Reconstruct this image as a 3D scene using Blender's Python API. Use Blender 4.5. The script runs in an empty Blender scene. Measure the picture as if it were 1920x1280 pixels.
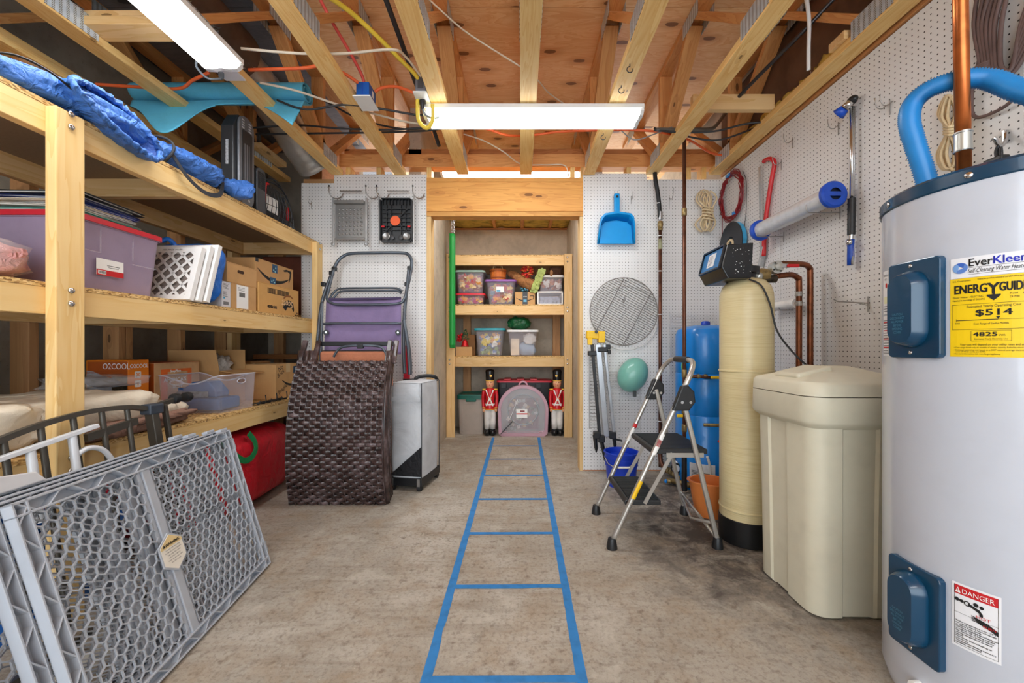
import bpy, bmesh, math, random
from math import sin, cos, pi, radians, sqrt, atan2
from mathutils import Vector as V, Matrix, noise as mn
R = random.Random(7)
S = bpy.context.scene
COL = S.collection

# ---------------------------------------------------------------- camera, light level
H = 0.958                    # lens height above the floor, metres
F = 747.0                    # focal length in pixels of a 1920 px wide frame (14 mm on full frame)
cam = bpy.data.cameras.new('camera'); cam.sensor_width = 36.0; cam.lens = 36.0 * F / 1920
cam.shift_x = -16 / 1920; cam.shift_y = 12 / 1920; cam.clip_start = 0.02
camo = bpy.data.objects.new('camera', cam); COL.objects.link(camo)
camo.location = (0, 0, H); camo.rotation_euler = (pi / 2, 0, 0); S.camera = camo
S.view_settings.view_transform = 'Standard'; S.view_settings.look = 'None'
S.view_settings.exposure = 1.15; S.view_settings.gamma = 1.0; S.view_settings.use_curve_mapping = False
S.cycles.use_denoising = True; S.cycles.max_bounces = 8; S.cycles.diffuse_bounces = 5
S.cycles.transparent_max_bounces = 16; S.cycles.caustics_reflective = False; S.cycles.caustics_refractive = False
wd = bpy.data.worlds.new('world'); S.world = wd; wd.use_nodes = True
wd.node_tree.nodes['Background'].inputs[0].default_value = (0.84, 0.93, 1.0, 1)
wd.node_tree.nodes['Background'].inputs[1].default_value = 2.1   # added even fill, let in through the open rear of the room
LAMP = 9.0                                                        # fluorescent lens emission

def P(px, py, y):            # photo pixel at depth y -> world point
    return V(((px - 976) * y / F, y, H - (py - 652) * y / F))
def PX(px, py, x):           # photo pixel on the plane X = x
    y = x * F / (px - 976); return V((x, y, H - (py - 652) * y / F))
def PZ(px, py, z):           # photo pixel on the plane Z = z
    y = (H - z) * F / (py - 652); return V(((px - 976) * y / F, y, z))

# ---------------------------------------------------------------- materials
def lin(c): 
    return tuple(((v / 255) / 12.92 if v / 255 <= 0.04045 else ((v / 255 + 0.055) / 1.055) ** 2.4) for v in c)
MATS = {}
class NT:
    def __init__(s, name):
        s.m = bpy.data.materials.new(name); s.m.use_nodes = True; s.t = s.m.node_tree
        s.b = s.t.nodes['Principled BSDF']; s.out = s.t.nodes['Material Output']
    def n(s, typ, **kw):
        x = s.t.nodes.new(typ)
        for k, v in kw.items():
            if k in x.bl_rna.properties: setattr(x, k, v)
            else: x.inputs[k.replace('_', ' ')].default_value = v
        return x
    def l(s, a, b): s.t.links.new(a, b)
    def mix(s, fac, a, b, mode='MIX'):
        x = s.n('ShaderNodeMix', data_type='RGBA', blend_type=mode)
        for i, v in ((0, fac), (6, a), (7, b)):
            if hasattr(v, 'is_linked'): s.l(v, x.inputs[i])
            elif i == 0: x.inputs[0].default_value = v
            else: x.inputs[i].default_value = (*v, 1)
        return x.outputs[2]
    def math(s, op, a, b=None, c=None):
        x = s.n('ShaderNodeMath', operation=op)
        for i, v in enumerate((a, b, c)):
            if v is None: continue
            if hasattr(v, 'is_linked'): s.l(v, x.inputs[i])
            else: x.inputs[i].default_value = v
        return x.outputs[0]
    def ramp(s, fac, stops):
        x = s.n('ShaderNodeValToRGB'); e = x.color_ramp.elements
        while len(e) < len(stops): e.new(0.5)
        for el, (p, c) in zip(e, stops): el.position = p; el.color = (*c, 1) if len(c) == 3 else c
        s.l(fac, x.inputs[0]); return x.outputs[0]
    def coord(s, scale=(1, 1, 1), jitter=False, which='Object'):
        tc = s.n('ShaderNodeTexCoord'); mp = s.n('ShaderNodeMapping'); mp.inputs['Scale'].default_value = scale
        src = tc.outputs[which]
        if jitter:
            oi = s.n('ShaderNodeObjectInfo'); ad = s.n('ShaderNodeVectorMath', operation='MULTIPLY_ADD')
            cx = s.n('ShaderNodeCombineXYZ'); s.l(oi.outputs['Random'], cx.inputs[0])
            s.l(s.math('FRACT', s.math('MULTIPLY', oi.outputs['Random'], 37.7)), cx.inputs[1])
            s.l(s.math('FRACT', s.math('MULTIPLY', oi.outputs['Random'], 91.3)), cx.inputs[2])
            s.l(cx.outputs[0], ad.inputs[0]); ad.inputs[1].default_value = (7, 3, 3); s.l(src, ad.inputs[2]); src = ad.outputs[0]
            s.rand = oi.outputs['Random']
        s.l(src, mp.inputs[0]); return mp.outputs[0]
    def noise(s, vec, scale=5, detail=4, rough=0.55, dist=0.0):
        x = s.n('ShaderNodeTexNoise'); s.l(vec, x.inputs['Vector'])
        x.inputs['Scale'].default_value = scale; x.inputs['Detail'].default_value = detail
        x.inputs['Roughness'].default_value = rough; x.inputs['Distortion'].default_value = dist
        return x.outputs[0]
    def bump(s, h, strength=0.3, dist=0.002):
        x = s.n('ShaderNodeBump'); x.inputs['Strength'].default_value = strength; x.inputs['Distance'].default_value = dist
        s.l(h, x.inputs['Height']); s.l(x.outputs[0], s.b.inputs['Normal'])
    def base(s, c):
        if hasattr(c, 'is_linked'): s.l(c, s.b.inputs['Base Color'])
        else: s.b.inputs['Base Color'].default_value = (*c, 1)

def mat(name, rgb, rough=0.5, metal=0.0, var=0.10, scale=14.0, bump=0.0, bscale=60.0, alpha=1.0, spec=0.5, emit=0.0, coat=0.0):
    """general surface: a colour with mottled variation, optional fine relief, optional see-through plastic"""
    if name in MATS: return MATS[name]
    t = NT(name); c = lin(rgb); v = t.coord()
    f = t.noise(v, scale, 4)
    d = tuple(x * (1 - 2.2 * var) for x in c); u = tuple(min(1, x * (1 + var)) for x in c)
    t.base(t.ramp(f, [(0.25, d), (0.5, c), (0.8, u)]))
    t.b.inputs['Roughness'].default_value = rough; t.b.inputs['Metallic'].default_value = metal
    t.b.inputs['Specular IOR Level'].default_value = spec; t.b.inputs['Coat Weight'].default_value = coat
    if bump: t.bump(t.noise(v, bscale, 5), bump, 0.004)
    if emit:
        t.b.inputs['Emission Color'].default_value = (*c, 1); t.b.inputs['Emission Strength'].default_value = emit
    if alpha < 1:
        tr = t.n('ShaderNodeBsdfTransparent'); mx = t.n('ShaderNodeMixShader'); mx.inputs[0].default_value = alpha
        t.l(tr.outputs[0], mx.inputs[1]); t.l(t.b.outputs[0], mx.inputs[2]); t.l(mx.outputs[0], t.out.inputs[0])
    MATS[name] = t.m; return t.m

def wood(name, light, mid, dark, ring=1.0, knots=1.0, rough=0.62, stain=0.0):
    """sawn softwood, grain along local X, every board its own offset and tone"""
    if name in MATS: return MATS[name]
    t = NT(name); L, M_, D = lin(light), lin(mid), lin(dark)
    v = t.coord((1, 1, 1), True); rnd = t.rand
    vs = t.n('ShaderNodeMapping'); vs.inputs['Scale'].default_value = (0.55, 7, 7); t.l(v, vs.inputs[0])
    base = t.noise(vs.outputs[0], 2.2, 3, 0.5, 0.6)
    rings = t.math('FRACT', t.math('MULTIPLY', base, 11 * ring))
    rings = t.math('POWER', rings, 2.2)
    vf = t.n('ShaderNodeMapping'); vf.inputs['Scale'].default_value = (3, 120, 120); t.l(v, vf.inputs[0])
    fine = t.noise(vf.outputs[0], 3, 3)
    c = t.mix(rings, L, M_)
    c = t.mix(t.math('MULTIPLY', fine, 0.45), c, M_)
    big = t.noise(v, 2.5, 2)
    c = t.mix(t.math('MULTIPLY', t.math('SUBTRACT', big, 0.35), 0.8 + stain), c, D)
    kv = t.n('ShaderNodeMapping'); kv.inputs['Scale'].default_value = (3.0, 9, 9); t.l(v, kv.inputs[0])
    vo = t.n('ShaderNodeTexVoronoi'); t.l(kv.outputs[0], vo.inputs['Vector']); vo.inputs['Scale'].default_value = 1.0
    kn = t.math('LESS_THAN', t.math('ADD', vo.outputs['Distance'], t.math('MULTIPLY', fine, 0.05)), 0.115 * knots)
    halo = t.math('LESS_THAN', vo.outputs['Distance'], 0.2 * knots)
    c = t.mix(t.math('MULTIPLY', halo, 0.3), c, D)
    c = t.mix(t.math('MULTIPLY', kn, 0.85), c, tuple(x * 0.35 for x in D))
    hv = t.n('ShaderNodeHueSaturation'); t.l(c, hv.inputs['Color'])
    t.l(t.math('MULTIPLY_ADD', rnd, 0.28, 0.86), hv.inputs['Value'])
    t.base(hv.outputs[0]); t.b.inputs['Roughness'].default_value = rough
    t.bump(fine, 0.12, 0.002)
    MATS[name] = t.m; return t.m

# ---------------------------------------------------------------- mesh builder
class B:
    def __init__(s): s.v = []; s.f = []
    def add(s, vs, fs):
        o = len(s.v); s.v += [V(p) for p in vs]; s.f += [tuple(i + o for i in f) for f in fs]; return s
    def box(s, c, d, M=None):
        x, y, z = d[0] / 2, d[1] / 2, d[2] / 2
        vs = [V((i, j, k)) for k in (-z, z) for i, j in ((-x, -y), (x, -y), (x, y), (-x, y))]
        if M is not None: vs = [M @ p for p in vs]
        c = V(c); vs = [p + c for p in vs]
        return s.add(vs, [(3, 2, 1, 0), (4, 5, 6, 7), (0, 1, 5, 4), (1, 2, 6, 5), (2, 3, 7, 6), (3, 0, 4, 7)])
    def bx(s, x0, x1, y0, y1, z0, z1):
        return s.box(((x0 + x1) / 2, (y0 + y1) / 2, (z0 + z1) / 2), (abs(x1 - x0), abs(y1 - y0), abs(z1 - z0)))
    def bar(s, p0, p1, w, t, up=(0, 0, 1)):
        p0, p1 = V(p0), V(p1); d = p1 - p0; M = frame(d, up)
        return s.box((p0 + p1) / 2, (d.length, w, t), M)
    def tube(s, pts, r, n=8, closed=False, caps=True):
        pts = [V(p) for p in pts]; m = len(pts); vs = []; fs = []
        rs = r if isinstance(r, (list, tuple)) else [r] * m
        nrm = None
        for i, p in enumerate(pts):
            if closed: t = pts[(i + 1) % m] - pts[i - 1]
            else: t = pts[min(i + 1, m - 1)] - pts[max(i - 1, 0)]
            t = t.normalized() if t.length > 1e-9 else V((0, 0, 1))
            if nrm is None: nrm = t.orthogonal().normalized()
            nrm = (nrm - t * nrm.dot(t)); nrm = nrm.normalized() if nrm.length > 1e-6 else t.orthogonal().normalized()
            b = t.cross(nrm)
            for k in range(n):
                a = 2 * pi * k / n; vs.append(p + (nrm * cos(a) + b * sin(a)) * rs[i])
        for i in range(m if closed else m - 1):
            j = (i + 1) % m
            for k in range(n):
                l = (k + 1) % n; fs.append((i * n + k, i * n + l, j * n + l, j * n + k))
        if caps and not closed:
            fs.append(tuple(range(n))[::-1]); fs.append(tuple((m - 1) * n + k for k in range(n)))
        return s.add(vs, fs)
    def cyl(s, p0, p1, r, n=16, r1=None):
        return s.tube([p0, p1], [r, r if r1 is None else r1], n)
    def lathe(s, prof, c=(0, 0, 0), n=32, M=None, caps=True):
        c = V(c); vs = []; fs = []; m = len(prof)
        for r, z in prof:
            for k in range(n):
                a = 2 * pi * k / n; p = V((r * cos(a), r * sin(a), z))
                vs.append((M @ p if M is not None else p) + c)
        for i in range(m - 1):
            for k in range(n):
                l = (k + 1) % n; fs.append((i * n + k, i * n + l, (i + 1) * n + l, (i + 1) * n + k))
        if caps:
            if prof[0][0] > 1e-6: fs.append(tuple(range(n))[::-1])
            if prof[-1][0] > 1e-6: fs.append(tuple((m - 1) * n + k for k in range(n)))
        return s.add(vs, fs)
    def prism(s, poly, O, U, W, depth):
        """polygon in the plane O + a*U + b*W, pushed out along U x W by depth"""
        O, U, W = V(O), V(U).normalized(), V(W).normalized(); N = U.cross(W) * depth; m = len(poly)
        a = [O + U * x + W * y for x, y in poly]
        return s.add(a + [p + N for p in a], [tuple(range(m))[::-1], tuple(range(m, 2 * m))] +
                     [(i, (i + 1) % m, m + (i + 1) % m, m + i) for i in range(m)])
    def grid(s, fn, nu, nv, wrap=False):
        vs = [fn(i / nu, j / nv) for j in range(nv + 1) for i in range(nu + 1)]
        fs = [(j * (nu + 1) + i, j * (nu + 1) + i + 1, (j + 1) * (nu + 1) + i + 1, (j + 1) * (nu + 1) + i) for j in range(nv) for i in range(nu)]
        return s.add(vs, fs)
    def blob(s, c, rad, n=10, m=8, jit=0.0, M=None, seed=0.0):
        c = V(c); vs = []; fs = []
        for j in range(m + 1):
            th = pi * j / m
            for i in range(n):
                a = 2 * pi * i / n; p = V((sin(th) * cos(a), sin(th) * sin(a), cos(th)))
                k = 1 + jit * mn.noise(p * 2.3 + V((seed, seed * 1.7, 0)))
                p = V((p.x * rad[0], p.y * rad[1], p.z * rad[2])) * k
                vs.append((M @ p if M is not None else p) + c)
        for j in range(m):
            for i in range(n):
                l = (i + 1) % n; fs.append((j * n + i, (j + 1) * n + i, (j + 1) * n + l, j * n + l))
        return s.add(vs, fs)
    def map(s, fn): s.v = [V(fn(p)) for p in s.v]; return s
    def xf(s, M): s.v = [M @ p for p in s.v]; return s
    def build(s, name, m, parent=None, bevel=0.0, smooth=False, seg=2, solid=0.0, sub=0, mw=None):
        me = bpy.data.meshes.new(name); me.from_pydata(s.v, [], s.f)
        me.materials.append(m); 
        if smooth:
            me.polygons.foreach_set('use_smooth', [True] * len(me.polygons))
            if smooth is not True: me.set_sharp_from_angle(angle=radians(smooth))
        me.update()
        o = bpy.data.objects.new(name, me); COL.objects.link(o)
        if solid: md = o.modifiers.new('solid', 'SOLIDIFY'); md.thickness = solid; md.offset = 0
        if sub: md = o.modifiers.new('sub', 'SUBSURF'); md.levels = sub; md.render_levels = sub
        if bevel:
            md = o.modifiers.new('bevel', 'BEVEL'); md.width = bevel; md.segments = seg; md.limit_method = 'ANGLE'; md.angle_limit = radians(40)
        return hook(o, parent, mw)

WM = {}
def hook(o, parent=None, mw=None):
    mw = mw if mw is not None else Matrix.Identity(4)
    o.matrix_basis = mw; WM[o] = mw
    if parent is not None:
        o.parent = parent; o.matrix_parent_inverse = WM[parent].inverted()
    return o
def frame(d, up=(0, 0, 1)):
    x = V(d).normalized(); up = V(up)
    y = up.cross(x)
    if y.length < 1e-4: y = V((0, 1, 0)).cross(x) if abs(x.y) < 0.9 else V((1, 0, 0)).cross(x)
    y.normalize(); z = x.cross(y); return Matrix((x, y, z)).transposed()
def board(name, p0, p1, w, t, m, parent=None, up=(0, 0, 1), bevel=0.002):
    """a plank from p0 to p1; w across, t along up; grain runs along it"""
    p0, p1 = V(p0), V(p1); d = p1 - p0
    b = B().box((0, 0, 0), (d.length, w, t))
    return b.build(name, m, parent, bevel, mw=Matrix.Translation((p0 + p1) / 2) @ frame(d, up).to_4x4())
def plank(name, x0, x1, y0, y1, z0, z1, m, parent=None, bevel=0.002):
    """axis-aligned plank, grain along its longest side"""
    d = (abs(x1 - x0), abs(y1 - y0), abs(z1 - z0)); c = V(((x0 + x1) / 2, (y0 + y1) / 2, (z0 + z1) / 2))
    k = d.index(max(d)); h = V((0, 0, 0)); h[k] = d[k] / 2
    if k == 0: return board(name, c - h, c + h, d[1], d[2], m, parent, bevel=bevel)
    if k == 1: return board(name, c - h, c + h, d[0], d[2], m, parent, bevel=bevel)
    return board(name, c - h, c + h, d[0], d[1], m, parent, up=(0, 1, 0), bevel=bevel)
def tag(o, label=None, cat=None, group=None, kind=None):
    if label: o['label'] = label
    if cat: o['category'] = cat
    if group: o['group'] = group
    if kind: o['kind'] = kind
    return o
def thing(name, label, cat, loc=(0, 0, 0), group=None):
    e = bpy.data.objects.new(name, None); COL.objects.link(e); e.empty_display_size = 0.1
    hook(e, None, Matrix.Translation(V(loc))); return tag(e, label, cat, group)
def kids(o): return [c for c in COL.objects if c.parent is o]
CH = {}
def dup(root, mw, label=None):
    """copy of a thing with copies of its parts and sub-parts, placed at matrix mw"""
    r = root.copy(); COL.objects.link(r); r.matrix_basis = mw; WM[r] = mw
    if label: r['label'] = label
    for c in list(root.children):
        d = c.copy(); COL.objects.link(d); d.parent = r
        for g in list(c.children):
            k = g.copy(); COL.objects.link(k); k.parent = d
    return r
def struct(o): o['kind'] = 'structure'; return o
def stuff(o): o['kind'] = 'stuff'; return o

def text(name, s, size, O, U, W, m, parent=None, ext=0.0004, bold=0.0, shear=0.0, al='LEFT', xs=1.0, fn=None, space=1.0, fit=None):
    """printed lettering: flat glyphs lying in the plane O + a*U + b*W"""
    cu = bpy.data.curves.new(name, 'FONT'); cu.body = s; cu.size = size; cu.shear = shear
    cu.align_x = al; cu.resolution_u = 3; cu.space_character = space
    tmp = bpy.data.objects.new('tmp', cu); me = bpy.data.meshes.new_from_object(tmp)
    bpy.data.objects.remove(tmp); bpy.data.curves.remove(cu)
    O, U, W = V(O), V(U).normalized(), V(W).normalized(); N = U.cross(W).normalized() * ext
    if fit:
        w_ = [vx.co.x for vx in me.vertices]; xs = fit / (max(w_) - min(w_))
    fs = [tuple(p.vertices) for p in me.polygons]; co = [(vx.co.x * xs, vx.co.y) for vx in me.vertices]; bpy.data.meshes.remove(me)
    sh_ = [(0, 0)] if not bold else [(-bold, -bold * .5), (bold, bold * .5), (0, 0), (bold, -bold * .5), (-bold, bold * .5)]      # struck several times for weight
    vs = [(fn(a + p, b + q) if fn else O + U * (a + p) + W * (b + q) + N * (1 + .25 * k)) for k, (p, q) in enumerate(sh_) for a, b in co]
    fs = [tuple(i + k * len(co) for i in f) for k in range(len(sh_)) for f in fs]
    me = bpy.data.meshes.new(name); me.from_pydata(vs, [], fs); me.update(); me.materials.append(m)
    o = bpy.data.objects.new(name, me); COL.objects.link(o); return hook(o, parent)
def arc(c, r, a0, a1, n, U=(1, 0, 0), W=(0, 0, 1)):
    c, U, W = V(c), V(U), V(W)
    return [c + U * (r * cos(a0 + (a1 - a0) * i / n)) + W * (r * sin(a0 + (a1 - a0) * i / n)) for i in range(n + 1)]
def spline(pts, n=8, closed=False):
    pts = [V(p) for p in pts]; m = len(pts); out = []
    for i in range(m if closed else m - 1):
        g = (lambda k: pts[k % m]) if closed else (lambda k: pts[max(0, min(m - 1, k))])
        p0, p1, p2, p3 = g(i - 1), g(i), g(i + 1), g(i + 2)
        for k in range(n):
            t = k / n; out.append(0.5 * ((2 * p1) + (p2 - p0) * t + (2 * p0 - 5 * p1 + 4 * p2 - p3) * t * t + (3 * p1 - p0 - 3 * p2 + p3) * t ** 3))
    if not closed: out.append(pts[-1])
    return out
def rrect(w, h, r, n=4, cx=0.0, cy=0.0):
    out = []
    for sx, sy, a in ((1, 1, 0), (-1, 1, pi / 2), (-1, -1, pi), (1, -1, 1.5 * pi)):
        for i in range(n + 1):
            t = a + pi / 2 * i / n; out.append((cx + sx * (w / 2 - r) + r * cos(t), cy + sy * (h / 2 - r) + r * sin(t)))
    return out
# ---------------------------------------------------------------- shared materials
W_TRUSS = wood('truss_pine', (252, 218, 148), (236, 186, 108), (208, 150, 78), 1.0, 0.7)
W_WEB = wood('web_pine', (236, 178, 112), (214, 148, 84), (176, 110, 58), 1.0, 1.0)
W_SHELF = wood('shelf_pine', (250, 218, 156), (240, 198, 128), (218, 166, 98), 0.5, 0.55)
W_PALE = wood('pale_spruce', (240, 206, 152), (224, 182, 118), (200, 150, 90), 0.5, 0.8)
W_HEAD = wood('header_fir', (236, 176, 96), (214, 148, 72), (180, 108, 48), 0.8, 1.1)
W_STUD = wood('stud_spruce', (214, 164, 112), (190, 138, 90), (150, 104, 66), 0.5, 0.9)
W_BROWN = wood('old_rim', (204, 142, 86), (176, 112, 60), (140, 82, 40), 0.8, 1.0)
WHITE = mat('white_plastic', (240, 240, 238), 0.4, var=0.02)
BLACK = mat('black_plastic', (26, 27, 30), 0.42, var=0.15)
STEEL = mat('galvanised', (190, 192, 194), 0.32, 0.9, 0.12, 40)
CHROME = mat('bright_steel', (215, 216, 218), 0.22, 1.0, 0.04)
COPPER = mat('aged_copper', (132, 76, 48), 0.34, 0.75, 0.35, 18)
INK = mat('black_ink', (20, 20, 22), 0.6, var=0.0)
INKW = mat('white_ink', (246, 246, 244), 0.6, var=0.0)
INKR = mat('red_ink', (200, 22, 32), 0.6, var=0.0)
CARD = mat('cardboard', (203, 158, 104), 0.75, var=0.06, scale=9, bump=0.1, bscale=90)
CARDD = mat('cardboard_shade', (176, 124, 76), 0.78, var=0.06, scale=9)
TAPE = mat('parcel_tape', (206, 176, 130), 0.3, var=0.05)

def concrete_floor():
    t = NT('concrete_floor'); v = t.coord()
    a = t.noise(v, 0.9, 6, 0.62, 0.8); b = t.noise(v, 5.5, 8, 0.68, 0.4); c = t.noise(v, 26, 5, 0.6); g = t.noise(v, 150, 3)
    col = t.ramp(a, [(0.28, lin((144, 137, 127))), (0.5, lin((176, 168, 156))), (0.72, lin((204, 198, 188)))])
    sv = t.coord((1.0, 7.0, 1.0)); st = t.noise(sv, 2.2, 6, 0.65, 1.0); col = t.mix(t.math('MULTIPLY', t.ramp(st, [(0.5, (0, 0, 0)), (0.72, (1, 1, 1))]), 0.6), col, lin((134, 120, 104)))
    wd_ = t.noise(v, 0.55, 4, 0.6, 0.6); col = t.mix(t.math('MULTIPLY', t.ramp(wd_, [(0.48, (0, 0, 0)), (0.68, (1, 1, 1))]), 0.55), col, lin((150, 138, 122)))
    m = t.ramp(b, [(0.47, (0, 0, 0)), (0.66, (1, 1, 1))]); col = t.mix(t.math('MULTIPLY', m, 0.6), col, lin((156, 136, 112)))
    m = t.ramp(c, [(0.56, (0, 0, 0)), (0.70, (1, 1, 1))]); col = t.mix(t.math('MULTIPLY', m, 0.62), col, lin((108, 92, 78)))
    h = t.noise(v, 70, 6, 0.7); col = t.mix(t.math('MULTIPLY', t.ramp(h, [(0.5, (0, 0, 0)), (0.62, (1, 1, 1))]), 0.42), col, lin((112, 98, 84)))
    col = t.mix(t.math('MULTIPLY', t.math('LESS_THAN', h, 0.33), 0.4), col, lin((226, 220, 208)))
    m = t.ramp(b, [(0.30, (1, 1, 1)), (0.44, (0, 0, 0))]); col = t.mix(t.math('MULTIPLY', m, 0.4), col, lin((214, 208, 196)))
    col = t.mix(t.math('MULTIPLY', t.math('GREATER_THAN', g, 0.66), 0.3), col, lin((110, 96, 80)))
    # old damp stain soaked into the slab round the softener and pressure tank
    mp = t.n('ShaderNodeMapping'); mp.inputs['Location'].default_value = (-1.12 / 0.75, -2.15 / 1.05, 0); mp.inputs['Scale'].default_value = (1 / 0.75, 1 / 1.05, 1)
    tc = t.n('ShaderNodeTexCoord'); t.l(tc.outputs['Object'], mp.inputs[0])
    ln = t.n('ShaderNodeVectorMath', operation='LENGTH'); t.l(mp.outputs[0], ln.inputs[0])
    d = t.math('ADD', ln.outputs['Value'], t.math('MULTIPLY', t.math('SUBTRACT', b, 0.5), 1.6))
    m = t.ramp(d, [(0.45, (1, 1, 1)), (0.95, (0, 0, 0))])
    m2 = t.math('MULTIPLY', m, t.ramp(t.noise(v, 8, 6, 0.7, 0.5), [(0.36, (0, 0, 0)), (0.54, (1, 1, 1))]))
    col = t.mix(t.math('MULTIPLY', m2, 0.95), col, lin((80, 71, 66)))
    vo = t.n('ShaderNodeTexVoronoi', feature='DISTANCE_TO_EDGE'); vd = t.n('ShaderNodeVectorMath', operation='ADD')
    no = t.n('ShaderNodeTexNoise'); t.l(v, no.inputs['Vector']); no.inputs['Scale'].default_value = 3.5; no.inputs['Detail'].default_value = 6
    t.l(v, vd.inputs[0]); sc = t.n('ShaderNodeVectorMath', operation='SCALE'); t.l(no.outputs['Color'], sc.inputs[0]); sc.inputs['Scale'].default_value = 0.6
    t.l(sc.outputs[0], vd.inputs[1]); t.l(vd.outputs[0], vo.inputs['Vector']); vo.inputs['Scale'].default_value = 0.75
    cr = t.math('MULTIPLY', t.math('LESS_THAN', vo.outputs['Distance'], 0.0016), t.math('GREATER_THAN', a, 0.56))
    col = t.mix(t.math('MULTIPLY', cr, 0.5), col, lin((92, 78, 66)))
    t.base(col); t.b.inputs['Roughness'].default_value = 0.68; t.b.inputs['Specular IOR Level'].default_value = 0.35
    t.bump(t.math('ADD', b, t.math('MULTIPLY', c, 0.4)), 0.5, 0.008); return t.m

def poured_concrete(name, tint=(176, 164, 148)):
    t = NT(name); v = t.coord(); a = t.noise(v, 1.6, 6, 0.65, 0.5); b = t.noise(v, 12, 6, 0.6); c = t.noise(v, 60, 3)
    L = lin(tint); col = t.ramp(a, [(0.3, tuple(x * 0.68 for x in L)), (0.52, L), (0.75, tuple(min(1, x * 1.2) for x in L))])
    m = t.ramp(b, [(0.5, (0, 0, 0)), (0.7, (1, 1, 1))]); col = t.mix(t.math('MULTIPLY', m, 0.35), col, tuple(x * 0.5 for x in L))
    col = t.mix(t.math('MULTIPLY', t.math('GREATER_THAN', c, 0.68), 0.5), col, tuple(x * 0.35 for x in L))
    t.base(col); t.b.inputs['Roughness'].default_value = 0.85; t.bump(b, 0.3, 0.006); return t.m

def pegboard(name, axis, off=(0.0, 0.0)):
    """white hardboard with an inch grid of drilled holes; axis 0: faces along X, 1: faces along Y"""
    t = NT(name); tc = t.n('ShaderNodeTexCoord'); sp = t.n('ShaderNodeSeparateXYZ'); t.l(tc.outputs['Object'], sp.inputs[0])
    u = sp.outputs[0 if axis == 1 else 1]; w = sp.outputs[2]; p = 0.02445
    fu = t.math('SUBTRACT', t.math('FRACT', t.math('ADD', t.math('DIVIDE', u, p), 100 + off[0])), 0.5)
    fw = t.math('SUBTRACT', t.math('FRACT', t.math('ADD', t.math('DIVIDE', w, p), 100 + off[1])), 0.5)
    d = t.math('SQRT', t.math('ADD', t.math('MULTIPLY', fu, fu), t.math('MULTIPLY', fw, fw)))
    hole = t.math('LESS_THAN', d, 0.118)
    v = t.coord(); a = t.noise(v, 1.4, 4)
    col = t.ramp(a, [(0.3, lin((222, 219, 217))), (0.7, lin((236, 235, 234)))])
    sc = t.noise(v, 45, 4, 0.7); col = t.mix(t.math('MULTIPLY', t.math('GREATER_THAN', sc, 0.70), 0.35), col, lin((150, 140, 134)))
    t.base(t.mix(hole, col, lin((44, 40, 40)))); t.b.inputs['Roughness'].default_value = 0.45
    t.bump(t.math('SUBTRACT', 1.0, hole), 0.5, 0.003); return t.m

def plywood(name, light, mid, dark):
    t = NT(name); v = t.coord((1, 1, 1), True)
    mp = t.n('ShaderNodeMapping'); mp.inputs['Scale'].default_value = (0.9, 5.0, 1); t.l(v, mp.inputs[0])
    L, M_, D = lin(light), lin(mid), lin(dark)
    n = t.noise(mp.outputs[0], 1.5, 4, 0.55, 1.2); r = t.math('POWER', t.math('FRACT', t.math('MULTIPLY', n, 12)), 1.6)
    c = t.mix(r, L, M_)
    f = t.n('ShaderNodeMapping'); f.inputs['Scale'].default_value = (4, 90, 1); t.l(v, f.inputs[0]); fn = t.noise(f.outputs[0], 2, 4)
    c = t.mix(t.math('MULTIPLY', fn, 0.5), c, M_)
    c = t.mix(t.ramp(t.noise(v, 1.1, 3), [(0.45, (0, 0, 0)), (0.8, (0.5, 0.5, 0.5))]), c, D)
    kv = t.n('ShaderNodeMapping'); kv.inputs['Scale'].default_value = (2.1, 4.6, 0); t.l(v, kv.inputs[0])
    vo = t.n('ShaderNodeTexVoronoi'); vo.voronoi_dimensions = '2D'; t.l(kv.outputs[0], vo.inputs['Vector']); vo.inputs['Scale'].default_value = 1.0
    dd = t.math('ADD', vo.outputs['Distance'], t.math('MULTIPLY', fn, 0.05))
    halo = t.ramp(dd, [(0.10, (1, 1, 1)), (0.26, (0, 0, 0))]); c = t.mix(t.math('MULTIPLY', halo, 0.55), c, D)
    c = t.mix(t.math('MULTIPLY', t.math('LESS_THAN', dd, 0.105), 0.85), c, tuple(x * 0.3 for x in D))
    t.base(c); t.b.inputs['Roughness'].default_value = 0.6; t.bump(fn, 0.2, 0.002); return t.m

def osb(name):
    t = NT(name); v = t.coord((105, 105, 260)); vo = t.n('ShaderNodeTexVoronoi'); t.l(v, vo.inputs['Vector']); vo.inputs['Scale'].default_value = 1
    sp = t.n('ShaderNodeSeparateColor'); t.l(vo.outputs['Color'], sp.inputs[0])
    t.base(t.ramp(sp.outputs[0], [(0.0, lin((120, 84, 46))), (0.25, lin((196, 150, 88))), (0.7, lin((228, 190, 124))), (1.0, lin((240, 208, 150)))]))
    t.b.inputs['Roughness'].default_value = 0.8; return t.m

def punched_plate():
    """toothed truss plate: bright zinc with rows of slots"""
    t = NT('punched_zinc'); v = t.coord((1, 1, 1)); sp = t.n('ShaderNodeSeparateXYZ'); t.l(v, sp.inputs[0])
    a = t.math('FRACT', t.math('DIVIDE', sp.outputs[0], 0.026)); b = t.math('FRACT', t.math('DIVIDE', sp.outputs[1], 0.0072))
    s = t.math('MULTIPLY', t.math('LESS_THAN', a, 0.45), t.math('LESS_THAN', b, 0.5))
    n = t.noise(v, 30, 3)
    c = t.ramp(n, [(0.3, lin((180, 196, 206))), (0.7, lin((222, 230, 234)))])
    t.base(t.mix(s, c, lin((120, 112, 100)))); t.b.inputs['Metallic'].default_value = 0.25; t.b.inputs['Roughness'].default_value = 0.4; return t.m

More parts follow.
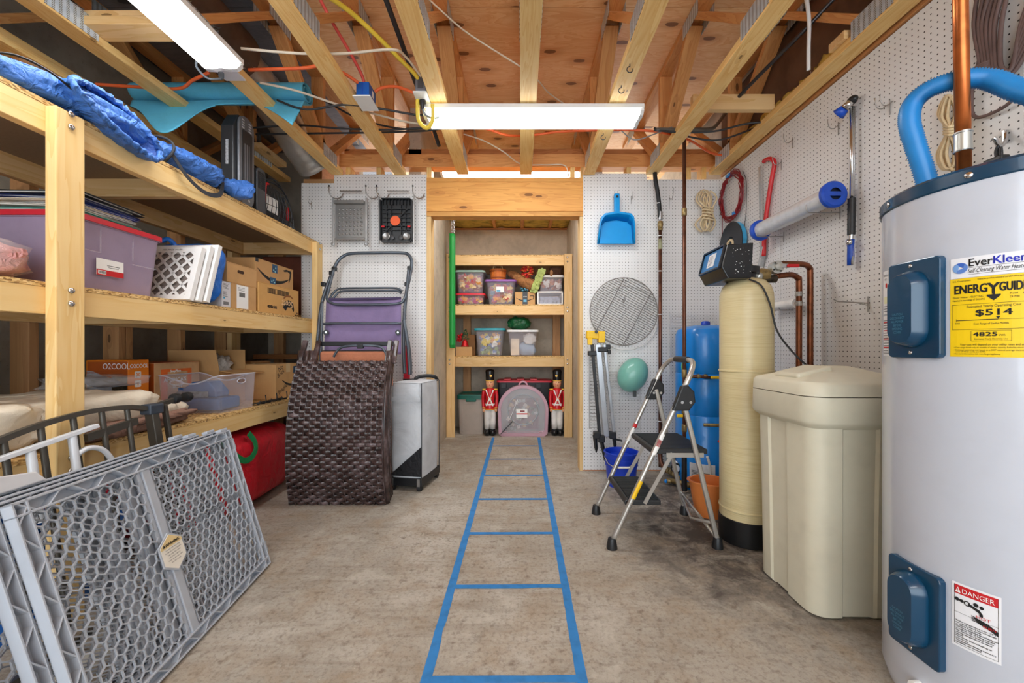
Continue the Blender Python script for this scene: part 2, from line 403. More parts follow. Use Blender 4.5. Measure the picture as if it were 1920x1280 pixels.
M_FLOOR = concrete_floor(); M_CONC = poured_concrete('poured_concrete', (198, 186, 168)); M_CONCD = poured_concrete('darker_concrete', (156, 148, 134))  # the last one is a darker tint of the same concrete
M_PEGB = pegboard('pegboard_back', 1); M_PEGR = pegboard('pegboard_side', 0)
M_PLY = plywood('subfloor_plywood', (250, 206, 150), (234, 172, 114), (196, 126, 76))
M_PLYD = plywood('shaded_subfloor', (132, 128, 130), (112, 108, 112), (84, 82, 86))  # same plywood, with the shade of the shelf-side bay put into its colour
M_OSB = osb('strand_board'); M_PLATE = punched_plate()
M_PART = mat('particle_underside', (150, 126, 100), 0.8, var=0.06, scale=90)
M_FOIL = mat('foil_jacket', (196, 192, 186), 0.3, 0.6, 0.12, 9, 0.9, 30)
M_BATT = mat('fibreglass', (214, 186, 92), 0.95, var=0.3, scale=12, bump=0.8, bscale=30)

# ---------------------------------------------------------------- room shell
XL, XR, YB, YN = -2.22, 1.574, 3.11, -2.6
ZC = 2.89
fl = struct(B().bx(-2.6, 1.9, YN, 5.0, -0.08, 0).build('floor', M_FLOOR))
ce = struct(B().bx(-2.6, 1.9, YN, 5.0, ZC + 0.022, ZC + 0.05).build('ceiling', M_BROWN if False else W_BROWN))
ys = [YN, -1.40, -0.18, 1.04, 2.262, 3.48, 5.0]
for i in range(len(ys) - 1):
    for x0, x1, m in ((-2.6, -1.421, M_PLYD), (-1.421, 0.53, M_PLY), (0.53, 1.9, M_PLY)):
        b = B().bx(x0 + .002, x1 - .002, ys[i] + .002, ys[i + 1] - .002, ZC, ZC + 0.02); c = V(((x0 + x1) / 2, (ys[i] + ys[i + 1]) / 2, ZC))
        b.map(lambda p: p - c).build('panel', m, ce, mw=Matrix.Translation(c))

# side wall on the softener side: framing, pegboard sheets, brown top board, batt insulation above
wr = struct(B().bx(XR + .02, XR + .12, YN, 5.0, 0, ZC).build('wall_right', M_CONC))
for y0, y1 in ((YN, 0.02), (0.02, 1.245), (1.245, 2.41), (2.41, YB)):
    B().bx(XR, XR + .006, y0 + .0015, y1 - .0015, 0.03, 2.285).build('panel', M_PEGR, wr)
plank('top_board', XR - .012, XR + .02, YN, YB, 2.288, 2.318, W_BROWN, wr)
fb = B()
for k in range(46):
    y = 0.2 + k * 0.064; fb.blob((XR - .03 + R.uniform(-.01, .01), y, 2.37 + R.uniform(-.015, .015)), (.035, .055, .05), 8, 6, 0.5, seed=k)
stuff(fb.build('insulation_batt', M_BATT, wr, smooth=True))
# back wall: two bays of pegboard either side of the framed opening
wb = struct(B().bx(-1.70, -0.735, YB + .012, YB + .10, 0, 2.28).bx(0.49, XR + .02, YB + .012, YB + .10, 0, 2.22).build('wall_back', W_STUD))
def peg(x0, x1, z0, z1): B().bx(x0, x1, YB, YB + .006, z0, z1).build('panel', M_PEGB, wb)
peg(-1.711, -1.456, 0.0, 2.243); peg(-1.4555, -0.7335, 0.0, 2.312)
peg(0.488, 0.985, 0.0, 2.318); peg(0.986, XR, 0.0, 2.272)
plank('sole_plate', 0.488, 1.57, YB - .004, YB + .09, 0.0, 0.006, W_BROWN, wb)
plank('top_plate', -1.42, XR, YB + .01, YB + .10, 2.375, 2.475, W_WEB, wb)
plank('top_plate', -1.42, XR, YB + .10, YB + .14, 2.48, 2.56, W_BROWN, wb)
for x in (-1.37, -1.13, -0.735, 0.39, 0.47, 0.83, 1.30, 1.42):
    plank('cripple', x, x + .036, YB + .012, YB + .10, 2.283, 2.374, W_TRUSS, wb)
# framed opening
hd = struct(plank('trim_1', -0.733, 0.487, YB - .006, YB + .035, 2.022, 2.25, W_HEAD)); hd.name = 'trim_1'
plank('top_plate', -0.733, 0.487, YB - .004, YB + .095, 2.252, 2.286, W_HEAD, hd)
plank('bottom_plate', -0.733, 0.487, YB - .006, YB + .095, 1.984, 2.020, W_HEAD, hd)
plank('jamb', -0.733, -0.697, YB - .006, YB + .095, 0.0, 1.982, W_PALE, hd)
plank('jamb', 0.460, 0.487, YB - .004, YB + .095, 0.0, 1.982, W_PALE, hd)
B().bx(-.7325, -.7315, 0, 0, 0, 0)
# concrete closet behind the opening
wl_ = struct(B().bx(-0.90, -0.80, YB + .10, 4.95, 0, ZC).build('wall_closet_left', M_CONC))
wr_ = struct(B().bx(0.565, 0.66, YB + .10, 4.95, 0, ZC).build('wall_closet_right', M_CONC))
wk_ = struct(B().bx(-0.80, 0.565, 4.85, 4.95, 0, ZC).build('wall_closet_back', M_CONC))
cc = struct(B().bx(-0.80, 0.565, 4.05, 4.85, 2.50, 2.52).build('ceiling_closet', M_CONCD))
for x in (-0.31, 0.02, 0.35): plank('joist', x - .018, x + .018, 4.05, 4.85, 2.405, 2.50, W_WEB, cc)
for x0, x1 in ((-.8, -.33), (-.29, 0), (.04, .33), (.37, .565)):
    g = B().grid(lambda u, v: V((x0 + (x1 - x0) * u, 4.05 + .8 * v, 2.425 + .02 * mn.noise(V((u * 3 + x0 * 7, v * 3, 1))))), 8, 8)
    g.build('batt', M_BATT, cc, smooth=True, solid=.02)
plank('ledger', -0.8, 0.565, 4.81, 4.85, 2.39, 2.405, W_BROWN, cc)
# wall behind the long shelf: studs in front of dark board, concrete at the far corner
wl = struct(B().bx(-2.62, -2.5, YN, 5.0, 0, ZC).build('wall_left', M_CONCD))
for y in (0.62, 1.03, 1.43, 1.84, 2.25, 2.66, 3.07):
    plank('stud', -2.36, -2.27, y, y + .038, 0, 2.3, W_STUD, wl)
    if y in (1.43, 2.25): plank('stud', -2.36, -2.27, y + .045, y + .083, 0, 2.3, W_STUD, wl)
plank('sill', -2.36, -2.27, 0.2, 3.6, 0, .04, W_STUD, wl)
plank('top_plate', -2.36, -2.27, 0.2, 3.6, 2.3, 2.36, W_TRUSS, wl)
wc = struct(B().bx(-2.5, -1.60, 3.95, 4.05, 0, ZC).build('wall_corner', M_CONC))
for x in (-2.20, -1.95, -1.66): plank('stud', x - .045, x + .045, 3.62, 3.66, 0, 2.3, W_STUD, wc)
plank('ledge', -2.35, -1.6, 3.5, 3.62, 0.86, 0.90, W_BROWN, wc)
wn = struct(B().bx(-1.70, -1.60, YB + .10, 4.0, 0, ZC).build('wall_stub', W_BROWN))

# ---------------------------------------------------------------- floor trusses
words_ = ['first', 'second', 'third', 'fourth', 'fifth', 'sixth', 'seventh', 'eighth', 'ninth']
def truss(i):
    X = 0.042 + (i - 4) * 0.4877
    e = thing('floor_truss', 'open-web timber floor truss overhead, %s counting from the storage shelf wall' % words_[i + 1], 'truss', (X, YB, 2.30), 'floor trusses')
    yb = YB + (.12 if i <= 0 else -.02)
    plank('bottom_chord', X - .0445, X + .0445, YN, yb, 2.30, 2.338, W_TRUSS, e)
    plank('top_chord', X - .0445, X + .0445, YN, 3.8, 2.85, 2.888, W_WEB, e)
    for k in range(-2, 3):
        yb_ = 1.66 + 1.225 * k; yt = yb_ + 0.625
        if yb_ < -1 or yb_ > 3: continue
        plate = lambda y, z: [B().box((0, 0, 0), (.20, .085, .0018)).build('gusset_plate', M_PLATE, e, mw=Matrix.Translation((X + sx * .0455, y, z)) @ Matrix(((0, 0, 1), (1, 0, 0), (0, 1, 0))).to_4x4()) for sx in (-1, 1)]
        board('web', (X, yb_ + .035, 2.352), (X, yt - .035, 2.836), .085, .036, W_WEB, e)
        plate(yb_, 2.352)
        if yt < 3.7:
            plate(yt, 2.838)
            if yb_ + 1.225 < 3.2: board('web', (X, yt + .035, 2.836), (X, yb_ + 1.19, 2.352), .085, .036, W_WEB, e)
    board('web', (X, 2.80, 2.34), (X, 2.80, 2.85), .085, .036, W_WEB, e, up=(0, 1, 0))
    return e
TR = [truss(i) for i in range(-1, 8)]
def blocking(name, lab, x0, x1, y0, y1, z0, z1, m=W_PALE):
    o = plank(name, x0, x1, y0, y1, z0, z1, m); return tag(o, lab, 'lumber')
blocking('blocking', 'pale timber block spanning between the two trusses nearest the water heater', 1.00, 1.475, 2.31, 2.348, 2.3415, 2.43)
blocking('blocking', 'short timber block between the last truss and the pegboard side wall', 1.445, 1.565, 1.78, 1.87, 2.34, 2.378)
blocking('loose_board', 'upper of two offcut boards lying across the trusses above the blue bags', -2.0, -1.43, 1.72, 1.81, 2.378, 2.416)
blocking('loose_board', 'lower offcut board under the other one, across trusses above the blue bags', -1.97, -1.39, 1.70, 1.80, 2.3395, 2.377)
blocking('short_block', 'small timber offcut lying on the truss above the black heater', -1.86, -1.79, 2.75, 3.05, 2.339, 2.377)
# ---------------------------------------------------------------- fluorescent fixtures
M_LENS = NT('lit_lens'); M_LENS.b.inputs['Emission Color'].default_value = (.95, .985, 1, 1); M_LENS.b.inputs['Emission Strength'].default_value = LAMP
M_LENS.base((.9, .9, .9)); M_LENS = M_LENS.m
M_HOUS = mat('white_enamel', (238, 238, 236), 0.35, var=0.02)
def fixture(name, lab, mw):
    """wraparound fixture, 1.22 m long along local X, top at local z 0"""
    e = thing(name, lab, 'light', group='fluorescent wraparound lights'); e.matrix_basis = mw; WM[e] = mw
    L = .61; prof = [(-.085, -.012), (-.088, -.035), (-.07, -.05), (-.035, -.052), (0, -.045), (.035, -.052), (.07, -.05), (.088, -.035), (.085, -.012)]
    B().prism(prof[::-1], (-L + .02, 0, 0), (0, 1, 0), (0, 0, 1), 2 * L - .04).build('lens', M_LENS, e, smooth=40, mw=mw)
    B().bx(-L, L, -.0885, .0885, -.010, 0).bx(-L, L, -.094, -.0892, -.022, .001).bx(-L, L, .0892, .094, -.022, .001).build('housing', M_HOUS, e, mw=mw)
    for s in (-1, 1):
        B().prism([(y * 1.03, z * 1.03) for y, z in prof][::-1], (s * (L - .01) - .01, 0, 0), (0, 1, 0), (0, 0, 1), .02).build('end_cap', M_HOUS, e, mw=mw)
    return e
fixture('ceiling_light', 'white fluorescent light hung crosswise under the trusses before the framed opening', Matrix.Translation((.07, 2.28, 2.298)))
fixture('ceiling_light', 'white fluorescent light running lengthwise above the storage shelf', Matrix.Translation((-1.385, 1.25, 2.298)) @ Matrix.Rotation(pi / 2, 4, 'Z'))
fixture('ceiling_light', 'fluorescent light glimpsed above the header of the framed opening', Matrix.Translation((-.08, 3.50, 2.50)))
fixture('ceiling_light', 'added unseen fill light behind the viewpoint, built like the fluorescent lights', Matrix.Translation((.3, -1.0, 2.298)))  # unseen fixture, added as fill from behind the lens
# ---------------------------------------------------------------- the long storage shelf
def sgnp(v, e): return math.copysign(abs(v) ** e, v)
def lump(c, size, e=0.5, n=28, m=18, jit=0.06, fq=3.0, seed=0.0, flat=True, M=None):
    """soft sagging bag or folded cloth: rounded box with creases"""
    b = B(); c = V(c); vs = []; fs = []
    for j in range(m + 1):
        th = -pi / 2 + pi * j / m
        for i in range(n):
            a = 2 * pi * i / n
            p = V((sgnp(cos(th), e) * sgnp(cos(a), e), sgnp(cos(th), e) * sgnp(sin(a), e), sgnp(sin(th), e)))
            q = V((p.x * size[0] / 2, p.y * size[1] / 2, p.z * size[2] / 2))
            w = mn.noise(q * fq * 4 + V((seed, seed, seed))) + 0.5 * mn.noise(q * fq * 9 + V((seed, 3, 1)))
            k = 1 + jit * w * (1 if q.z > -size[2] * .45 else .2)
            q = V((q.x * k, q.y * k, q.z * k))
            if flat and q.z < -size[2] / 2: q.z = -size[2] / 2
            vs.append((M @ q if M is not None else q) + c)
    for j in range(m):
        for i in range(n):
            l = (i + 1) % n; fs.append((j * n + i, j * n + l, (j + 1) * n + l, (j + 1) * n + i))
    return b.add(vs, fs)
def fabric(name, rgb, rough=0.7, wr=0.5, sc=16, sheen=0.0, spec=.4):
    if name in MATS: return MATS[name]
    t = NT(name); v = t.coord(); c = lin(rgb); a = t.noise(v, 7, 4); w = t.noise(v, sc, 3, 0.5, 1.5); f = t.noise(v, 400, 2)
    t.base(t.ramp(a, [(0.25, tuple(x * .82 for x in c)), (0.6, c), (0.85, tuple(min(1, x * 1.15) for x in c))]))
    t.b.inputs['Roughness'].default_value = rough; t.b.inputs['Specular IOR Level'].default_value = spec; t.b.inputs['Sheen Weight'].default_value = sheen
    t.bump(t.math('ADD', w, t.math('MULTIPLY', f, 0.05)), wr, 0.02); MATS[name] = t.m; return t.m

XS, XK, YF = -1.583, -2.17, 3.10          # beam face, back of shelf, far end
sh = thing('storage_shelf', 'long heavy timber storage shelf of bolted planks with three particle board decks', 'shelf', (XS, 2, 0))
DECK = (0.604, 1.178, 1.785)
for zt in DECK:
    plank('beam', XS - .038, XS, -.2, YF, zt - .107, zt - .0165, W_SHELF, sh)
    plank('back_beam', XK, XK + .038, -.2, YF, zt - .107, zt - .0165, W_PALE, sh)
    B().bx(XK, XS + .001, -.2, YF, zt - .016, zt).build('deck', M_OSB, sh)
    B().bx(XK + .04, XS - .039, -.2, YF, zt - .018, zt - .0163).build('deck_underside', M_PART, sh)
    for y in (0.55, 1.9, YF - .04):
        plank('cross_piece', XK + .04, XS - .04, y, y + .038, zt - .105, zt - .019, W_PALE, sh)
bolt = None
for y, zt in ((1.325, 1.765), (3.02, 1.765)):
    p = plank('post', XS, XS + .038, y, y + .089, 0, zt, W_SHELF, sh, bevel=.004)
    for z0 in DECK:
        for dz in (-.035, -.08):
            B().lathe([(0, .006), (.006, .0055), (.0095, .003), (.0105, 0)], (0, 0, 0), 14).build('bolt', CHROME, p, smooth=True,
                mw=Matrix.Translation((XS + .0385, y + .045, z0 + dz + .012)) @ Matrix.Rotation(pi / 2, 4, 'Y'))
plank('back_post', XK - .04, XK - .001, 1.2, 1.29, 0, 1.76, W_PALE, sh)
plank('back_post', XK - .04, XK - .001, 3.0, 3.09, 0, 1.76, W_PALE, sh)

# --- generic containers
CLEAR = mat('clear_polypropylene', (226, 222, 234), 0.25, var=0.02, alpha=0.15)
MILKY = mat('milky_polypropylene', (208, 206, 214), 0.35, var=0.02, alpha=0.66)
def tote_shell(x0, x1, y0, y1, z0, z1, tp=.02, r=.03, th=.002):
    """open tapered tub, rounded corners, real wall thickness"""
    b = B(); n = 5; cx, cy = (x0 + x1) / 2, (y0 + y1) / 2; w, d = x1 - x0, y1 - y0
    rings = []
    for k, (z, s, inn) in enumerate(((z0, tp, 0), (z0 + .012, tp * .9, 0), (z1 - .015, 0, 0), (z1 - .015, -.006, 0), (z1, -.006, 0), (z1, 0, th * 2), (z0 + .012, tp, th), (z0 + th * 2, tp, th * 3))):
        rings.append([V((x, y, z)) for x, y in rrect(w - 2 * s - 2 * inn, d - 2 * s - 2 * inn, r, n, cx, cy)])
    m = len(rings[0]); vs = [p for g in rings for p in g]; fs = []
    for j in range(len(rings) - 1):
        for i in range(m): l = (i + 1) % m; fs.append((j * m + i, j * m + l, (j + 1) * m + l, (j + 1) * m + i))
    fs.append(tuple(range(m))[::-1]); fs.append(tuple((len(rings) - 1) * m + i for i in range(m)))
    return b.add(vs, fs)
def lid_mesh(x0, x1, y0, y1, z, h=.022, ov=.012, r=.035):
    b = B(); cx, cy = (x0 + x1) / 2, (y0 + y1) / 2; w, d = x1 - x0 + 2 * ov, y1 - y0 + 2 * ov
    rings = [[V((x, y, zz)) for x, y in rrect(w - 2 * s, d - 2 * s, r, 5, cx, cy)] for zz, s in ((z - h * .5, 0), (z + h * .35, 0), (z + h * .5, .006), (z + h * .5, .024), (z + h * .25, .03), (z + h * .25, .05))]
    m = len(rings[0]); vs = [p for g in rings for p in g]; fs = []
    for j in range(len(rings) - 1):
        for i in range(m): l = (i + 1) % m; fs.append((j * m + i, j * m + l, (j + 1) * m + l, (j + 1) * m + i))
    fs.append(tuple(range(m))[::-1]); fs.append(tuple((len(rings) - 1) * m + i for i in range(m)))
    return b.add(vs, fs)
def tote(name, lab, x0, x1, y0, y1, z0, z1, lidm=None, shell=None, tp=.02, group=None, cat='storage bin'):
    e = thing(name, lab, cat, ((x0 + x1) / 2, (y0 + y1) / 2, z0), group)
    tote_shell(x0, x1, y0, y1, z0, z1, tp).build('tub', shell or CLEAR, e, smooth=35)
    if lidm: lid_mesh(x0, x1, y0, y1, z1).build('lid', lidm, e, smooth=35)
    return e
def carton(name, lab, x0, x1, y0, y1, z0, z1, m=None, group=None, flaps=True):
    """closed corrugated box: four flap edges meeting along a taped seam"""
    m = m or CARD
    e = thing(name, lab, 'box', ((x0 + x1) / 2, (y0 + y1) / 2, z0), group)
    B().bx(x0, x1, y0, y1, z0, z1 - .004).build('carton_body', m, e, bevel=.003)
    my = (y0 + y1) / 2
    B().bx(x0, x1, y0, my - .0015, z1 - .004, z1).build('flap', m, e)
    B().bx(x0, x1, my + .0015, y1, z1 - .004, z1).build('flap', m, e)
    if flaps:
        b = B().bx(x0 - .0008, x1 + .0008, my - .025, my + .025, z1, z1 + .0008)
        b.bx(x1, x1 + .0008, my - .025, my + .025, z1 - .06, z1 + .0008).build('tape', TAPE, e)
    return e
def smile(e, o, U, W, s, m=INK):
    """the curved arrow printed on delivery boxes"""
    o, U, W = V(o), V(U), V(W); N = U.normalized().cross(W.normalized())
    up, lo = [], []
    for i in range(21):
        t = i / 20; x = -.5 + t * .92; y = .36 * (x * x * 4 - 1) * .45
        th = .055 * sin(pi * min(1, t * 1.0)) ** .6 + .008
        up.append((x, y + th * .5)); lo.append((x, y - th * .5))
    poly = [(x * s, y * s) for x, y in up + lo[::-1]]
    B().prism(poly, o, U, W, .0006).prism([(a * s, b * s) for a, b in ((.24, .10), (.34, .13), (.48, .12), (.50, .09), (.47, -.03), (.42, -.12), (.41, -.10), (.44, 0), (.45, .07), (.38, .095), (.27, .075))][::-1], o, U, W, .0006).build('smile_mark', m, e)
def label_plate(e, name, o, U, W, w, h, m, d=.0008):
    B().prism([(0, 0), (w, 0), (w, h), (0, h)], o, U, W, d).build(name, m, e)
AX, AY, AZ = V((1, 0, 0)), V((0, 1, 0)), V((0, 0, 1))

# --- middle deck
z0 = DECK[1] + .0012
RED_LID = mat('red_lid', (214, 40, 58), 0.38, var=.06)
PURP = mat('mauve_clear_plastic', (186, 168, 196), 0.3, var=.05, alpha=.62)
e = tote('storage_bin', 'large frosted storage bin with red lid under the stack of folders', -2.12, -1.645, 1.455, 1.825, z0, 1.452, RED_LID, PURP)
B().bx(-2.08, -1.70, 1.49, 1.79, z0 + .02, 1.36).build('folded_contents', mat('lilac_stuff', (168, 146, 178), .8), e)
b = B()
for y in (1.56, 1.69): b.bx(-1.6475, -1.645, y, y + .004, z0 + .15, 1.43)
b.bx(-1.6475, -1.645, 1.47, 1.56, z0 + .15, z0 + .154).bx(-1.6475, -1.645, 1.69, 1.80, z0 + .13, z0 + .134).build('moulded_rib', CLEAR, e)
lx = -1.6455
label_plate(e, 'label', (lx, 1.545, z0 + .065), AY, AZ, .105, .065, INKW, .001)
label_plate(e, 'label_band', (lx + .001, 1.545, z0 + .065), AY, AZ, .105, .022, INKR, .0006)
label_plate(e, 'barcode', (lx + .0016, 1.55, z0 + .069), AY, AZ, .03, .014, INKW, .0006)
b = B()
for k in range(9): b.bx(lx + .0022, lx + .0026, 1.552 + k * .003, 1.5534 + k * .003, z0 + .071, z0 + .081)
b.bx(lx + .001, lx + .0014, 1.585, 1.635, z0 + .105, z0 + .107).bx(lx + .001, lx + .0014, 1.59, 1.63, z0 + .098, z0 + .0995).build('label_print', INK, e)
folders = [('teal', (70, 166, 150)), ('grey green', (150, 166, 150)), ('white', (226, 222, 214)), ('pale grey', (206, 204, 204)), ('cream', (232, 220, 200)), ('royal blue', (38, 66, 160)), ('navy blue', (30, 44, 110)), ('black', (28, 28, 32)), ('glossy black', (18, 18, 20))]
zz = 1.452 + .0175
for k, (nm, c) in enumerate(folders):
    th = (.010, .007, .009, .008, .008, .010, .009, .011, .012)[k]
    e = thing('folder', '%s folder, %s on the red-lidded bin' % (nm, ['lowest of the stack', 'second from the bottom', 'third up in the stack', 'fourth up in the stack', 'fifth up in the stack', 'under the navy one', 'under the two black ones', 'just under the topmost one', 'topmost of the stack'][k]), 'folder', (-1.8, 1.6, zz), 'stacked folders')
    m = mat('folder_' + nm.replace(' ', '_'), c, .45, var=.05); M = Matrix.Rotation(R.uniform(-.12, .12), 3, 'Z'); ox, oy = R.uniform(-.02, .015), R.uniform(-.02, .025)
    B().box((-1.83 + ox, 1.62 + oy, zz + .001), (.30, .27, .0018), M).build('cover', m, e)
    B().box((-1.83 + ox, 1.62 + oy, zz + th - .0015), (.30, .27, .0018), M).build('cover', m, e)
    B().box((-1.833 + ox, 1.62 + oy, zz + th / 2), (.285, .255, th - .004), M).build('pages', mat('paper_edges', (228, 224, 216), .8), e)
    zz += th
# pink foil bundle by the post
e = thing('plastic_bag', 'clear plastic bag of pink tissue beside the near post of the shelf', 'bag', (-1.75, 1.2, z0))
lump((-1.78, 1.235, z0 + .065), (.30, .24, .13), .75, 26, 16, .25, 6, 2).build('tissue', fabric('pink_tissue', (240, 176, 176), .45, .9, 30), e, smooth=True)
lump((-1.77, 1.24, z0 + .075), (.32, .26, .15), .8, 26, 16, .25, 7, 9).build('film', mat('clear_film', (240, 236, 236), .12, var=.02, alpha=.22), e, smooth=True)
e = thing('foil_roll', 'roll of grey foil lying before the pink tissue bag on the shelf', 'roll', (-1.72, 1.15, z0))
B().lathe([(.018, 0), (.05, 0), (.05, .15), (.018, .15)], (-1.70, 1.055, z0 + .0505), 28, Matrix.Rotation(-pi / 2, 3, 'Y'), False).build('foil', M_FOIL, e, smooth=40)
# furnace filters, leaning
W_FILT = mat('filter_card', (238, 236, 234), .75, var=.03); M_PLEAT = mat('filter_pleats', (150, 138, 132), .9, var=.1)
for k in range(3):
    e = thing('air_filter', ['pleated air filter with white lattice frame, nearest of three leaning together', 'white air filter in the middle of the three leaning ones', 'white air filter at the back of three, touching blue bag'][k], 'air filter', (-1.70, 1.9 + k * .03, z0), 'leaning air filters')
    M = Matrix.Translation((-1.745 + k * .012, 1.905 + .034 * k, z0 + .005)) @ Matrix.Rotation(radians(-3), 4, 'Z') @ Matrix.Rotation(radians(-15), 4, 'X')
    w, h, d = .36, .275 + .016 * k, .024
    b = B()
    for x in (-w / 2 + .015, w / 2 - .015): b.box((x, 0, h / 2), (.03, d, h))
    for z in (.013, h - .013): b.box((0, 0, z), (w - .06, d, .026))
    b.xf(M).build('frame', W_FILT, e, bevel=.001)
    b = B(); n = 18
    b.grid(lambda u, v: M @ V(((u - .5) * (w - .05), (.006 if int(round(v * n)) % 2 else -.004), .015 + v * (h - .03))), 2, n).build('pleats', M_PLEAT, e, solid=.001)
    b = B()
    for i in range(-5, 6):
        for s in (-1, 1):
            pts = []
            x0_ = i * .062
            a0, a1 = V((x0_ - s * h / 2, -d / 2 + .001, 0)), V((x0_ + s * h / 2, -d / 2 + .001, h))
            # clip the strip to the frame opening
            lo, hi = -w / 2 + .01, w / 2 - .01; dx = a1.x - a0.x
            t0, t1 = sorted(((lo - a0.x) / dx, (hi - a0.x) / dx)); t0, t1 = max(0.03, t0), min(.97, t1)
            if t1 - t0 > .05: b.bar(M @ a0.lerp(a1, t0), M @ a0.lerp(a1, t1), .013, .0012, M.to_3x3() @ V((0, -1, 0)))
    stuff(b.build('lattice', W_FILT, e)); 
    text('lettering', '100% MADE IN USA', .012, M @ V((-.02, -d / 2 - .0008, h - .017)), M.to_3x3() @ AX, M.to_3x3() @ AZ, INK, e)
# blue padded bag behind the filters
e = thing('cooler_bag', 'bright blue shiny padded bag standing behind the white air filters', 'bag', (-1.72, 2.06, z0))
BLUEB = fabric('blue_nylon_bright', (20, 112, 214), .38, .8, 14, spec=.6)
M = Matrix.Rotation(radians(-13), 3, 'X')
lump((-1.745, 2.085, z0 + .165), (.36, .07, .33), .45, 34, 24, .06, 5, 3, False, M).build('body', BLUEB, e, smooth=True)
b = B().tube(spline([(-1.90, 2.05, z0 + .31), (-1.89, 2.04, z0 + .345), (-1.85, 2.05, z0 + .33), (-1.82, 2.06, z0 + .34), (-1.80, 2.08, z0 + .31)]), .012, 8).build('handle', BLUEB, e, smooth=True)
# cartons
e = carton('carton', 'white printed carton standing between the blue bag and a parcel', -1.86, -1.60, 2.135, 2.20, z0, 1.318, mat('white_card', (226, 226, 230), .7, var=.03), flaps=False)
b = B()
for k in range(12):
    if k not in (5, 6): b.bx(-1.5998, -1.5994, 2.143, 2.143 + R.uniform(.025, .05), 1.305 - k * .0062, 1.3068 - k * .0062)
for k in range(10): b.bx(-1.5998, -1.5994, 2.145 + k * .004, 2.147 + k * .004, z0 + .012, z0 + .03)
b.build('print', INK, e)
label_plate(e, 'blue_square', (-1.5998, 2.145, z0 + .045), AY, AZ, .01, .01, mat('cyan_ink', (40, 170, 220), .6))
e = carton('carton', 'brown parcel with white shipping label under the carton with a handle slot', -1.86, -1.60, 2.207, 2.412, z0, 1.322, flaps=False)
label_plate(e, 'shipping_label', (-1.5998, 2.245, z0 + .004), AY, AZ, .095, .132, INKW)
b = B()
for k in range(14): b.bx(-1.599, -1.5986, 2.265 + k * .0034, 2.267 + k * .0034, z0 + .07, z0 + .095)
for k in range(3): b.bx(-1.599, -1.5986, 2.255, 2.31, z0 + .105 + k * .008, z0 + .1066 + k * .008)
b.build('barcode', INK, e)
e = carton('carton', 'brown carton with an oval handle slot on top of the shipping parcel', -1.87, -1.605, 2.18, 2.425, 1.3225, 1.432, flaps=False)
B().prism([(a, b_) for a, b_ in rrect(.052, .018, .0088, 5)], (-1.6053, 2.285, 1.392), AY, AZ, .0012).build('handle_slot', mat('slot_dark', (74, 48, 32), .9), e)
e = carton('carton', 'tan carton with upside-down printed logo at the far end of the deck', -1.92, -1.60, 2.435, 2.873, z0, 1.366, mat('tan_card', (214, 164, 96), .75, var=.05), flaps=False)
fx = -1.5997
text('logo', 'Scott', .062, (fx + .0016, 2.80, z0 + .098), -AY, -AZ, mat('cream_ink', (236, 200, 150), .6, var=0), e, shear=.2, bold=.0010)
B().prism([(0, .004), (.012, .045), (.06, .062), (.115, .05), (.13, .0), (.12, -.016), (.10, .012), (.05, .012), (.03, -.014)], (fx, 2.685, z0 + .045), AY, AZ, .0006).build('logo_shade', INK, e)
B().prism([(0, 0), (.03, .018), (.08, .022), (.11, .01), (.11, .02), (.08, .034), (.03, .03), (0, .012)], (fx, 2.69, z0 + .107), AY, AZ, .0006).build('logo_ribbon', mat('brown_ink', (150, 92, 44), .6), e)
text('lettering', '50540/00', .026, (fx + .0008, 2.615, z0 + .052), -AY, -AZ, INK, e, bold=.0008)
text('lettering', 'THE', .012, (fx + .0008, 2.862, z0 + .03), -AY, -AZ, INK, e, bold=.0006)
text('lettering', 'FOR THE', .012, (fx + .0008, 2.868, z0 + .014), -AY, -AZ, INK, e, bold=.0006)
b = B().bx(fx, fx + .0005, 2.52, 2.755, z0 + .128, z0 + .130).bx(fx, fx + .0005, 2.52, 2.755, z0 + .160, z0 + .162)
for k in range(40):
    if 13 < k < 17: continue
    b.bx(fx, fx + .0005, 2.52 + k * .0058, 2.52 + k * .0058 + R.choice((.002, .003, .004)), z0 + .13, z0 + .16)
b.build('barcode', INK, e)
e = carton('carton', 'brown carton with curved arrow print and blue tape atop the tan one', -2.0, -1.655, 2.485, 2.9, 1.3665, 1.524, flaps=False)
smile(e, (-1.6546, 2.69, 1.462), AY, AZ, .37)
BT = mat('blue_tape_print', (28, 82, 124), .4, var=.2)
label_plate(e, 'tape_patch', (-1.6544, 2.655, 1.462), AY, AZ, .055, .055, BT, .0016); label_plate(e, 'tape_patch', (-1.6544, 2.63, 1.385), AY, AZ, .062, .042, BT, .0016)
b = B()
for y, z in ((2.668, 1.478), (2.69, 1.495), (2.684, 1.47), (2.648, 1.40), (2.665, 1.41), (2.676, 1.396)): b.blob((-1.6528, y, z), (.0006, .007, .005), 8, 4)
b.build('tape_print', mat('pale_blue_ink', (150, 214, 226), .5), e)
b = B().bx(-1.66, -1.6544, 2.487, 2.515, 1.50, 1.5246).build('black_tape', BLACK, e)
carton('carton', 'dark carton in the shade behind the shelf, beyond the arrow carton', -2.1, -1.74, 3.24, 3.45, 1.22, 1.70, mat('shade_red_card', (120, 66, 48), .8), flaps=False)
B().bx(-2.2, -1.70, 3.15, 3.5, 1.20, 1.219).build('panel', M_OSB, wc)

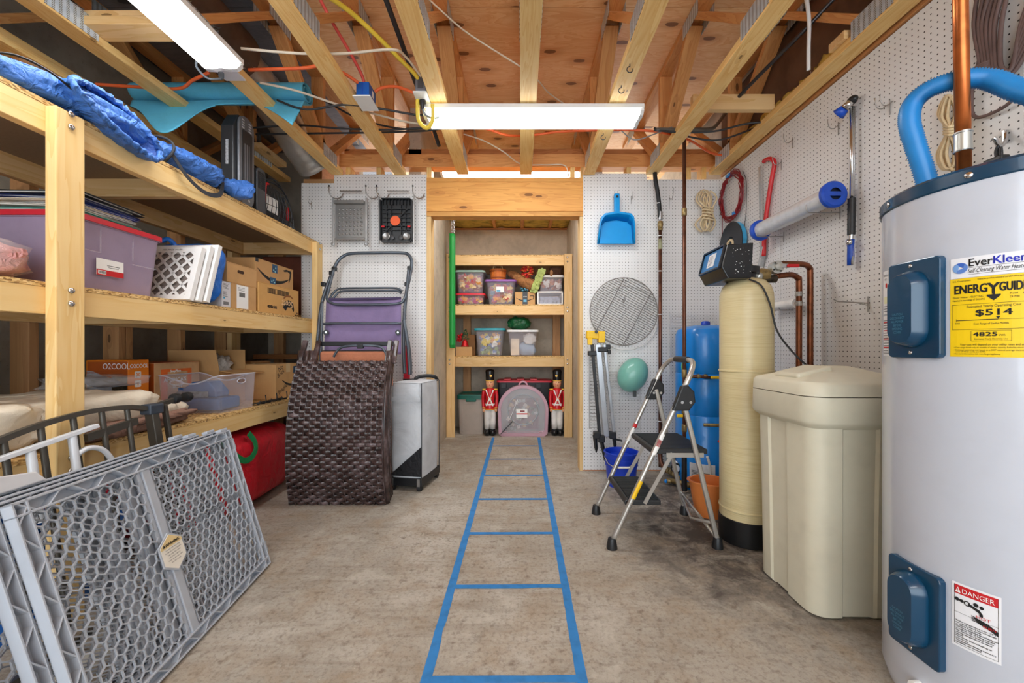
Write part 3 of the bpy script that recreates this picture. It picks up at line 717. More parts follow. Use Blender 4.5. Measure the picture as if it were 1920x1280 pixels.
# --- bottom deck
z0 = DECK[0] + .0012
OR = mat('orange_print', (238, 132, 20), .45, var=.03); ORD = mat('dark_orange_print', (178, 84, 26), .5, var=.05)
def o2():
    e = thing('fan_box', 'orange and grey printed fan box beside the near post on the bottom deck', 'box', (-2.05, 2.03, z0))
    x0, x1, y0, y1, zt = -2.16, -1.95, 1.98, 2.09, .897
    B().bx(x0, x1, y0, y1, z0, zt).build('carton_body', OR, e, bevel=.002)
    yf = y0 - .0006
    label_plate(e, 'print_field', (x1 - .003, y0 - .0002, z0), -AX, AZ, .20, .285, ORD)
    B().prism([(-.205 + .0, 0), (-.205, .24)] + [(-.205 + .17 * sin(a), .24 - .24 * (1 - cos(a)) ** 1.0) for a in [k * pi / 2 / 8 for k in range(1, 9)]], (x1, y0 - .0012, z0), AX, AZ, -.0006).build('print_grey', mat('grey_print', (176, 178, 184), .5), e)
    label_plate(e, 'picture', (x1 - .005, y0 - .0014, z0 + .06), -AX, AZ, .075, .15, mat('foliage_print', (70, 62, 44), .6, var=.45, scale=70))
    text('lettering', 'O2COOL', .042, (x1 - .125, y0 - .0022, zt - .045), AX, AZ, INKW, e, xs=.78)
    text('lettering', 'BATTERY OPERATED', .014, (x1 - .205, y0 - .0022, zt - .068), AX, AZ, mat('orange_ink', (190, 90, 40), .5), e, xs=.8)
    text('lettering', 'O2COOL', .028, (x1 + .0006, y0 + .008, zt - .040), AY, AZ, INKW, e, xs=.84, bold=.0006)
    for k in range(5):
        B().prism(rrect(.034, .034, .006, 3), (x1 + .0002, y0 + .05, zt - .075 - k * .046), AY, AZ, .0006).build('icon', INKW, e)
        b = B()
        if k == 0:
            for s in (-1, 1): b.bar((x1 + .0014, y0 + .042, zt - .075 - s * .008), (x1 + .0014, y0 + .058, zt - .075 + s * .008), .0006, .004, AZ)
        else: b.bx(x1 + .0009, x1 + .0014, y0 + .048, y0 + .053, zt - .083 - k * .046, zt - .068 - k * .046)
        b.build('icon_mark', OR, e)
o2()
e = carton('carton', 'tan carton with orange printed panel, behind the clear open bin', -2.16, -1.95, 2.12, 2.42, z0, .876, mat('kraft_card', (206, 164, 118), .75), flaps=False)
B().bx(-2.16, -1.951, 2.119, 2.1205, z0, .874).build('orange_side', ORD, e); B().bx(-2.159, -1.95, 2.121, 2.42, .876, .878).build('orange_top', ORD, e)
label_plate(e, 'print_panel', (-1.9499, 2.16, z0), AY, AZ, .20, .235, mat('orange_red_print', (232, 110, 40), .6)); label_plate(e, 'print_inset', (-1.9488, 2.20, z0), AY, AZ, .13, .22, mat('kraft_card', (0, 0, 0)))
text('lettering', "AMERICA'S", .030, (-1.9476, 2.175, z0 + .165), AY, AZ, INKW, e, bold=.0010)
text('lettering', 'BEST', .030, (-1.9476, 2.23, z0 + .128), AY, AZ, INKW, e, bold=.0010)
text('lettering', 'SnapPlate', .018, (-1.9476, 2.215, z0 + .218), AY, AZ, INKW, e, bold=.0008)
# open carton with bubble wrap
e = thing('open_carton', 'opened brown carton with raised flaps and bubble wrap poking out', 'box', (-1.95, 2.65, z0))
t_ = .004; x0, x1, y0, y1, zt = -2.15, -1.86, 2.46, 2.69, .815
B().bx(x0, x1, y0, y0 + t_, z0, zt).bx(x0, x1, y1 - t_, y1, z0, zt).bx(x0, x0 + t_, y0, y1, z0, zt).bx(x1 - t_, x1, y0, y1, z0, zt).bx(x0, x1, y0, y1, z0, z0 + t_).build('carton_body', CARD, e)
def flap(a, b_, d): B().add([a, b_, V(b_) + V(d), V(a) + V(d)], [(0, 1, 2, 3)]).build('flap', CARD, e, solid=.004)
flap((x0, y0, zt), (x1, y0, zt), (0, -.03, .13)); flap((x0, y1, zt), (x1, y1, zt), (0, .0, .13)); flap((x1, y0, zt), (x1, y1, zt), (.13, 0, -.02)); flap((x0, y0, zt), (x0, y1, zt), (-.02, 0, .12))
lump((-1.98, 2.58, .83), (.16, .16, .17), .8, 24, 16, .5, 9, 5, False).build('bubble_wrap', mat('bubble_film', (206, 202, 198), .25, var=.2, scale=60, bump=1.0, bscale=90), e, smooth=True)
# clear open bin with wavy rim
e = thing('open_bin', 'clear open bin with wavy rim and handle holes holding a blue case', 'storage bin', (-1.78, 2.27, z0))
def wavy():
    x0, x1, y0, y1, zt = -1.942, -1.60, 2.14, 2.40, .808; tp = .014; b = B(); n = 12; side = 24
    def rim(k, u):      # dip in the middle of each side
        return zt - .045 * (sin(pi * u) ** 2) * (1 if k in (0, 2) else .0)
    corners = [(x0, y0), (x1, y0), (x1, y1), (x0, y1)]; ring = []
    for k in range(4):
        a, c = V((*corners[k], 0)), V((*corners[(k + 1) % 4], 0))
        for i in range(side): u = i / side; p = a.lerp(c, u); ring.append((p, rim(k, u)))
    m = len(ring); cen = V(((x0 + x1) / 2, (y0 + y1) / 2, 0)); vs = []; fs = []; nv = 8
    for j in range(nv + 1):
        for p, zr in ring:
            s = 1 - tp * 4 * (1 - j / nv) ; q = cen + (p - cen) * (s if j else s)
            vs.append((q.x, q.y, z0 + .001 + (zr - z0) * j / nv))
    for j in range(nv):
        for i in range(m):
            k, u = i // side, (i % side) / side
            if j == 6 and ((k == 0 and .19 < u < .36) or (k == 1 and .44 < u < .68)): continue       # handle holes
            l = (i + 1) % m; fs.append((j * m + i, j * m + l, (j + 1) * m + l, (j + 1) * m + i))
    fs.append(tuple(range(m))[::-1]); b.add(vs, fs)
    b.build('tub', CLEAR, e, solid=.0025)
    B().tube([V(vs[nv * m + i]) for i in range(m)], .004, 6, True).build('rim', mat('clear_rim', (232, 230, 240), .25, alpha=.6), e, smooth=True)
    zb = z0 + (zt - z0) * 6.5 / nv
    B().tube([V((x0 + (x1 - x0) * .275, y0 + .0005, zb)) + V((a * .036, 0, b_)) for a, b_ in [(cos(t) * 1.0, sin(t) * .014) for t in [k * pi / 8 for k in range(16)]]], .003, 6, True).build('handle_ring', mat('clear_rim', (0, 0, 0)), e, smooth=True)
    B().tube([V((x1 - .0005, y0 + (y1 - y0) * .56, zb)) + V((0, a * .034, b_)) for a, b_ in [(cos(t), sin(t) * .014) for t in [k * pi / 8 for k in range(16)]]], .003, 6, True).build('handle_ring', mat('clear_rim', (0, 0, 0)), e, smooth=True)
wavy()
BL = mat('denim_blue_plastic', (42, 92, 150), .45, var=.08)
e = thing('tool_case', 'blue moulded tool case inside the clear open bin', 'case', (-1.76, 2.27, z0 + .005))
B().bx(-1.90, -1.645, 2.17, 2.34, z0 + .01, z0 + .075).build('tray', BL, e, bevel=.01)
B().prism([(-.12, 0), (-.135, .05), (-.09, .055), (-.05, .085), (.04, .085), (.085, .03), (.085, 0)], (-1.765, 2.30, z0 + .08), AX, AZ, .1).build('case_lid', BL, e, bevel=.008)
B().bx(-1.87, -1.70, 2.165, 2.17, z0 + .085, z0 + .115).build('fittings', mat('grey_bits', (120, 130, 140), .4, var=.4, scale=70), e)
# boxed with handwriting
e = carton('carton', 'brown carton with black handwriting at the far end of the bottom deck', -1.90, -1.66, 2.70, 2.99, z0, .846)
hx = -1.6594
for s, y, z, sz in (('No', 2.735, z0 + .185, .045), ('Brick', 2.725, z0 + .145, .040), ('Fragile', 2.735, z0 + .03, .042)):
    a = radians(28); text('handwriting', s, sz, (hx, y, z), (0, cos(a), sin(a)), (0, -sin(a), cos(a)), INK, e, shear=.15)
smile(e, (hx, 2.90, z0 + .13), AY, AZ, .26)
label_plate(e, 'tape_patch', (hx - .0004, 2.91, z0 + .17), AY, AZ, .06, .05, BT)
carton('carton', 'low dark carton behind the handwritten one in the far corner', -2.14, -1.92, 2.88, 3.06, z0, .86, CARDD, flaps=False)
# wire hook rail
e = thing('wire_rack', 'small black wire hook rack lying at the edge of the bottom deck', 'rack', (-1.62, 2.6, z0))
b = B().tube([(-1.60, 2.42, z0 + .012), (-1.60, 2.72, z0 + .012)], .004, 6).tube([(-1.63, 2.42, z0 + .012), (-1.63, 2.72, z0 + .012)], .004, 6)
for k in range(6):
    y = 2.43 + k * .056; b.tube(spline([(-1.64, y, z0 + .005), (-1.60, y, z0 + .006), (-1.588, y, z0 + .02), (-1.592, y, z0 + (.06 if k % 2 else .03))]), .0032, 6)
b.build('wires', BLACK, e, smooth=True)
# folded fabrics
BEI = fabric('beige_canvas', (224, 212, 192), .85, 1.0, 7); TAUPE = fabric('taupe_cloth', (152, 116, 100), .85, .8, 12)
e = thing('folded_cover', 'big folded beige canvas cover spilling over the bottom deck', 'cover', (-1.8, 1.5, z0))
lump((-1.86, 1.05, z0 + .10), (.52, .72, .17), .4, 60, 24, .12, 3.4, 1).build('fold', BEI, e, smooth=True)
lump((-1.83, 1.52, z0 + .10), (.48, .56, .15), .42, 60, 24, .14, 3.6, 4).build('fold', BEI, e, smooth=True)
lump((-1.77, 1.76, z0 + .07), (.34, .42, .08), .6, 40, 18, .16, 3.4, 8).build('fold', BEI, e, smooth=True)
e = thing('folded_tarp', 'rumpled taupe cloth tucked under the beige canvas cover', 'cloth', (-1.68, 1.6, z0))
lump((-1.66, 1.66, z0 + .032), (.20, .52, .062), .6, 44, 16, .30, 4.5, 2).build('fold', TAUPE, e, smooth=True)
lump((-1.63, 1.78, z0 + .05), (.16, .34, .03), .6, 36, 14, .35, 6, 6).build('fold', TAUPE, e, smooth=True)
e = thing('plastic_sleeve', 'clear plastic sleeve lying on the beige cover by the fan box', 'sleeve', (-1.9, 1.8, z0 + .17))
lump((-1.90, 1.78, z0 + .205), (.26, .30, .05), .6, 30, 12, .3, 5, 3).build('film', mat('clear_film', (0, 0, 0)), e, smooth=True)
B().grid(lambda u, v: V((-2.02 + .22 * u, 1.72 + .14 * v, z0 + .20 + .02 * sin(u * 5))), 8, 4).build('printed_insert', mat('insert_print', (96, 110, 130), .3, var=.4, scale=40), e, solid=.002)

# --- top deck
z0 = DECK[2] + .0012
NAVY = fabric('blue_nylon', (64, 116, 196), .5, 1.0, 18, spec=.5); STRAP = fabric('black_webbing', (52, 54, 60), .7, .2, 60)
def fab_tube(ctr, rad, nu=30, nv=40, fold=.16, seed=0, fl=0.75, fq=3):
    """bag lofted along a path, creased lengthwise, lying flat"""
    pts = spline(ctr, max(2, nv // (len(ctr) - 1))); rs = []; L = len(pts)
    rk = [rad[min(len(rad) - 1, int(i / (L - 1) * (len(rad) - 1)))] * (1 - (i / (L - 1) * (len(rad) - 1)) % 1) + rad[min(len(rad) - 1, int(i / (L - 1) * (len(rad) - 1)) + 1)] * ((i / (L - 1) * (len(rad) - 1)) % 1) for i in range(L)]
    vs = []; fs = []
    for i, p in enumerate(pts):
        t = (pts[min(i + 1, L - 1)] - pts[max(i - 1, 0)]).normalized(); sx = t.cross(AZ).normalized(); up = sx.cross(t)
        for k in range(nu):
            a = 2 * pi * k / nu; d = V((cos(a) * 2, sin(a) * 2, i / L * fq + seed))
            r = rk[i] * (1 + fold * (mn.noise(d * 1.6) + .6 * mn.noise(d * 4.0)))
            vs.append(p + sx * cos(a) * r + up * sin(a) * r * fl)
    for i in range(L - 1):
        for k in range(nu): l = (k + 1) % nu; fs.append((i * nu + k, i * nu + l, (i + 1) * nu + l, (i + 1) * nu + k))
    fs.append(tuple(range(nu))[::-1])
    return B().add(vs, fs), pts
e = thing('chair_bag', 'open-mouthed blue nylon bag sagging over the top deck by the near post', 'bag', (-1.65, 1.4, z0))
b, pts = fab_tube([(-1.68, .80, z0 + .016), (-1.67, 1.02, z0 + .022), (-1.66, 1.22, z0 + .040), (-1.655, 1.42, z0 + .066), (-1.64, 1.58, z0 + .070), (-1.615, 1.70, z0 + .055)], (.03, .05, .07, .095, .09, .06), fold=.2, seed=2, fl=.62)
o = b.map(lambda p: V((p[0], p[1], max(p[2], z0 + .001)))).build('bag_body', NAVY, e, smooth=True, solid=.003)
mo = spline([(-1.535, 1.36, z0 + .085), (-1.565, 1.44, z0 + .125), (-1.58, 1.54, z0 + .135), (-1.565, 1.63, z0 + .10), (-1.535, 1.69, z0 + .02), (-1.518, 1.66, z0 - .045), (-1.515, 1.58, z0 - .035), (-1.518, 1.48, z0 + .0), (-1.522, 1.40, z0 + .045)], 8, True); NM_ = len(mo)
cen = sum(mo, V()) / NM_; back = [V((-1.66, 1.42 + .26 * ((p.y - 1.36) / .33), z0 + .045 + (p.z - cen.z) * .45)) for p in mo]
# gathered sleeve from the sack out to the mouth, rim drooping over the beam
b = B(); vs = []; fs = []
for j in range(7):
    t = j / 6
    for i, p in enumerate(mo):
        q = back[i].lerp(p, t) + (p - cen).normalized() * (.022 * sin(pi * t) + .006 * sin(i * 1.9) * t); vs.append(q)
for j in range(6):
    for i in range(NM_): l = (i + 1) % NM_; fs.append((j * NM_ + i, j * NM_ + l, (j + 1) * NM_ + l, (j + 1) * NM_ + i))
b.add(vs, fs).build('mouth_sleeve', NAVY, e, smooth=True, solid=.003)
B().tube([p + V((.003 * sin(i * 2.2), .004 * cos(i * 1.7), .004 * sin(i * 2.9))) for i, p in enumerate(mo)], [.011 + .0035 * sin(i * 2.6) for i in range(NM_)], 8, True).build('ruffled_mouth', NAVY, e, smooth=True)
dp = cen + V((-.11, .0, -.01))
b = B(); vs = []; fs = []
for j in range(8):
    t = j / 7
    for i, p in enumerate(mo): vs.append(p.lerp(dp, t) + V((-.03 * sin(t * pi), 0, .010 * sin(i * .9) * sin(pi * t))))
for j in range(7):
    for i in range(NM_): l = (i + 1) % NM_; fs.append((j * NM_ + i, j * NM_ + l, (j + 1) * NM_ + l, (j + 1) * NM_ + i))
b.add(vs, fs).build('shaded_inside', fabric('blue_nylon_shaded', (34, 74, 148), .55, 1.0, 20), e, smooth=True)  # same blue fabric as outside, colour darkened for the shade within the mouth
B().tube(spline([(-1.60, 1.16, z0 + .03), (-1.555, 1.22, z0 + .07), (-1.54, 1.30, z0 + .075), (-1.545, 1.38, z0 + .06)]), .004, 6).build('drawstring', BLACK, e, smooth=True)
e = thing('chair_bag', 'narrow blue drawstring bag with grey strap lying before the black heater', 'bag', (-1.63, 1.95, z0))
b, pts = fab_tube([(-1.66, 1.74, z0 + .045), (-1.645, 1.82, z0 + .058), (-1.63, 1.95, z0 + .06), (-1.61, 2.07, z0 + .058), (-1.60, 2.115, z0 + .05), (-1.585, 2.18, z0 + .05), (-1.565, 2.245, z0 + .04)], (.03, .068, .078, .07, .026, .055, .088), fold=.26, seed=9, fl=.8, fq=9)
b.map(lambda p: V((p[0], p[1], max(p[2], z0 + .001)))).build('bag_body', NAVY, e, smooth=True, solid=.003)
for yy, dz in ((1.80, .07), (2.10, .06)):
    B().tube([(-1.64 + .072 * cos(a), yy + .012 * sin(a * 2), z0 + .062 + .066 * sin(a)) for a in [k * 2 * pi / 24 for k in range(24)]], [.006] * 24, 6, True).build('strap', STRAP, e, smooth=True)
b = B(); sp = spline([(-1.575, 1.80, z0 + .05), (-1.555, 1.86, z0 - .03), (-1.55, 1.96, z0 - .065), (-1.555, 2.06, z0 - .035), (-1.57, 2.10, z0 + .05)], 10)
for i in range(len(sp) - 1): b.bar(sp[i], sp[i + 1], .022, .002, (1, 0, .2))
b.build('strap', STRAP, e)
# black heaters
DK = mat('heater_black', (44, 46, 50), .38, var=.08); GR = mat('heater_grey', (122, 124, 130), .35, .3, var=.05)
e = thing('tower_heater', 'tall black tower heater with grey front panel on the top deck', 'heater', (-1.66, 2.35, z0))
B().prism([(.05, .0), (-.06, .07), (-.075, .12), (-.075, .44), (-.03, .525), (.03, .535), (.07, .51), (.085, .47), (.085, .07), (.075, .02)], (-1.71, 2.345, z0 + .003), AY, AZ, .075).build('body', DK, e, bevel=.008)
B().prism(rrect(.13, .525, .06, 6, 0, .268), (-1.634, 2.36, z0 + .003), AY, AZ, .014).build('front_panel', GR, e, bevel=.004)
B().prism(rrect(.085, .37, .012, 3, 0, .26), (-1.62, 2.36, z0 + .003), AY, AZ, .003).build('grille_recess', DK, e)
for k in range(3): B().bx(-1.618, -1.6155, 2.335 + k * .018, 2.341 + k * .018, z0 + .14, z0 + .37).build('grille_slot', GR, e)
for k in range(4):
    for j in range(2): B().bx(-1.6205, -1.6175, 2.315 + j * .06, 2.335 + j * .06, z0 + .455 + k * .015, z0 + .462 + k * .015).build('button', mat('button_grey', (200, 200, 204), .4), e)
B().cyl((-1.62, 2.375, z0 + .045), (-1.6185, 2.375, z0 + .045), .009, 12).build('badge', CHROME, e)
label_plate(e, 'rating_label', (-1.68, 2.2693, z0 + .22), AX, AZ, .016, .14, mat('label_grey', (170, 172, 176), .5, var=.3, scale=120))
B().lathe([(.085, 0), (.08, .012), (.03, .02)], (-1.68, 2.36, z0), 24).build('foot', DK, e, smooth=40)
e = thing('fan_heater', 'smaller black heater with grille top just beyond the tower heater', 'heater', (-1.66, 2.5, z0))
B().prism(rrect(.085, .29, .03, 5, 0, .15), (-1.70, 2.50, z0), AY, AZ, .075).build('body', mat('heater_black_b', (70, 72, 76), .35), e, bevel=.004)
b = B()
for k in range(9): b.bx(-1.625, -1.6225, 2.468, 2.532, z0 + .165 + k * .0125, z0 + .171 + k * .0125)
for k in range(6): b.bx(-1.625, -1.6222, 2.468 + k * .0118, 2.471 + k * .0118, z0 + .165, z0 + .27)
b.build('grille', BLACK, e)
e = thing('wire_heater', 'black portable heater with wire guard, red trim and white label', 'heater', (-1.66, 2.72, z0))
B().prism([(-.14, .0), (.16, .0), (.17, .05), (.12, .10), (.10, .22), (-.06, .26), (-.13, .24), (-.15, .06)], (-1.72, 2.71, z0), AY, AZ, .06).build('body', BLACK, e, bevel=.012)
B().tube(spline([(-1.655, 2.565, z0 + .02), (-1.645, 2.56, z0 + .14), (-1.65, 2.58, z0 + .23), (-1.66, 2.62, z0 + .25)]), .008, 8).build('red_trim', INKR, e, smooth=True)
B().tube([(-1.645, 2.81, z0 + .07), (-1.645, 2.815, z0 + .16)], .008, 8).build('red_trim', INKR, e, smooth=True)
label_plate(e, 'label', (-1.6595, 2.60, z0 + .075), AY, AZ, .12, .10, INKW, .003)
b = B()
for k in range(7): b.tube(spline([(-1.65, 2.57 + k * .045, z0 + .02), (-1.63, 2.575 + k * .043, z0 + .12), (-1.65, 2.58 + k * .035, z0 + .24)]), .0022, 5)
for k in range(4): b.tube(spline([(-1.645, 2.565, z0 + .05 + k * .055), (-1.628, 2.70, z0 + .055 + k * .055), (-1.645, 2.85 - k * .012, z0 + .05 + k * .05)]), .0022, 5)
b.build('wire_guard', mat('dark_wire', (60, 60, 64), .3, .8), e, smooth=True)
for a in (0, 1): B().tube(spline([(-1.69, 2.60, z0 + .265), (-1.66, 2.68 + .02 * a, z0 + .30 - .02 * a), (-1.65, 2.80, z0 + .24), (-1.645, 2.87, z0 + .12), (-1.64, 2.88, z0 - .02 * a + .01)]), .0055, 7).build('cable', BLACK, e, smooth=True)
B().bx(-1.70, -1.66, 2.86, 2.91, z0, z0 + .075).build('foot_box', DK, e, bevel=.004)
text('lettering', '2', .03, (-1.6596, 2.872, z0 + .03), AY, AZ, INKW, e)
e = thing('plastic_case', 'small pale grey plastic case behind the narrow blue bag', 'case', (-1.8, 2.16, z0))
B().bx(-1.86, -1.77, 2.14, 2.22, z0, z0 + .19).build('case_body', mat('pale_grey_plastic', (176, 178, 182), .4), e, bevel=.012)
B().bx(-1.862, -1.768, 2.138, 2.222, z0 + .19, z0 + .225).build('case_lid', mat('pale_grey_lid', (190, 192, 196), .35), e, bevel=.012)
# foam mat rolled across the trusses
e = thing('foam_mat', 'teal blue foam mat loosely rolled, lying across the trusses', 'mat', (-1.7, 2.25, 2.34))
TEAL = mat('teal_foam', (92, 186, 220), .8, var=.05, bump=.3, bscale=220)
def matf(u, v):
    x = -2.20 + .98 * u
    if v < .62:
        a = v / .62 * 2 * pi * 2; r = .030 + .034 * v / .62; return V((x, 2.28 - r * sin(a), 2.412 - r * cos(a) * .9 + (.002 if v > .3 else 0)))
    k = (v - .62) / .38; hang = .04 + .27 * math.exp(-((u - .24) / .15) ** 2) + .20 * max(0, (u - .72) / .28) ** 1.3
    d = k * hang; return V((x + .10 * k * (u < .5) * hang * 3, 2.28 - .02 - .55 * d, 2.36 + .004 - .9 * d * (1 if d > .0 else 0)))
B().grid(matf, 70, 44).build('rolled_sheet', TEAL, e, smooth=70, solid=.005)

# --- under the shelf
e = thing('duffel_bag', 'red zipped storage bag with green handles under the bottom deck', 'bag', (-1.8, 2.4, 0))
REDF = fabric('red_oxford_cloth', (206, 26, 44), .42, .7, 9, spec=.55)
lump((-1.80, 2.36, .235), (.46, 1.12, .47), .55, 50, 30, .045, 2.6, 7).build('bag_body', REDF, e, smooth=True)
GRN = fabric('green_webbing', (22, 132, 74), .6, .2, 60)
b = B(); sp = spline([PX(414, 826, -1.57), PX(440, 852, -1.55), PX(457, 863, -1.545), PX(471, 858, -1.55), PX(480, 841, -1.56), PX(477, 826, -1.57), PX(466, 812, -1.58)], 9)
for i in range(len(sp) - 1): b.bar(sp[i], sp[i + 1], .034, .003, (1, 0, .1))
b.build('handle', GRN, e)
tote('storage_bin', 'blue plastic bin glimpsed through the lattice gate under the shelf', -2.1, -1.62, 1.22, 1.66, 0, .30, None, mat('blue_bin', (32, 104, 190), .4), .03)

# ---------------------------------------------------------------- lattice pet gates leaning on the shelf
GP = mat('grey_gate_plastic', (178, 184, 194), .42, var=.04); GPD = mat('pale_gate_plastic', (206, 206, 208), .45, var=.03)
gang = math.atan2(.169, .592)
def gate_frame(dx):
    """local: u along the floor edge towards the far end, v up the lean, w out of the face"""
    o = V((-1.018 - dx, .925, 0.004)); U = V((-.1287, 1, 0)).normalized(); nrm = V((U.y, -U.x, 0)) 
    Vv = (AZ * cos(gang) - nrm * sin(gang)); W = U.cross(Vv).normalized()
    if W.dot(nrm) < 0: W = -W
    return o, U, Vv, W
def hexes(b, u0, u1, v0, v1, s, w0, d, th):
    """honeycomb of ribs filling a rectangle"""
    seen = set(); dxh = s * sqrt(3); j = 0
    cy = v0
    while cy < v1 + s:
        cx = u0 + (dxh / 2 if j % 2 else 0)
        while cx < u1 + s:
            pts = [(cx + s * sin(k * pi / 3), cy + s * cos(k * pi / 3)) for k in range(6)]
            for k in range(6):
                a, c = pts[k], pts[(k + 1) % 6]; key = (round((a[0] + c[0]) * 500), round((a[1] + c[1]) * 500))
                if key in seen: continue
                seen.add(key)
                ins = lambda p: u0 <= p[0] <= u1 and v0 <= p[1] <= v1
                if not ins(a) and not ins(c): continue
                cl = lambda p: (min(max(p[0], u0), u1), min(max(p[1], v0), v1))
                a, c = cl(a), cl(c)
                if abs(a[0] - c[0]) + abs(a[1] - c[1]) > .004: b.append((a, c))
            cx += dxh
        cy += s * 1.5; j += 1
def make_gate(dx, du, lab, warn=False, fine=True):
    o, U, Vv, W = gate_frame(dx); L, Hh, D, MU = .838, .615, .026, .372
    e = thing('lattice_gate', lab, 'pet gate', o, 'leaning pet gates')
    g = lambda u, v, w=0: o + U * (u + du) + Vv * v + W * w
    def ubox(b, u0, u1, v0, v1, w0, w1):
        return b.add([g(u, v, w) for w in (w0, w1) for u, v in ((u0, v0), (u1, v0), (u1, v1), (u0, v1))], [(3, 2, 1, 0), (4, 5, 6, 7), (0, 1, 5, 4), (1, 2, 6, 5), (2, 3, 7, 6), (3, 0, 4, 7)])
    fw = .036
    b = B()
    for (a, c) in (((0, 0), (L, 0)), ((0, Hh), (L, Hh)), ((0, 0), (0, Hh)), ((L, 0), (L, Hh))):
        u0, u1, v0, v1 = min(a[0], c[0]), max(a[0], c[0]), min(a[1], c[1]), max(a[1], c[1])
        hz = v0 == v1; s = 1 if (v0 < .1 if hz else u0 < .1) else -1
        for off in (0, fw - .006):                        # two thin walls with a web: an open channel
            if hz: ubox(b, u0, u1, v0 + s * off, v0 + s * off + s * .006, 0, D)
            else: ubox(b, u0 + s * off, u0 + s * off + s * .006, v0, v1, 0, D)
        if hz: ubox(b, u0, u1, v0, v0 + s * fw, 0, .004)
        else: ubox(b, u0, u0 + s * fw, v0, v1, 0, .004)
        n = 13 if hz else 9                               # zig-zag stiffening ribs in the channel
        for k in range(n):
            t0, t1 = (k + .2) / n, (k + .75) / n
            if k % 2: t0, t1 = t1, t0
            if hz: p, q = (u0 + (u1 - u0) * t0, v0 + s * .004), (u0 + (u1 - u0) * t1, v0 + s * (fw - .004))
            else: p, q = (u0 + s * .004, v0 + (v1 - v0) * t0), (u0 + s * (fw - .004), v0 + (v1 - v0) * t1)
            b.bar(g(*p, D / 2), g(*q, D / 2), .004, D - .002, W)
    b.build('frame', GP, e, bevel=.0012, seg=1)
    b = B(); ubox(b, MU - .028, MU + .028, fw - .006, Hh - fw + .006, .004, .016); ubox(b, MU - .015, MU + .015, fw - .006, Hh - fw + .006, .016, .023)
    b.build('mullion', GP, e, bevel=.002)
    for u0, u1 in ((fw - .002, MU - .026), (MU + .026, L - fw + .002)):
        segs = []; hexes(segs, u0, u1, fw, Hh - fw, .0205, 0, 0, 0); b = B()
        for a, c in segs: b.bar(g(*a, .018), g(*c, .018), .0034, .0045, W)
        stuff(b.build('honeycomb', GP, e))
    b = B()
    for v in (.05, Hh - .09): ubox(b, L, L + .014, v, v + .05, .002, D - .004)
    ubox(b, L - .06, L - .01, Hh, Hh + .012, .002, D - .002)
    b.build('slide_tab', GP, e, bevel=.003)
    if warn:
        hx = [(.052 * sin(k * pi / 3), .058 * cos(k * pi / 3)) for k in range(6)]; c = g(MU, Hh * .49, .0235)
        B().prism([(x * 1.12, y * 1.12) for x, y in hx][::-1], c, U, Vv, -.004 if U.cross(Vv).dot(W) < 0 else .004).build('plaque', GP, e, bevel=.002)
        sg = -1 if U.cross(Vv).dot(W) < 0 else 1
        B().prism(hx[::-1], c + W * .0042, U, Vv, .0008 * sg).build('warning_label', mat('cream_label', (240, 234, 222), .5, var=.02), e)
        B().prism([(-.045, .029), (0, .056), (.045, .029), (.045, .02), (-.045, .02)][::-1], c + W * .0050, U, Vv, .0006 * sg).build('label_band', mat('sand_label', (232, 206, 150), .5), e)
        UU = -U if sg < 0 else U
        fnw = lambda a_, b_: c + U * a_ + Vv * b_ + W * .0062
        text('lettering', 'WARNING', .0125, c, U, Vv, INK, e, al='CENTER', bold=.0004, fn=lambda a_, b_: fnw(a_ + .004, b_ + .025))
        B().add([fnw(-.036, .025), fnw(-.026, .025), fnw(-.031, .035)], [(0, 1, 2)]).build('warning_triangle', INK, e)
        for k, s_ in enumerate(('Use only with the locking', 'mechanism securely engaged.', 'Stop using when a child', 'can climb or open it.', 'Never use to keep a child', 'away from a pool.')):
            text('lettering', s_, .0058, c, U, Vv, INK, e, al='CENTER', fn=lambda a_, b_, k=k: fnw(a_, b_ + .013 - .0085 * k))
    return e
make_gate(0, 0, 'grey honeycomb pet gate panel with warning plaque, outermost of the leaning stack', True)
make_gate(.034, -.035, 'grey honeycomb pet gate panel, second in the leaning stack')
make_gate(.068, -.10, 'grey honeycomb pet gate panel, third in the leaning stack')
make_gate(.102, -.13, 'grey honeycomb pet gate panel against the shelf, innermost of the leaning stack')
o, U, Vv, W = gate_frame(.085)
e = thing('gate_latch', 'pale grey slotted latch cover on top of the leaning pet gates', 'latch', o + Vv * .64)
B().prism([(-.15, 0), (.17, 0), (.15, .03), (.05, .045), (-.02, .05), (-.06, .07), (-.15, .05)][::-1], o + Vv * .618 + U * .0, U, Vv, .02).build('cover', GPD, e, bevel=.004)
for a, c in ((-.03, .03), (.045, .025)): B().cyl(o + Vv * (.618 + c) + U * a - W * .022, o + Vv * (.618 + c) + U * a + W * .022, .005, 10).build('screw_hole', BLACK, e)

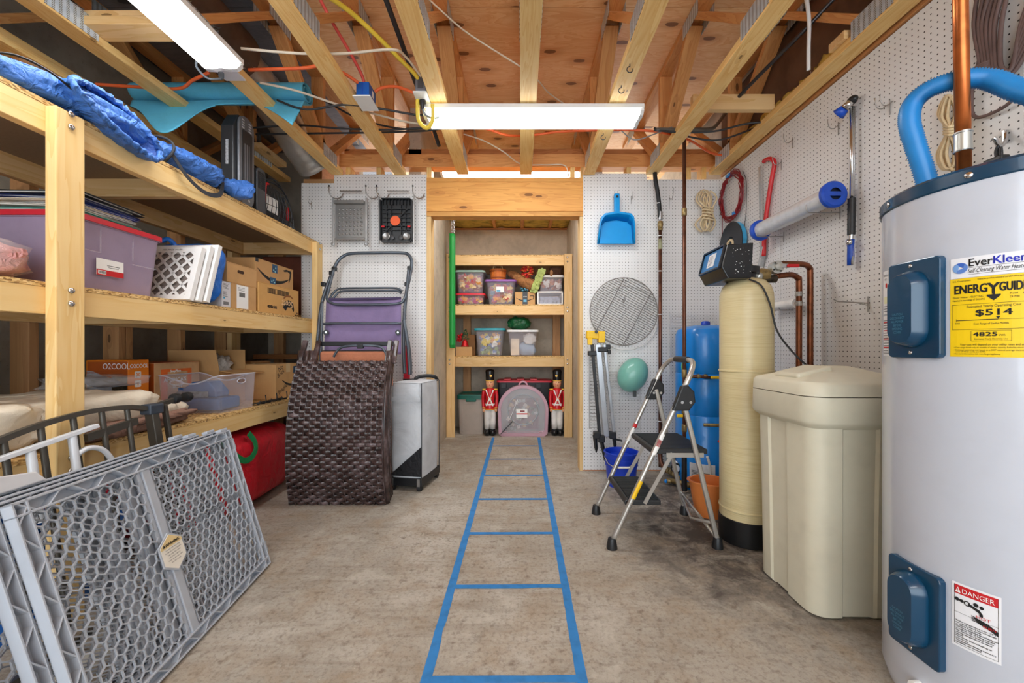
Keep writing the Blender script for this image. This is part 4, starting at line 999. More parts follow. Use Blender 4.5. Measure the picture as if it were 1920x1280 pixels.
# dark arched metal gate behind the lattice gates
BRZ = mat('bronze_metal', (84, 80, 74), .4, .5, .06); WMT = mat('white_metal', (222, 226, 232), .35, .1, .03)
e = thing('metal_gate', 'dark bronze arched metal baby gate wedged behind the lattice gates', 'baby gate', (-1.42, 1.3, 0))
def gp(y, z): return V((-1.37 - (z) * .14, y, z))
top = [(.80, .575), (.95, .635), (1.08, .685), (1.22, .722), (1.36, .740), (1.50, .734), (1.60, .706)]
sp = spline([gp(y, z) for y, z in top], 6); b = B()
for i in range(len(sp) - 1): b.bar(sp[i], sp[i + 1], .016, .026, (1, 0, .14))
b.build('arched_rail', BRZ, e)
low = [gp(.80, .05), gp(1.62, .05)]; B().bar(*low, .016, .022, (1, 0, .14)).build('lower_rail', BRZ, e)
for y in (.86, .95, 1.04, 1.13, 1.22, 1.31, 1.40, 1.49):
    zt = next(a[1] + (c[1] - a[1]) * (y - a[0]) / (c[0] - a[0]) for a, c in zip(top, top[1:]) if a[0] <= y <= c[0])
    B().cyl(gp(y, .05), gp(y, zt), .0085, 10).build('bar', BRZ, e, smooth=40)
B().bar(gp(1.60, .02), gp(1.585, .725), .030, .034, (1, 0, .14)).build('end_post', BRZ, e, bevel=.003)
B().bar(gp(1.66, .02), gp(1.645, .725), .014, .02, (1, 0, .14)).build('end_post', BRZ, e, bevel=.003)
B().box(gp(1.59, .715), (.045, .06, .04)).build('clip', mat('slate_clip', (58, 66, 78), .4), e, bevel=.005)
B().bar(gp(1.58, .72), gp(1.72, .742), .016, .02).build('clip_arm', BRZ, e, bevel=.002)
B().bar(gp(1.34, .655), gp(1.52, .68), .014, .026).build('cross_rail', BRZ, e)
for y in (1.70, 1.76): B().lathe([(.004, -.014), (.02, -.012), (.022, 0), (.02, .012), (.004, .014)], gp(y, .742), 16, Matrix.Rotation(pi / 2, 3, 'X')).build('knob', BLACK, e, smooth=40)
B().bar(gp(.98, .672), gp(1.09, .70), .04, .05).build('latch_housing', mat('slate_clip', (0, 0, 0)), e, bevel=.012)
e = thing('white_gate', 'white metal gate section with looped end beside the bronze gate', 'baby gate', (-1.36, 1.2, 0))
def wp(y, z): return V((-1.335 - z * .14, y, z))
B().bar(wp(1.07, .650), wp(1.345, .695), .014, .024, (1, 0, .14)).build('rail', WMT, e, bevel=.002)
for y in (1.16, 1.27): B().cyl(wp(y, .45), wp(y, .662 + (y - 1.16) * .17), .011, 12).build('bar', WMT, e, smooth=40)
B().tube(spline([wp(1.275, .615), wp(1.31, .628), wp(1.35, .615), wp(1.375, .58), wp(1.385, .54), wp(1.385, .45)]), .0085, 10).build('looped_end', WMT, e, smooth=True)
B().cyl(wp(1.0, .635), wp(1.08, .65), .006, 10).build('pin', CHROME, e, smooth=40)
# ---------------------------------------------------------------- woven lounger, folding chair, rolling bag
def wicker_mat():
    t = NT('resin_wicker'); v = t.coord((1, 1, 1), True); n = t.noise(v, 9, 3); f = t.noise(v, 90, 3)
    c = t.ramp(n, [(0.3, lin((40, 30, 30))), (0.5, lin((70, 54, 52))), (0.7, lin((112, 98, 100)))])
    hv = t.n('ShaderNodeHueSaturation'); t.l(c, hv.inputs['Color']); t.l(t.math('MULTIPLY_ADD', t.rand, .5, .75), hv.inputs['Value'])
    t.base(hv.outputs[0]); t.b.inputs['Roughness'].default_value = .24; t.bump(f, .2, .002); return t.m
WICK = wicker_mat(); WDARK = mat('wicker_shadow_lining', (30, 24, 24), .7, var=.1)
PROF = spline([(0, 2.430, 0), (0, 2.388, .17), (0, 2.372, .34), (0, 2.378, .52), (0, 2.408, .70), (0, 2.475, .875)], 10)
PL = [0]
for a, c in zip(PROF, PROF[1:]): PL.append(PL[-1] + (c - a).length)
def wsurf(u, s, off=0.0):
    d = s * PL[-1]; i = 0
    while i < len(PL) - 2 and PL[i + 1] < d: i += 1
    k = (d - PL[i]) / (PL[i + 1] - PL[i]); p = PROF[i].lerp(PROF[i + 1], k); t = (PROF[i + 1] - PROF[i]).normalized(); n = V((0, -t.z, t.y))
    xl, xr = -1.408 + .028 * s, -.822 - .004 * s
    return V((xl + (xr - xl) * u, p.y, p.z + .004)) + n * off
e = thing('wicker_lounger', 'folded dark brown wicker lounger, woven back facing out, standing on the floor', 'lounger', (-1.11, 2.45, 0))
NC, NR = 17, 41
for j in range(NR):
    s = (j + .5) / NR; b = B(); vs = []; fs = []; m = NC * 4 + 1; hw = .53 / NR
    for i in range(m):
        u = i / (m - 1); off = .0068 * cos(pi * (u * NC + j)) + .001
        if 0 < i < m - 1: off += 0
        for dv, dn in ((-1, 0), (-.5, .0034), (.5, .0034), (1, 0)):
            vs.append(wsurf(u, min(1, max(0, s + dv * hw)), off + dn))
    for i in range(m - 1):
        for k in range(3): fs.append((i * 4 + k, i * 4 + k + 1, (i + 1) * 4 + k + 1, (i + 1) * 4 + k))
    b.add(vs, fs).build('strand', WICK, e, smooth=True)
for i in range(NC + 1):
    b = B(); u = i / NC; b.tube([wsurf(u, k / 24, .001) for k in range(25)], .0042, 6).build('stake', WICK, e, smooth=True)
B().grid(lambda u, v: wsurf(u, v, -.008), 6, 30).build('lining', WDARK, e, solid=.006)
for k in range(4):                                      # folded sections behind, seen from the side
    dy = .03 + k * .045
    for sx, u in ((-1, 0), (1, 1)):
        pts = [wsurf(u, q / 20, 0) + V((-sx * .004 * k * 2, dy, (.06 if q == 20 else 0))) for q in range(21)]
        rr = [.017 + .002 * (q % 2) for q in range(21)]
        B().tube(pts, rr, 8).build('side_rail', WICK, e, smooth=True)
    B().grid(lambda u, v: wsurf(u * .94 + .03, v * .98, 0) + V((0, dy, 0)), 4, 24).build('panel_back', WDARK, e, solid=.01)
for x, y in ((-1.385, 2.53), (-1.335, 2.60), (-.836, 2.52), (-.808, 2.56)):
    B().bar((x, y - .03, .86), (x, y + .04, 1.005), .022, .03, (1, 0, 0)).build('arm_end', WICK, e, bevel=.004)
B().bx(-1.33, -.85, 2.63, 2.67, .70, .935).build('cushion', fabric('terracotta_cushion', (196, 124, 92), .85, .3), e, bevel=.015)
B().tube(spline([(-1.22, 2.60, .90), (-1.18, 2.60, .955), (-1.10, 2.60, .972), (-.96, 2.60, .972), (-.90, 2.60, .955), (-.87, 2.60, .90)]), .008, 10).build('carry_bar', mat('slate_tube', (88, 96, 106), .35, .4), e, smooth=True)
B().box((-1.045, 2.60, .968), (.04, .024, .03)).build('clip', BLACK, e, bevel=.004)
B().bar((-1.33, 2.66, .985), (-.84, 2.66, .985), .02, .03).build('top_strip', BLACK, e, bevel=.004)

# zero gravity chair leaning on the pegboard
SL = mat('slate_tube', (0, 0, 0)); PURF = fabric('purple_sling', (136, 118, 158), .85, .15, 30)
e = thing('recliner_chair', 'folded recliner chair with slate tube frame and purple sling against pegboard', 'chair', (-1.1, 2.8, 0))
def cp(px, py, d=0.0):
    """leaning plane: 2.70 m away at the floor, 3.03 m at 1.63 m up"""
    k = .33 / 1.63; y = (2.70 + k * H) / (1 + k * (py - 652) / F); return P(px, py, y - d)
def tb(pts, r=.0125, d=0.0, n=8, name='frame_tube'): B().tube(spline([cp(x, y, d) for x, y in pts], n), r, 10).build(name, SL, e, smooth=True)
tb([(590, 790), (592, 690), (597, 622), (604, 566), (618, 524), (632, 492), (646, 479), (662, 475), (700, 474), (752, 474), (766, 478), (772, 492), (768, 520), (762, 548), (758, 600), (757, 660), (759, 700)], .0125)
tb([(626, 505), (616, 545), (613, 560), (622, 568), (640, 571), (700, 571), (745, 569), (757, 562), (762, 545), (766, 505)], .010, .02)
tb([(618, 560), (626, 548), (640, 541), (690, 540), (740, 540), (754, 546)], .008, -.03)
tb([(622, 564), (630, 553), (642, 546), (690, 545), (742, 545), (752, 550)], .008, -.045)
tb([(604, 607), (640, 606), (752, 606)], .009, .03, name='cross_tube')
tb([(604, 566), (603, 620), (600, 690)], .010, .035); tb([(757, 600), (764, 640), (768, 690), (768, 702)], .012, .03); tb([(766, 640), (770, 680), (770, 702)], .010, .01)
B().grid(lambda u, v: cp(612 + 140 * u - (1 - v) * 4 * (1 - u), 664 - 104 * v, .012 - .02 * sin(u * pi)), 10, 14).build('sling', PURF, e, smooth=True, solid=.004)
B().add([cp(612, 563, .012), cp(752, 561, .012), cp(752, 557, .012), cp(612, 559, .012)], [(0, 1, 2, 3)]).build('sling_hem', mat('dark_purple', (70, 58, 92), .8), e, solid=.006)
for px, py in ((627, 504), (622, 512), (607, 533), (768, 503), (763, 533)): B().box(cp(px, py), (.032, .036, .032)).build('joint_sleeve', BLACK, e, bevel=.006)
for px in (611, 746): B().cyl(cp(px, 623, .022), cp(px, 623, .045), .019, 18).build('pivot', BLACK, e, smooth=40); B().cyl(cp(px, 623, .045), cp(px, 623, .05), .006, 12).build('pivot_cap', CHROME, e, smooth=40)
B().bar(cp(582, 661, .03), cp(726, 660, .03), .03, .02, (0, -1, .2)).build('foot_strap', BLACK, e, bevel=.003)
tag(B().prism([(0, 0), (.05, 0), (.052, .36), (.012, .38)], (-.90, 3.06, .60), AX, AZ, .012).build('red_board', fabric('red_cloth', (204, 30, 52), .6, .3), None), 'thin red cloth-covered board behind the recliner against the pegboard', 'board')

e = thing('rolling_bag', 'tall light grey fabric rolling bag with black base beside the wicker lounger', 'bag', (-.74, 2.82, 0))
GRB = fabric('grey_polyester', (206, 209, 214), .75, .45, 6)
RB = Matrix.Translation((-.743, 2.825, 0)) @ Matrix.Rotation(radians(-10), 4, 'Z')
def rbag(u, v):
    a = u * 2 * pi; e_ = .28; k = 1 + .04 * sin(v * pi) + .025 * mn.noise(V((cos(a) * 1.5, sin(a) * 1.5, v * 3)))
    if v > .97: k *= .97
    return RB @ V((sgnp(cos(a), e_) * .112 * k, sgnp(sin(a), e_) * .155 * k, .085 + .635 * v + .006 * mn.noise(V((cos(a) * 2, sin(a) * 2, 4)))))
b = B(); b.grid(rbag, 48, 24); b.build('bag_body', GRB, e, smooth=True)
B().grid(lambda u, v: RB @ V(((u - .5) * .215, (v - .5) * .30, .722 + .012 * sin(u * pi) * sin(v * pi))), 8, 8).build('bag_top', GRB, e, smooth=True, solid=.004)
for x, y in ((.112, -.155), (.112, .155), (-.112, -.155)):
    B().tube([RB @ V((x * (1 + .03 * sin(pi * k / 12)), y * (1 + .03 * sin(pi * k / 12)), .085 + .637 * k / 12)) for k in range(13)], .0035, 6).build('piping', mat('dark_piping', (64, 66, 72), .6), e, smooth=True)
b = B(); b.add([RB @ V(p) for p in ((-.115, -.1625, .10), (.113, -.1625, .10), (.113, -.164, .30))], [(0, 1, 2)]); b.build('black_corner', fabric('black_cordura', (30, 30, 34), .7, .6), e, solid=.003)
B().add([RB @ V(p) for p in ((-.11, -.1665, .60), (.108, -.1665, .60), (.108, -.1665, .63), (-.11, -.1665, .63))], [(0, 1, 2, 3)]).build('fabric_band', GRB, e, solid=.003)
b = B().box((0, 0, .06), (.235, .325, .055)).xf(RB).build('base', BLACK, e, bevel=.006)
for x in (-.095, .095):
    for y in (-.145, .145):
        B().cyl(RB @ V((x - .012, y, .024)), RB @ V((x + .012, y, .024)), .024, 16).build('wheel', mat('rubber', (34, 34, 36), .7), e, smooth=40)
    for y in (-.166, .166): B().box((x, y, .06), (.02, .006, .05)).xf(RB).build('bracket', STEEL, e)
B().tube(spline([RB @ V(p) for p in ((-.02, .03, .735), (0, .06, .75), (.05, .10, .755), (.09, .13, .745), (.10, .15, .72))]), .013, 10).build('handle', BLACK, e, smooth=True)
B().box((-.03, -.02, .735), (.10, .03, .008)).xf(RB).build('top_strap', BLACK, e)

# ---------------------------------------------------------------- things on the back pegboard, shelf side
WIREM = mat('zinc_wire', (168, 164, 160), .35, .85, .06)
def peghook(lab, x, z, wall='back', s=1.0, two=False):
    f = (lambda a, d, h: V((x + a, YB - d, z + h))) if wall == 'back' else (lambda a, d, h: V((XR - d, x + a, z + h)))
    e = thing('pegboard_hook', lab, 'hook', f(0, 0, 0), 'pegboard hooks')
    for a in ((-.012, .012) if two else (0,)):
        B().tube(spline([f(a, .001, .0), f(a, .012 * s, -.008 * s), f(a, .025 * s, -.018 * s), f(a, .045 * s, -.014 * s), f(a, .055 * s, .012 * s), f(a, .055 * s, .028 * s)], 5), .0022, 6).build('wire', WIREM, e, smooth=True)
    B().tube([f(0, .0035, .012 * s), f(0, .0035, -.05 * s)], .0022, 6).build('back_leg', WIREM, e)
    return e
peghook('wire hook on the pegboard beside the shelf, empty', -1.63, 2.09)
def bracket(lab, px0, px1, py):
    e = thing('rail_hook', lab, 'hook', P(px0, py, YB), 'rail hooks')
    a, c = P(px0 + 20, py, YB - .05), P(px1 - 8, py, YB - .05)
    B().tube([a, c], .0055, 8).build('rail', WIREM, e, smooth=40)
    for q in (P(px0, py - 8, YB - .09), P(px1, py - 8, YB - .09)):
        B().tube(spline([q, q + V((.004, .0, -.05)), q + V((.03, .02, -.078)), q + V((.06, .06, -.06)), q + V((.065, .088, -.02))], 6), .0042, 8).build('hook_arm', WIREM, e, smooth=True)
        B().cyl(q, q + V((0, 0, .012)), .006, 8).build('tip', BLACK, e)
    return e
bracket('wire rail hook holding the dimpled metal tray', 617, 686, 358); bracket('wire rail hook holding the black tray with an orange disc', 706, 774, 358)
e = thing('metal_tray', 'dimpled metal step tray with side legs hanging on the pegboard', 'tray', P(657, 372, 3.05))
x0, x1 = -1.42, -1.19; zt, zb = 2.085, 1.80; yy = 3.055
SAT = mat('satin_steel', (162, 160, 158), .32, .7, .05)
B().bx(x0, x1, yy - .002, yy, zb, zt - .03).build('plate', SAT, e); B().bx(x0, x1, yy - .035, yy + .001, zt - .03, zt - .004).bx(x0, x1, yy - .014, yy, zb - .018, zb).build('rolled_edge', SAT, e, bevel=.004)
for i in range(7):
    for j in range(7):
        B().lathe([(.009, 0), (.0085, .004), (.005, .007), (0, .0078)], (x0 + .03 + i * .029, yy - .002, zb + .03 + j * .031), 10, Matrix.Rotation(pi / 2, 3, 'X')).build('dimple', SAT, e, smooth=True)
for x in (x0 - .012, x1 + .012):
    B().bar((x, yy - .01, zt + .02), (x, yy - .01, zb - .055), .016, .012, (0, 1, 0)).build('leg', WHITE if False else mat('grey_leg', (176, 174, 172), .4, .5), e, bevel=.002)
    B().box((x, yy - .014, zb - .05), (.022, .022, .022)).build('foot', STEEL, e, bevel=.004)
e = thing('plastic_tray', 'black ribbed plastic underside of a step with orange disc hanging on pegboard', 'tray', P(746, 372, 3.05))
x0, x1 = -1.072, -.825; zt, zb = 2.10, 1.765
B().prism(rrect(x1 - x0, zt - zb, .02, 3, (x0 + x1) / 2, (zt + zb) / 2), (0, yy + .012, 0), AX, AZ, .012).build('shell', BLACK, e, bevel=.002)
b = B()
for x in (x0 + .004, x1 - .004): b.bx(x - .004, x + .004, yy - .03, yy, zb + .015, zt - .015)
for z in (zt - .006, zb + .006): b.bx(x0 + .015, x1 - .015, yy - .03, yy, z - .004, z + .004)
for k in range(6): b.bx(x0 + .02, x1 - .02, yy - .018, yy, zb + .09 + k * .032, zb + .093 + k * .032)
for k in range(9): b.bx(x0 + .02 + k * .0255, x0 + .023 + k * .0255, yy - .022, yy, zt - .05, zt - .01)
for x in (x0 + .05, x0 + .085, x1 - .088, x1 - .053): b.bx(x, x + .003, yy - .02, yy, zb + .06, zt - .05)
for s in (-1, 1): b.bar(((x0 + x1) / 2 + s * .10, yy - .01, zb + .06), ((x0 + x1) / 2 - s * .09, yy - .01, zt - .08), .006, .02, (0, 1, 0))
stuff(b.build('ribs', BLACK, e))
B().cyl(((x0 + x1) / 2 - .005, yy - .026, 1.925), ((x0 + x1) / 2 - .005, yy - .018, 1.925), .037, 28).build('disc', mat('orange_sticker', (244, 98, 44), .5, var=.02), e)
for x in (x0 + .045, x1 - .045): B().lathe([(.026, -.002), (.03, .004), (.024, .008), (.012, .004)], (x, yy - .012, zb + .045), 20, Matrix.Rotation(pi / 2, 3, 'X')).build('socket', SAT, e, smooth=40)
for x in (x0 + .09, x1 - .09): B().lathe([(.014, -.002), (.017, .004), (.008, .006)], (x, yy - .012, zb + .035), 14, Matrix.Rotation(pi / 2, 3, 'X')).build('socket', mat('dark_socket', (60, 60, 62), .4), e, smooth=40)
for x in (x0 - .01, x1 + .01): B().bar((x, yy - .01, zt + .02), (x, yy - .01, zb - .015), .010, .010, (0, 1, 0)).build('leg', mat('grey_leg', (0, 0, 0)), e)
for x in (x0 + .025, x1 - .025): B().bx(x - .012, x + .012, yy - .024, yy - .018, 1.875, 1.888).build('red_catch', INKR, e)

# ---------------------------------------------------------------- closet shelf
cs = thing('closet_shelf', 'three-tier timber shelf built into the concrete closet', 'shelf', (-.12, 4.5, 0))
YC = 4.30; TIER = (.868, 1.427, 1.962)
for zt in TIER:
    plank('beam', -.705, .468, YC, YC + .038, zt - .112, zt - .014, W_PALE, cs)
    plank('back_beam', -.79, .55, 4.80, 4.838, zt - .112, zt - .014, W_STUD, cs)
    B().bx(-.79, .555, YC, 4.84, zt - .0135, zt).build('deck', M_OSB, cs)
for x0, x1 in ((-.795, -.706), (.469, .555)):
    p = plank('post', x0, x1, YC - .038, YC, 0, 1.965, W_PALE, cs)
    for zt in TIER:
        for dz in (-.035, -.08): B().lathe([(0, .006), (.008, .004), (.0105, 0)], (0, 0, 0), 12).build('bolt', CHROME, p, smooth=True, mw=Matrix.Translation(((x0 + x1) / 2 - .01, YC - .0385, zt + dz)) @ Matrix.Rotation(pi / 2, 4, 'X'))
for x in (-.64, .43): plank('back_post', x - .045, x + .045, 4.762, 4.798, 0, 1.95, W_STUD, cs)
LEAFC = [(222, 150, 60), (190, 70, 60), (214, 180, 96), (176, 96, 130), (150, 80, 50), (228, 200, 150)]
def fill(e, x0, x1, y0, y1, z0, z1, cols, n, s, name='autumn_leaves'):
    for ci, c in enumerate(cols):
        b = B()
        for k in range(int(n * 1.7)):
            o = V((R.uniform(x0 + s * .9, x1 - s * .9), R.uniform(y0 + .004, y0 + (y1 - y0) * .2), R.uniform(z0 + s * 1.15, z1 - s * 1.1)))
            M = Matrix.Rotation(R.uniform(-.6, .6), 3, 'X') @ Matrix.Rotation(R.uniform(0, 6.3), 3, 'Y')
            pts = []
            for i in range(10):
                a = 2 * pi * i / 10; r = s * (1 if i % 2 == 0 else .66) * R.uniform(.8, 1.1); pts.append(o + M @ V((cos(a) * r, R.uniform(-.004, .004), sin(a) * r)))
            b.add(pts + [o + M @ V((0, -.006, 0))], [(i, (i + 1) % 10, 10) for i in range(10)])
        stuff(b.build(name, mat('leaf_%d_%d_%d' % c, c, .7, var=.08), e))
    B().bx(x0 + .02, x1 - .02, y0 + (y1 - y0) * .45, y1 - .02, z0 + .01, z1 - .02).build('packed_contents', mat('dull_contents', (132, 112, 120), .9, var=.3, scale=30), e)
TEALLID = mat('sage_lid', (148, 178, 168), .4); REDL2 = RED_LID; PURL = mat('purple_lid', (150, 96, 178), .4); TURQ = mat('turquoise_lid', (26, 160, 178), .4); WHL = mat('white_lid', (232, 232, 232), .4)
z1 = TIER[1] + .0013
e = tote('storage_bin', 'red-lidded clear bin of leaves under the sage-lidded one, middle tier', -.70, -.395, 4.34, 4.72, z1, z1 + .115, REDL2); fill(e, -.69, -.40, 4.35, 4.70, z1, z1 + .11, LEAFC[:4], 9, .035)
e = tote('storage_bin', 'clear bin of autumn leaves with sage lid stacked at the closet corner', -.705, -.40, 4.34, 4.72, z1 + .131, z1 + .366, TEALLID); fill(e, -.69, -.41, 4.35, 4.70, z1 + .135, z1 + .36, LEAFC, 12, .042)
e = tote('storage_bin', 'clear bin of fall decorations with purple lid, middle tier', -.375, -.055, 4.33, 4.72, z1, z1 + .262, PURL, tp=.03); fill(e, -.35, -.08, 4.35, 4.70, z1, z1 + .25, LEAFC + [(90, 120, 140)], 8, .04)
label_plate(e, 'label', (-.265, 4.328, z1 + .135), AX, AZ, .085, .06, INKW, .002); label_plate(e, 'label_print', (-.26, 4.3255, z1 + .14), AX, AZ, .04, .02, mat('label_blue', (110, 180, 214), .6), .001)
e = thing('wooden_bucket', 'small stained wooden bucket with rope handles on the purple lid', 'bucket', (-.25, 4.45, z1 + .275))
for k in range(20):
    a = 2 * pi * k / 20; c_, s_ = cos(a), sin(a)
    B().bar((-.25 + .075 * c_, 4.45 + .075 * s_, z1 + .276), (-.25 + .088 * c_, 4.45 + .088 * s_, z1 + .40), .026, .010, (c_, s_, 0)).build('stave', wood('orange_stain', (226, 132, 54), (204, 104, 36), (150, 70, 24), .5, .3), e)
B().lathe([(0, 0), (.074, 0)], (-.25, 4.45, z1 + .278), 20).build('bucket_floor', W_BROWN, e)
for z in (.30, .37): B().lathe([(.080 + (z - .28) * .1 + .006, 0), (.081 + (z - .28) * .1 + .007, .012)], (-.25, 4.45, z1 + z), 24).build('hoop', mat('dark_orange_hoop', (160, 84, 34), .5), e, smooth=True)
for s in (-1, 1): B().tube(spline([(-.25 + s * .05, 4.375, z1 + .40), (-.25 + s * .045, 4.385, z1 + .43), (-.25 + s * .038, 4.40, z1 + .44), (-.25 + s * .03, 4.42, z1 + .42)]), .005, 6).build('rope_handle', mat('jute', (206, 170, 120), .9), e, smooth=True)
e = carton('carton', 'small brown delivery box with curved arrow and black tape, middle tier', -.06, .158, 4.34, 4.55, z1, z1 + .14)
smile(e, (.049, 4.3394, z1 + .075), AX, AZ, .20); label_plate(e, 'black_tape', (.022, 4.3396, z1), AX, AZ, .055, .14, mat('black_tape', (44, 48, 54), .4), .0014)
text('lettering', 'prime', .016, (.049, 4.3376, z1 + .085), AX, AZ, INKW, e, al='CENTER'); label_plate(e, 'blue_mark', (.032, 4.338, z1 + .03), AX, AZ, .034, .026, mat('label_blue', (0, 0, 0)), .0006)
e = thing('drawer_box', 'white-framed clear plastic drawer box at the end of the middle tier', 'storage drawer', (.325, 4.4, z1))
b = B()
for x in (.19, .455): b.bx(x - .008, x + .008, 4.335, 4.62, z1, z1 + .145)
b.bx(.18, .463, 4.335, 4.62, z1 + .13, z1 + .147).bx(.18, .463, 4.335, 4.62, z1, z1 + .012).build('frame', WHITE, e, bevel=.003)
B().bx(.199, .446, 4.332, 4.336, z1 + .014, z1 + .128).bx(.199, .446, 4.58, 4.584, z1 + .014, z1 + .128).build('drawer', CLEAR, e); B().bx(.21, .43, 4.36, 4.56, z1 + .014, z1 + .09).build('contents', mat('grey_blue_contents', (138, 148, 166), .8, var=.4, scale=40), e)
e = tote('storage_bin', 'small clear bin with white lid and brown ornaments stacked on the drawer box', .20, .465, 4.34, 4.62, z1 + .1495, z1 + .31, WHL, tp=.012); fill(e, .205, .46, 4.35, 4.6, z1 + .15, z1 + .30, [(128, 60, 40), (214, 206, 200), (170, 100, 60)], 7, .03, 'ornaments')
STRAW = mat('straw', (164, 112, 66), .9, var=.35, scale=40, bump=.8, bscale=120)
e = thing('cornucopia', 'straw horn decoration lying beside the red artificial flower', 'decoration', (.03, 4.45, z1 + .14))
b = B(); sp = spline([(-.14, 4.47, z1 + .365), (-.08, 4.46, z1 + .35), (-.01, 4.45, z1 + .30), (.07, 4.44, z1 + .25), (.14, 4.43, z1 + .215)], 7)
b.tube(sp, [.012 + .062 * (i / (len(sp) - 1)) ** .6 + .006 * (i % 2) for i in range(len(sp))], 16).build('horn', STRAW, e, smooth=True)
b = B()
for k in range(70):
    t = R.random(); p = sp[int(t * (len(sp) - 1))]; a = R.uniform(0, 6.3); r = .014 + .062 * t ** .6
    p = p + V((0, cos(a) * r, sin(a) * r)); b.tube([p, p + V((R.uniform(-.05, .05), R.uniform(-.02, .0), R.uniform(-.03, .04)))], .0018, 4)
stuff(b.build('stray_straws', STRAW, e))
e = thing('artificial_flower', 'red and orange artificial chrysanthemum on top of the straw horn', 'flower', (.075, 4.38, z1 + .36))
b1, b2 = B(), B()
for k in range(90):
    d = V((R.gauss(0, 1), R.gauss(0, 1) - .4, R.gauss(0, 1))).normalized(); c = V((.075, 4.41, z1 + .375)) + d * .062; M = d.to_track_quat('Y', 'Z').to_matrix()
    (b1 if R.random() < .7 else b2).blob(c, (.013, .018, .006), 6, 4, 0, M)
stuff(b1.build('petals', mat('petal_red', (206, 44, 40), .6), e)); stuff(b2.build('petals', mat('petal_orange', (238, 142, 70), .6), e))
e = thing('leaf_garland', 'pale green artificial leaf spray hanging over the small bin', 'garland', (.20, 4.33, z1 + .2))
b = B()
for k in range(34):
    t = k / 33; c = V((.235 - .09 * t + .025 * sin(k * 2.1), 4.32 + .01 * cos(k), z1 + .375 - .23 * t)); b.blob(c, (.020, .006, .026), 6, 4, .5, Matrix.Rotation(k * 1.3, 3, 'Y'), k)
stuff(b.build('leaves', mat('pale_green_leaf', (176, 192, 110), .7, var=.2), e))
e = thing('ornament', 'blue and brown glitter ornament on top of the small delivery box', 'decoration', (.05, 4.4, z1 + .145))
b = B()
for k in range(16): b.blob((.05 + R.uniform(-.045, .045), 4.40 + R.uniform(-.02, .02), z1 + .16 + R.uniform(0, .03)), (.012, .01, .012), 6, 4)
stuff(b.build('beads', mat('teal_glitter', (60, 120, 140), .3, .3, .4, 60), e))
e = thing('wicker_basket', 'dark woven basket on the small white-lidded bin', 'basket', (.40, 4.45, z1 + .325))
for k in range(9): B().lathe([(.058 + .002 * k, .0), (.062 + .002 * k, .006), (.058 + .002 * k, .012)], (.395, 4.47, z1 + .326 + k * .0105), 20).build('woven_ring', mat('dark_straw', (112, 78, 60), .85, var=.3), e, smooth=True)
e = thing('pine_cone', 'dried brown seed pod on the rim of the small white-lidded bin', 'decoration', (.335, 4.33, z1 + .29))
B().blob((.335, 4.335, z1 + .34), (.02, .016, .035), 10, 8, .5).build('pod', mat('dry_pod', (178, 128, 84), .8, var=.3), e, smooth=True)
z2 = TIER[0] + .0013
e = tote('storage_bin', 'clear bin of yellow flowers with turquoise lid, lower tier', -.495, -.18, 4.33, 4.72, z2, z2 + .292, TURQ, tp=.03); fill(e, -.46, -.21, 4.35, 4.7, z2, z2 + .27, [(232, 206, 70), (238, 236, 230), (128, 150, 196), (226, 168, 88), (140, 160, 110)], 9, .03, 'trinkets')
e = tote('storage_bin', 'clear bin with white lid holding pale packets, lower tier', -.14, .185, 4.33, 4.72, z2, z2 + .275, WHL, tp=.035)
B().bx(-.105, -.015, 4.375, 4.40, z2 + .01, z2 + .19).build('cream_packet', mat('cream_card', (232, 214, 186), .7), e); lump((.10, 4.42, z2 + .19), (.14, .07, .12), .8, 20, 12, .3, 8).build('white_bundle', mat('white_floss', (238, 234, 228), .9), e, smooth=True)
lump((.07, 4.45, z2 + .075), (.19, .1, .13), .7, 20, 12, .3, 6, 4).build('blue_bundle', mat('pale_blue_film', (150, 172, 196), .4), e, smooth=True)
e = thing('plastic_sack', 'dark green plastic sack bundled on top of the white-lidded bin', 'bag', (0, 4.5, z2 + .29))
lump((-.02, 4.50, z2 + .366), (.24, .2, .15), .85, 36, 22, .25, 5, 3).build('sack', fabric('green_polythene', (14, 96, 52), .3, .8, 16, spec=.6), e, smooth=True)
e = carton('carton', 'small plain brown box at the near end of the lower tier', -.705, -.53, 4.335, 4.50, z2, z2 + .10, flaps=False)
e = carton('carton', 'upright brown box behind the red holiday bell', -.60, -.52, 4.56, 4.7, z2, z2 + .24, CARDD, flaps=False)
e = thing('holiday_bell', 'red tinsel bell with tiny green tree on the plain brown box', 'decoration', (-.62, 4.40, z2 + .10))
B().lathe([(.045, 0), (.043, .008), (.032, .03), (.026, .06), (.012, .078), (0, .082)], (-.615, 4.40, z2 + .1015), 18).build('bell', mat('red_tinsel', (208, 30, 34), .25, .4, .35, 120, .8, 200), e, smooth=True)
b = B()
for k in range(60):
    t = R.random(); a = R.uniform(0, 6.3); r = .034 * (1 - t) + .008; b.blob((-.61 + r * cos(a), 4.40 + r * sin(a), z2 + .185 + .105 * t), (.007, .007, .005), 5, 4)
stuff(b.build('tree_sprigs', mat('fir_green', (44, 92, 56), .8, var=.4), e))
b = B()
for k in range(22): b.blob((-.675 + R.uniform(-.025, .03), 4.40 + R.uniform(-.02, .02), z2 + .20 + R.uniform(-.035, .04)), (.014, .012, .014), 6, 4)
stuff(b.build('red_berries', mat('red_tinsel', (0, 0, 0)), e))
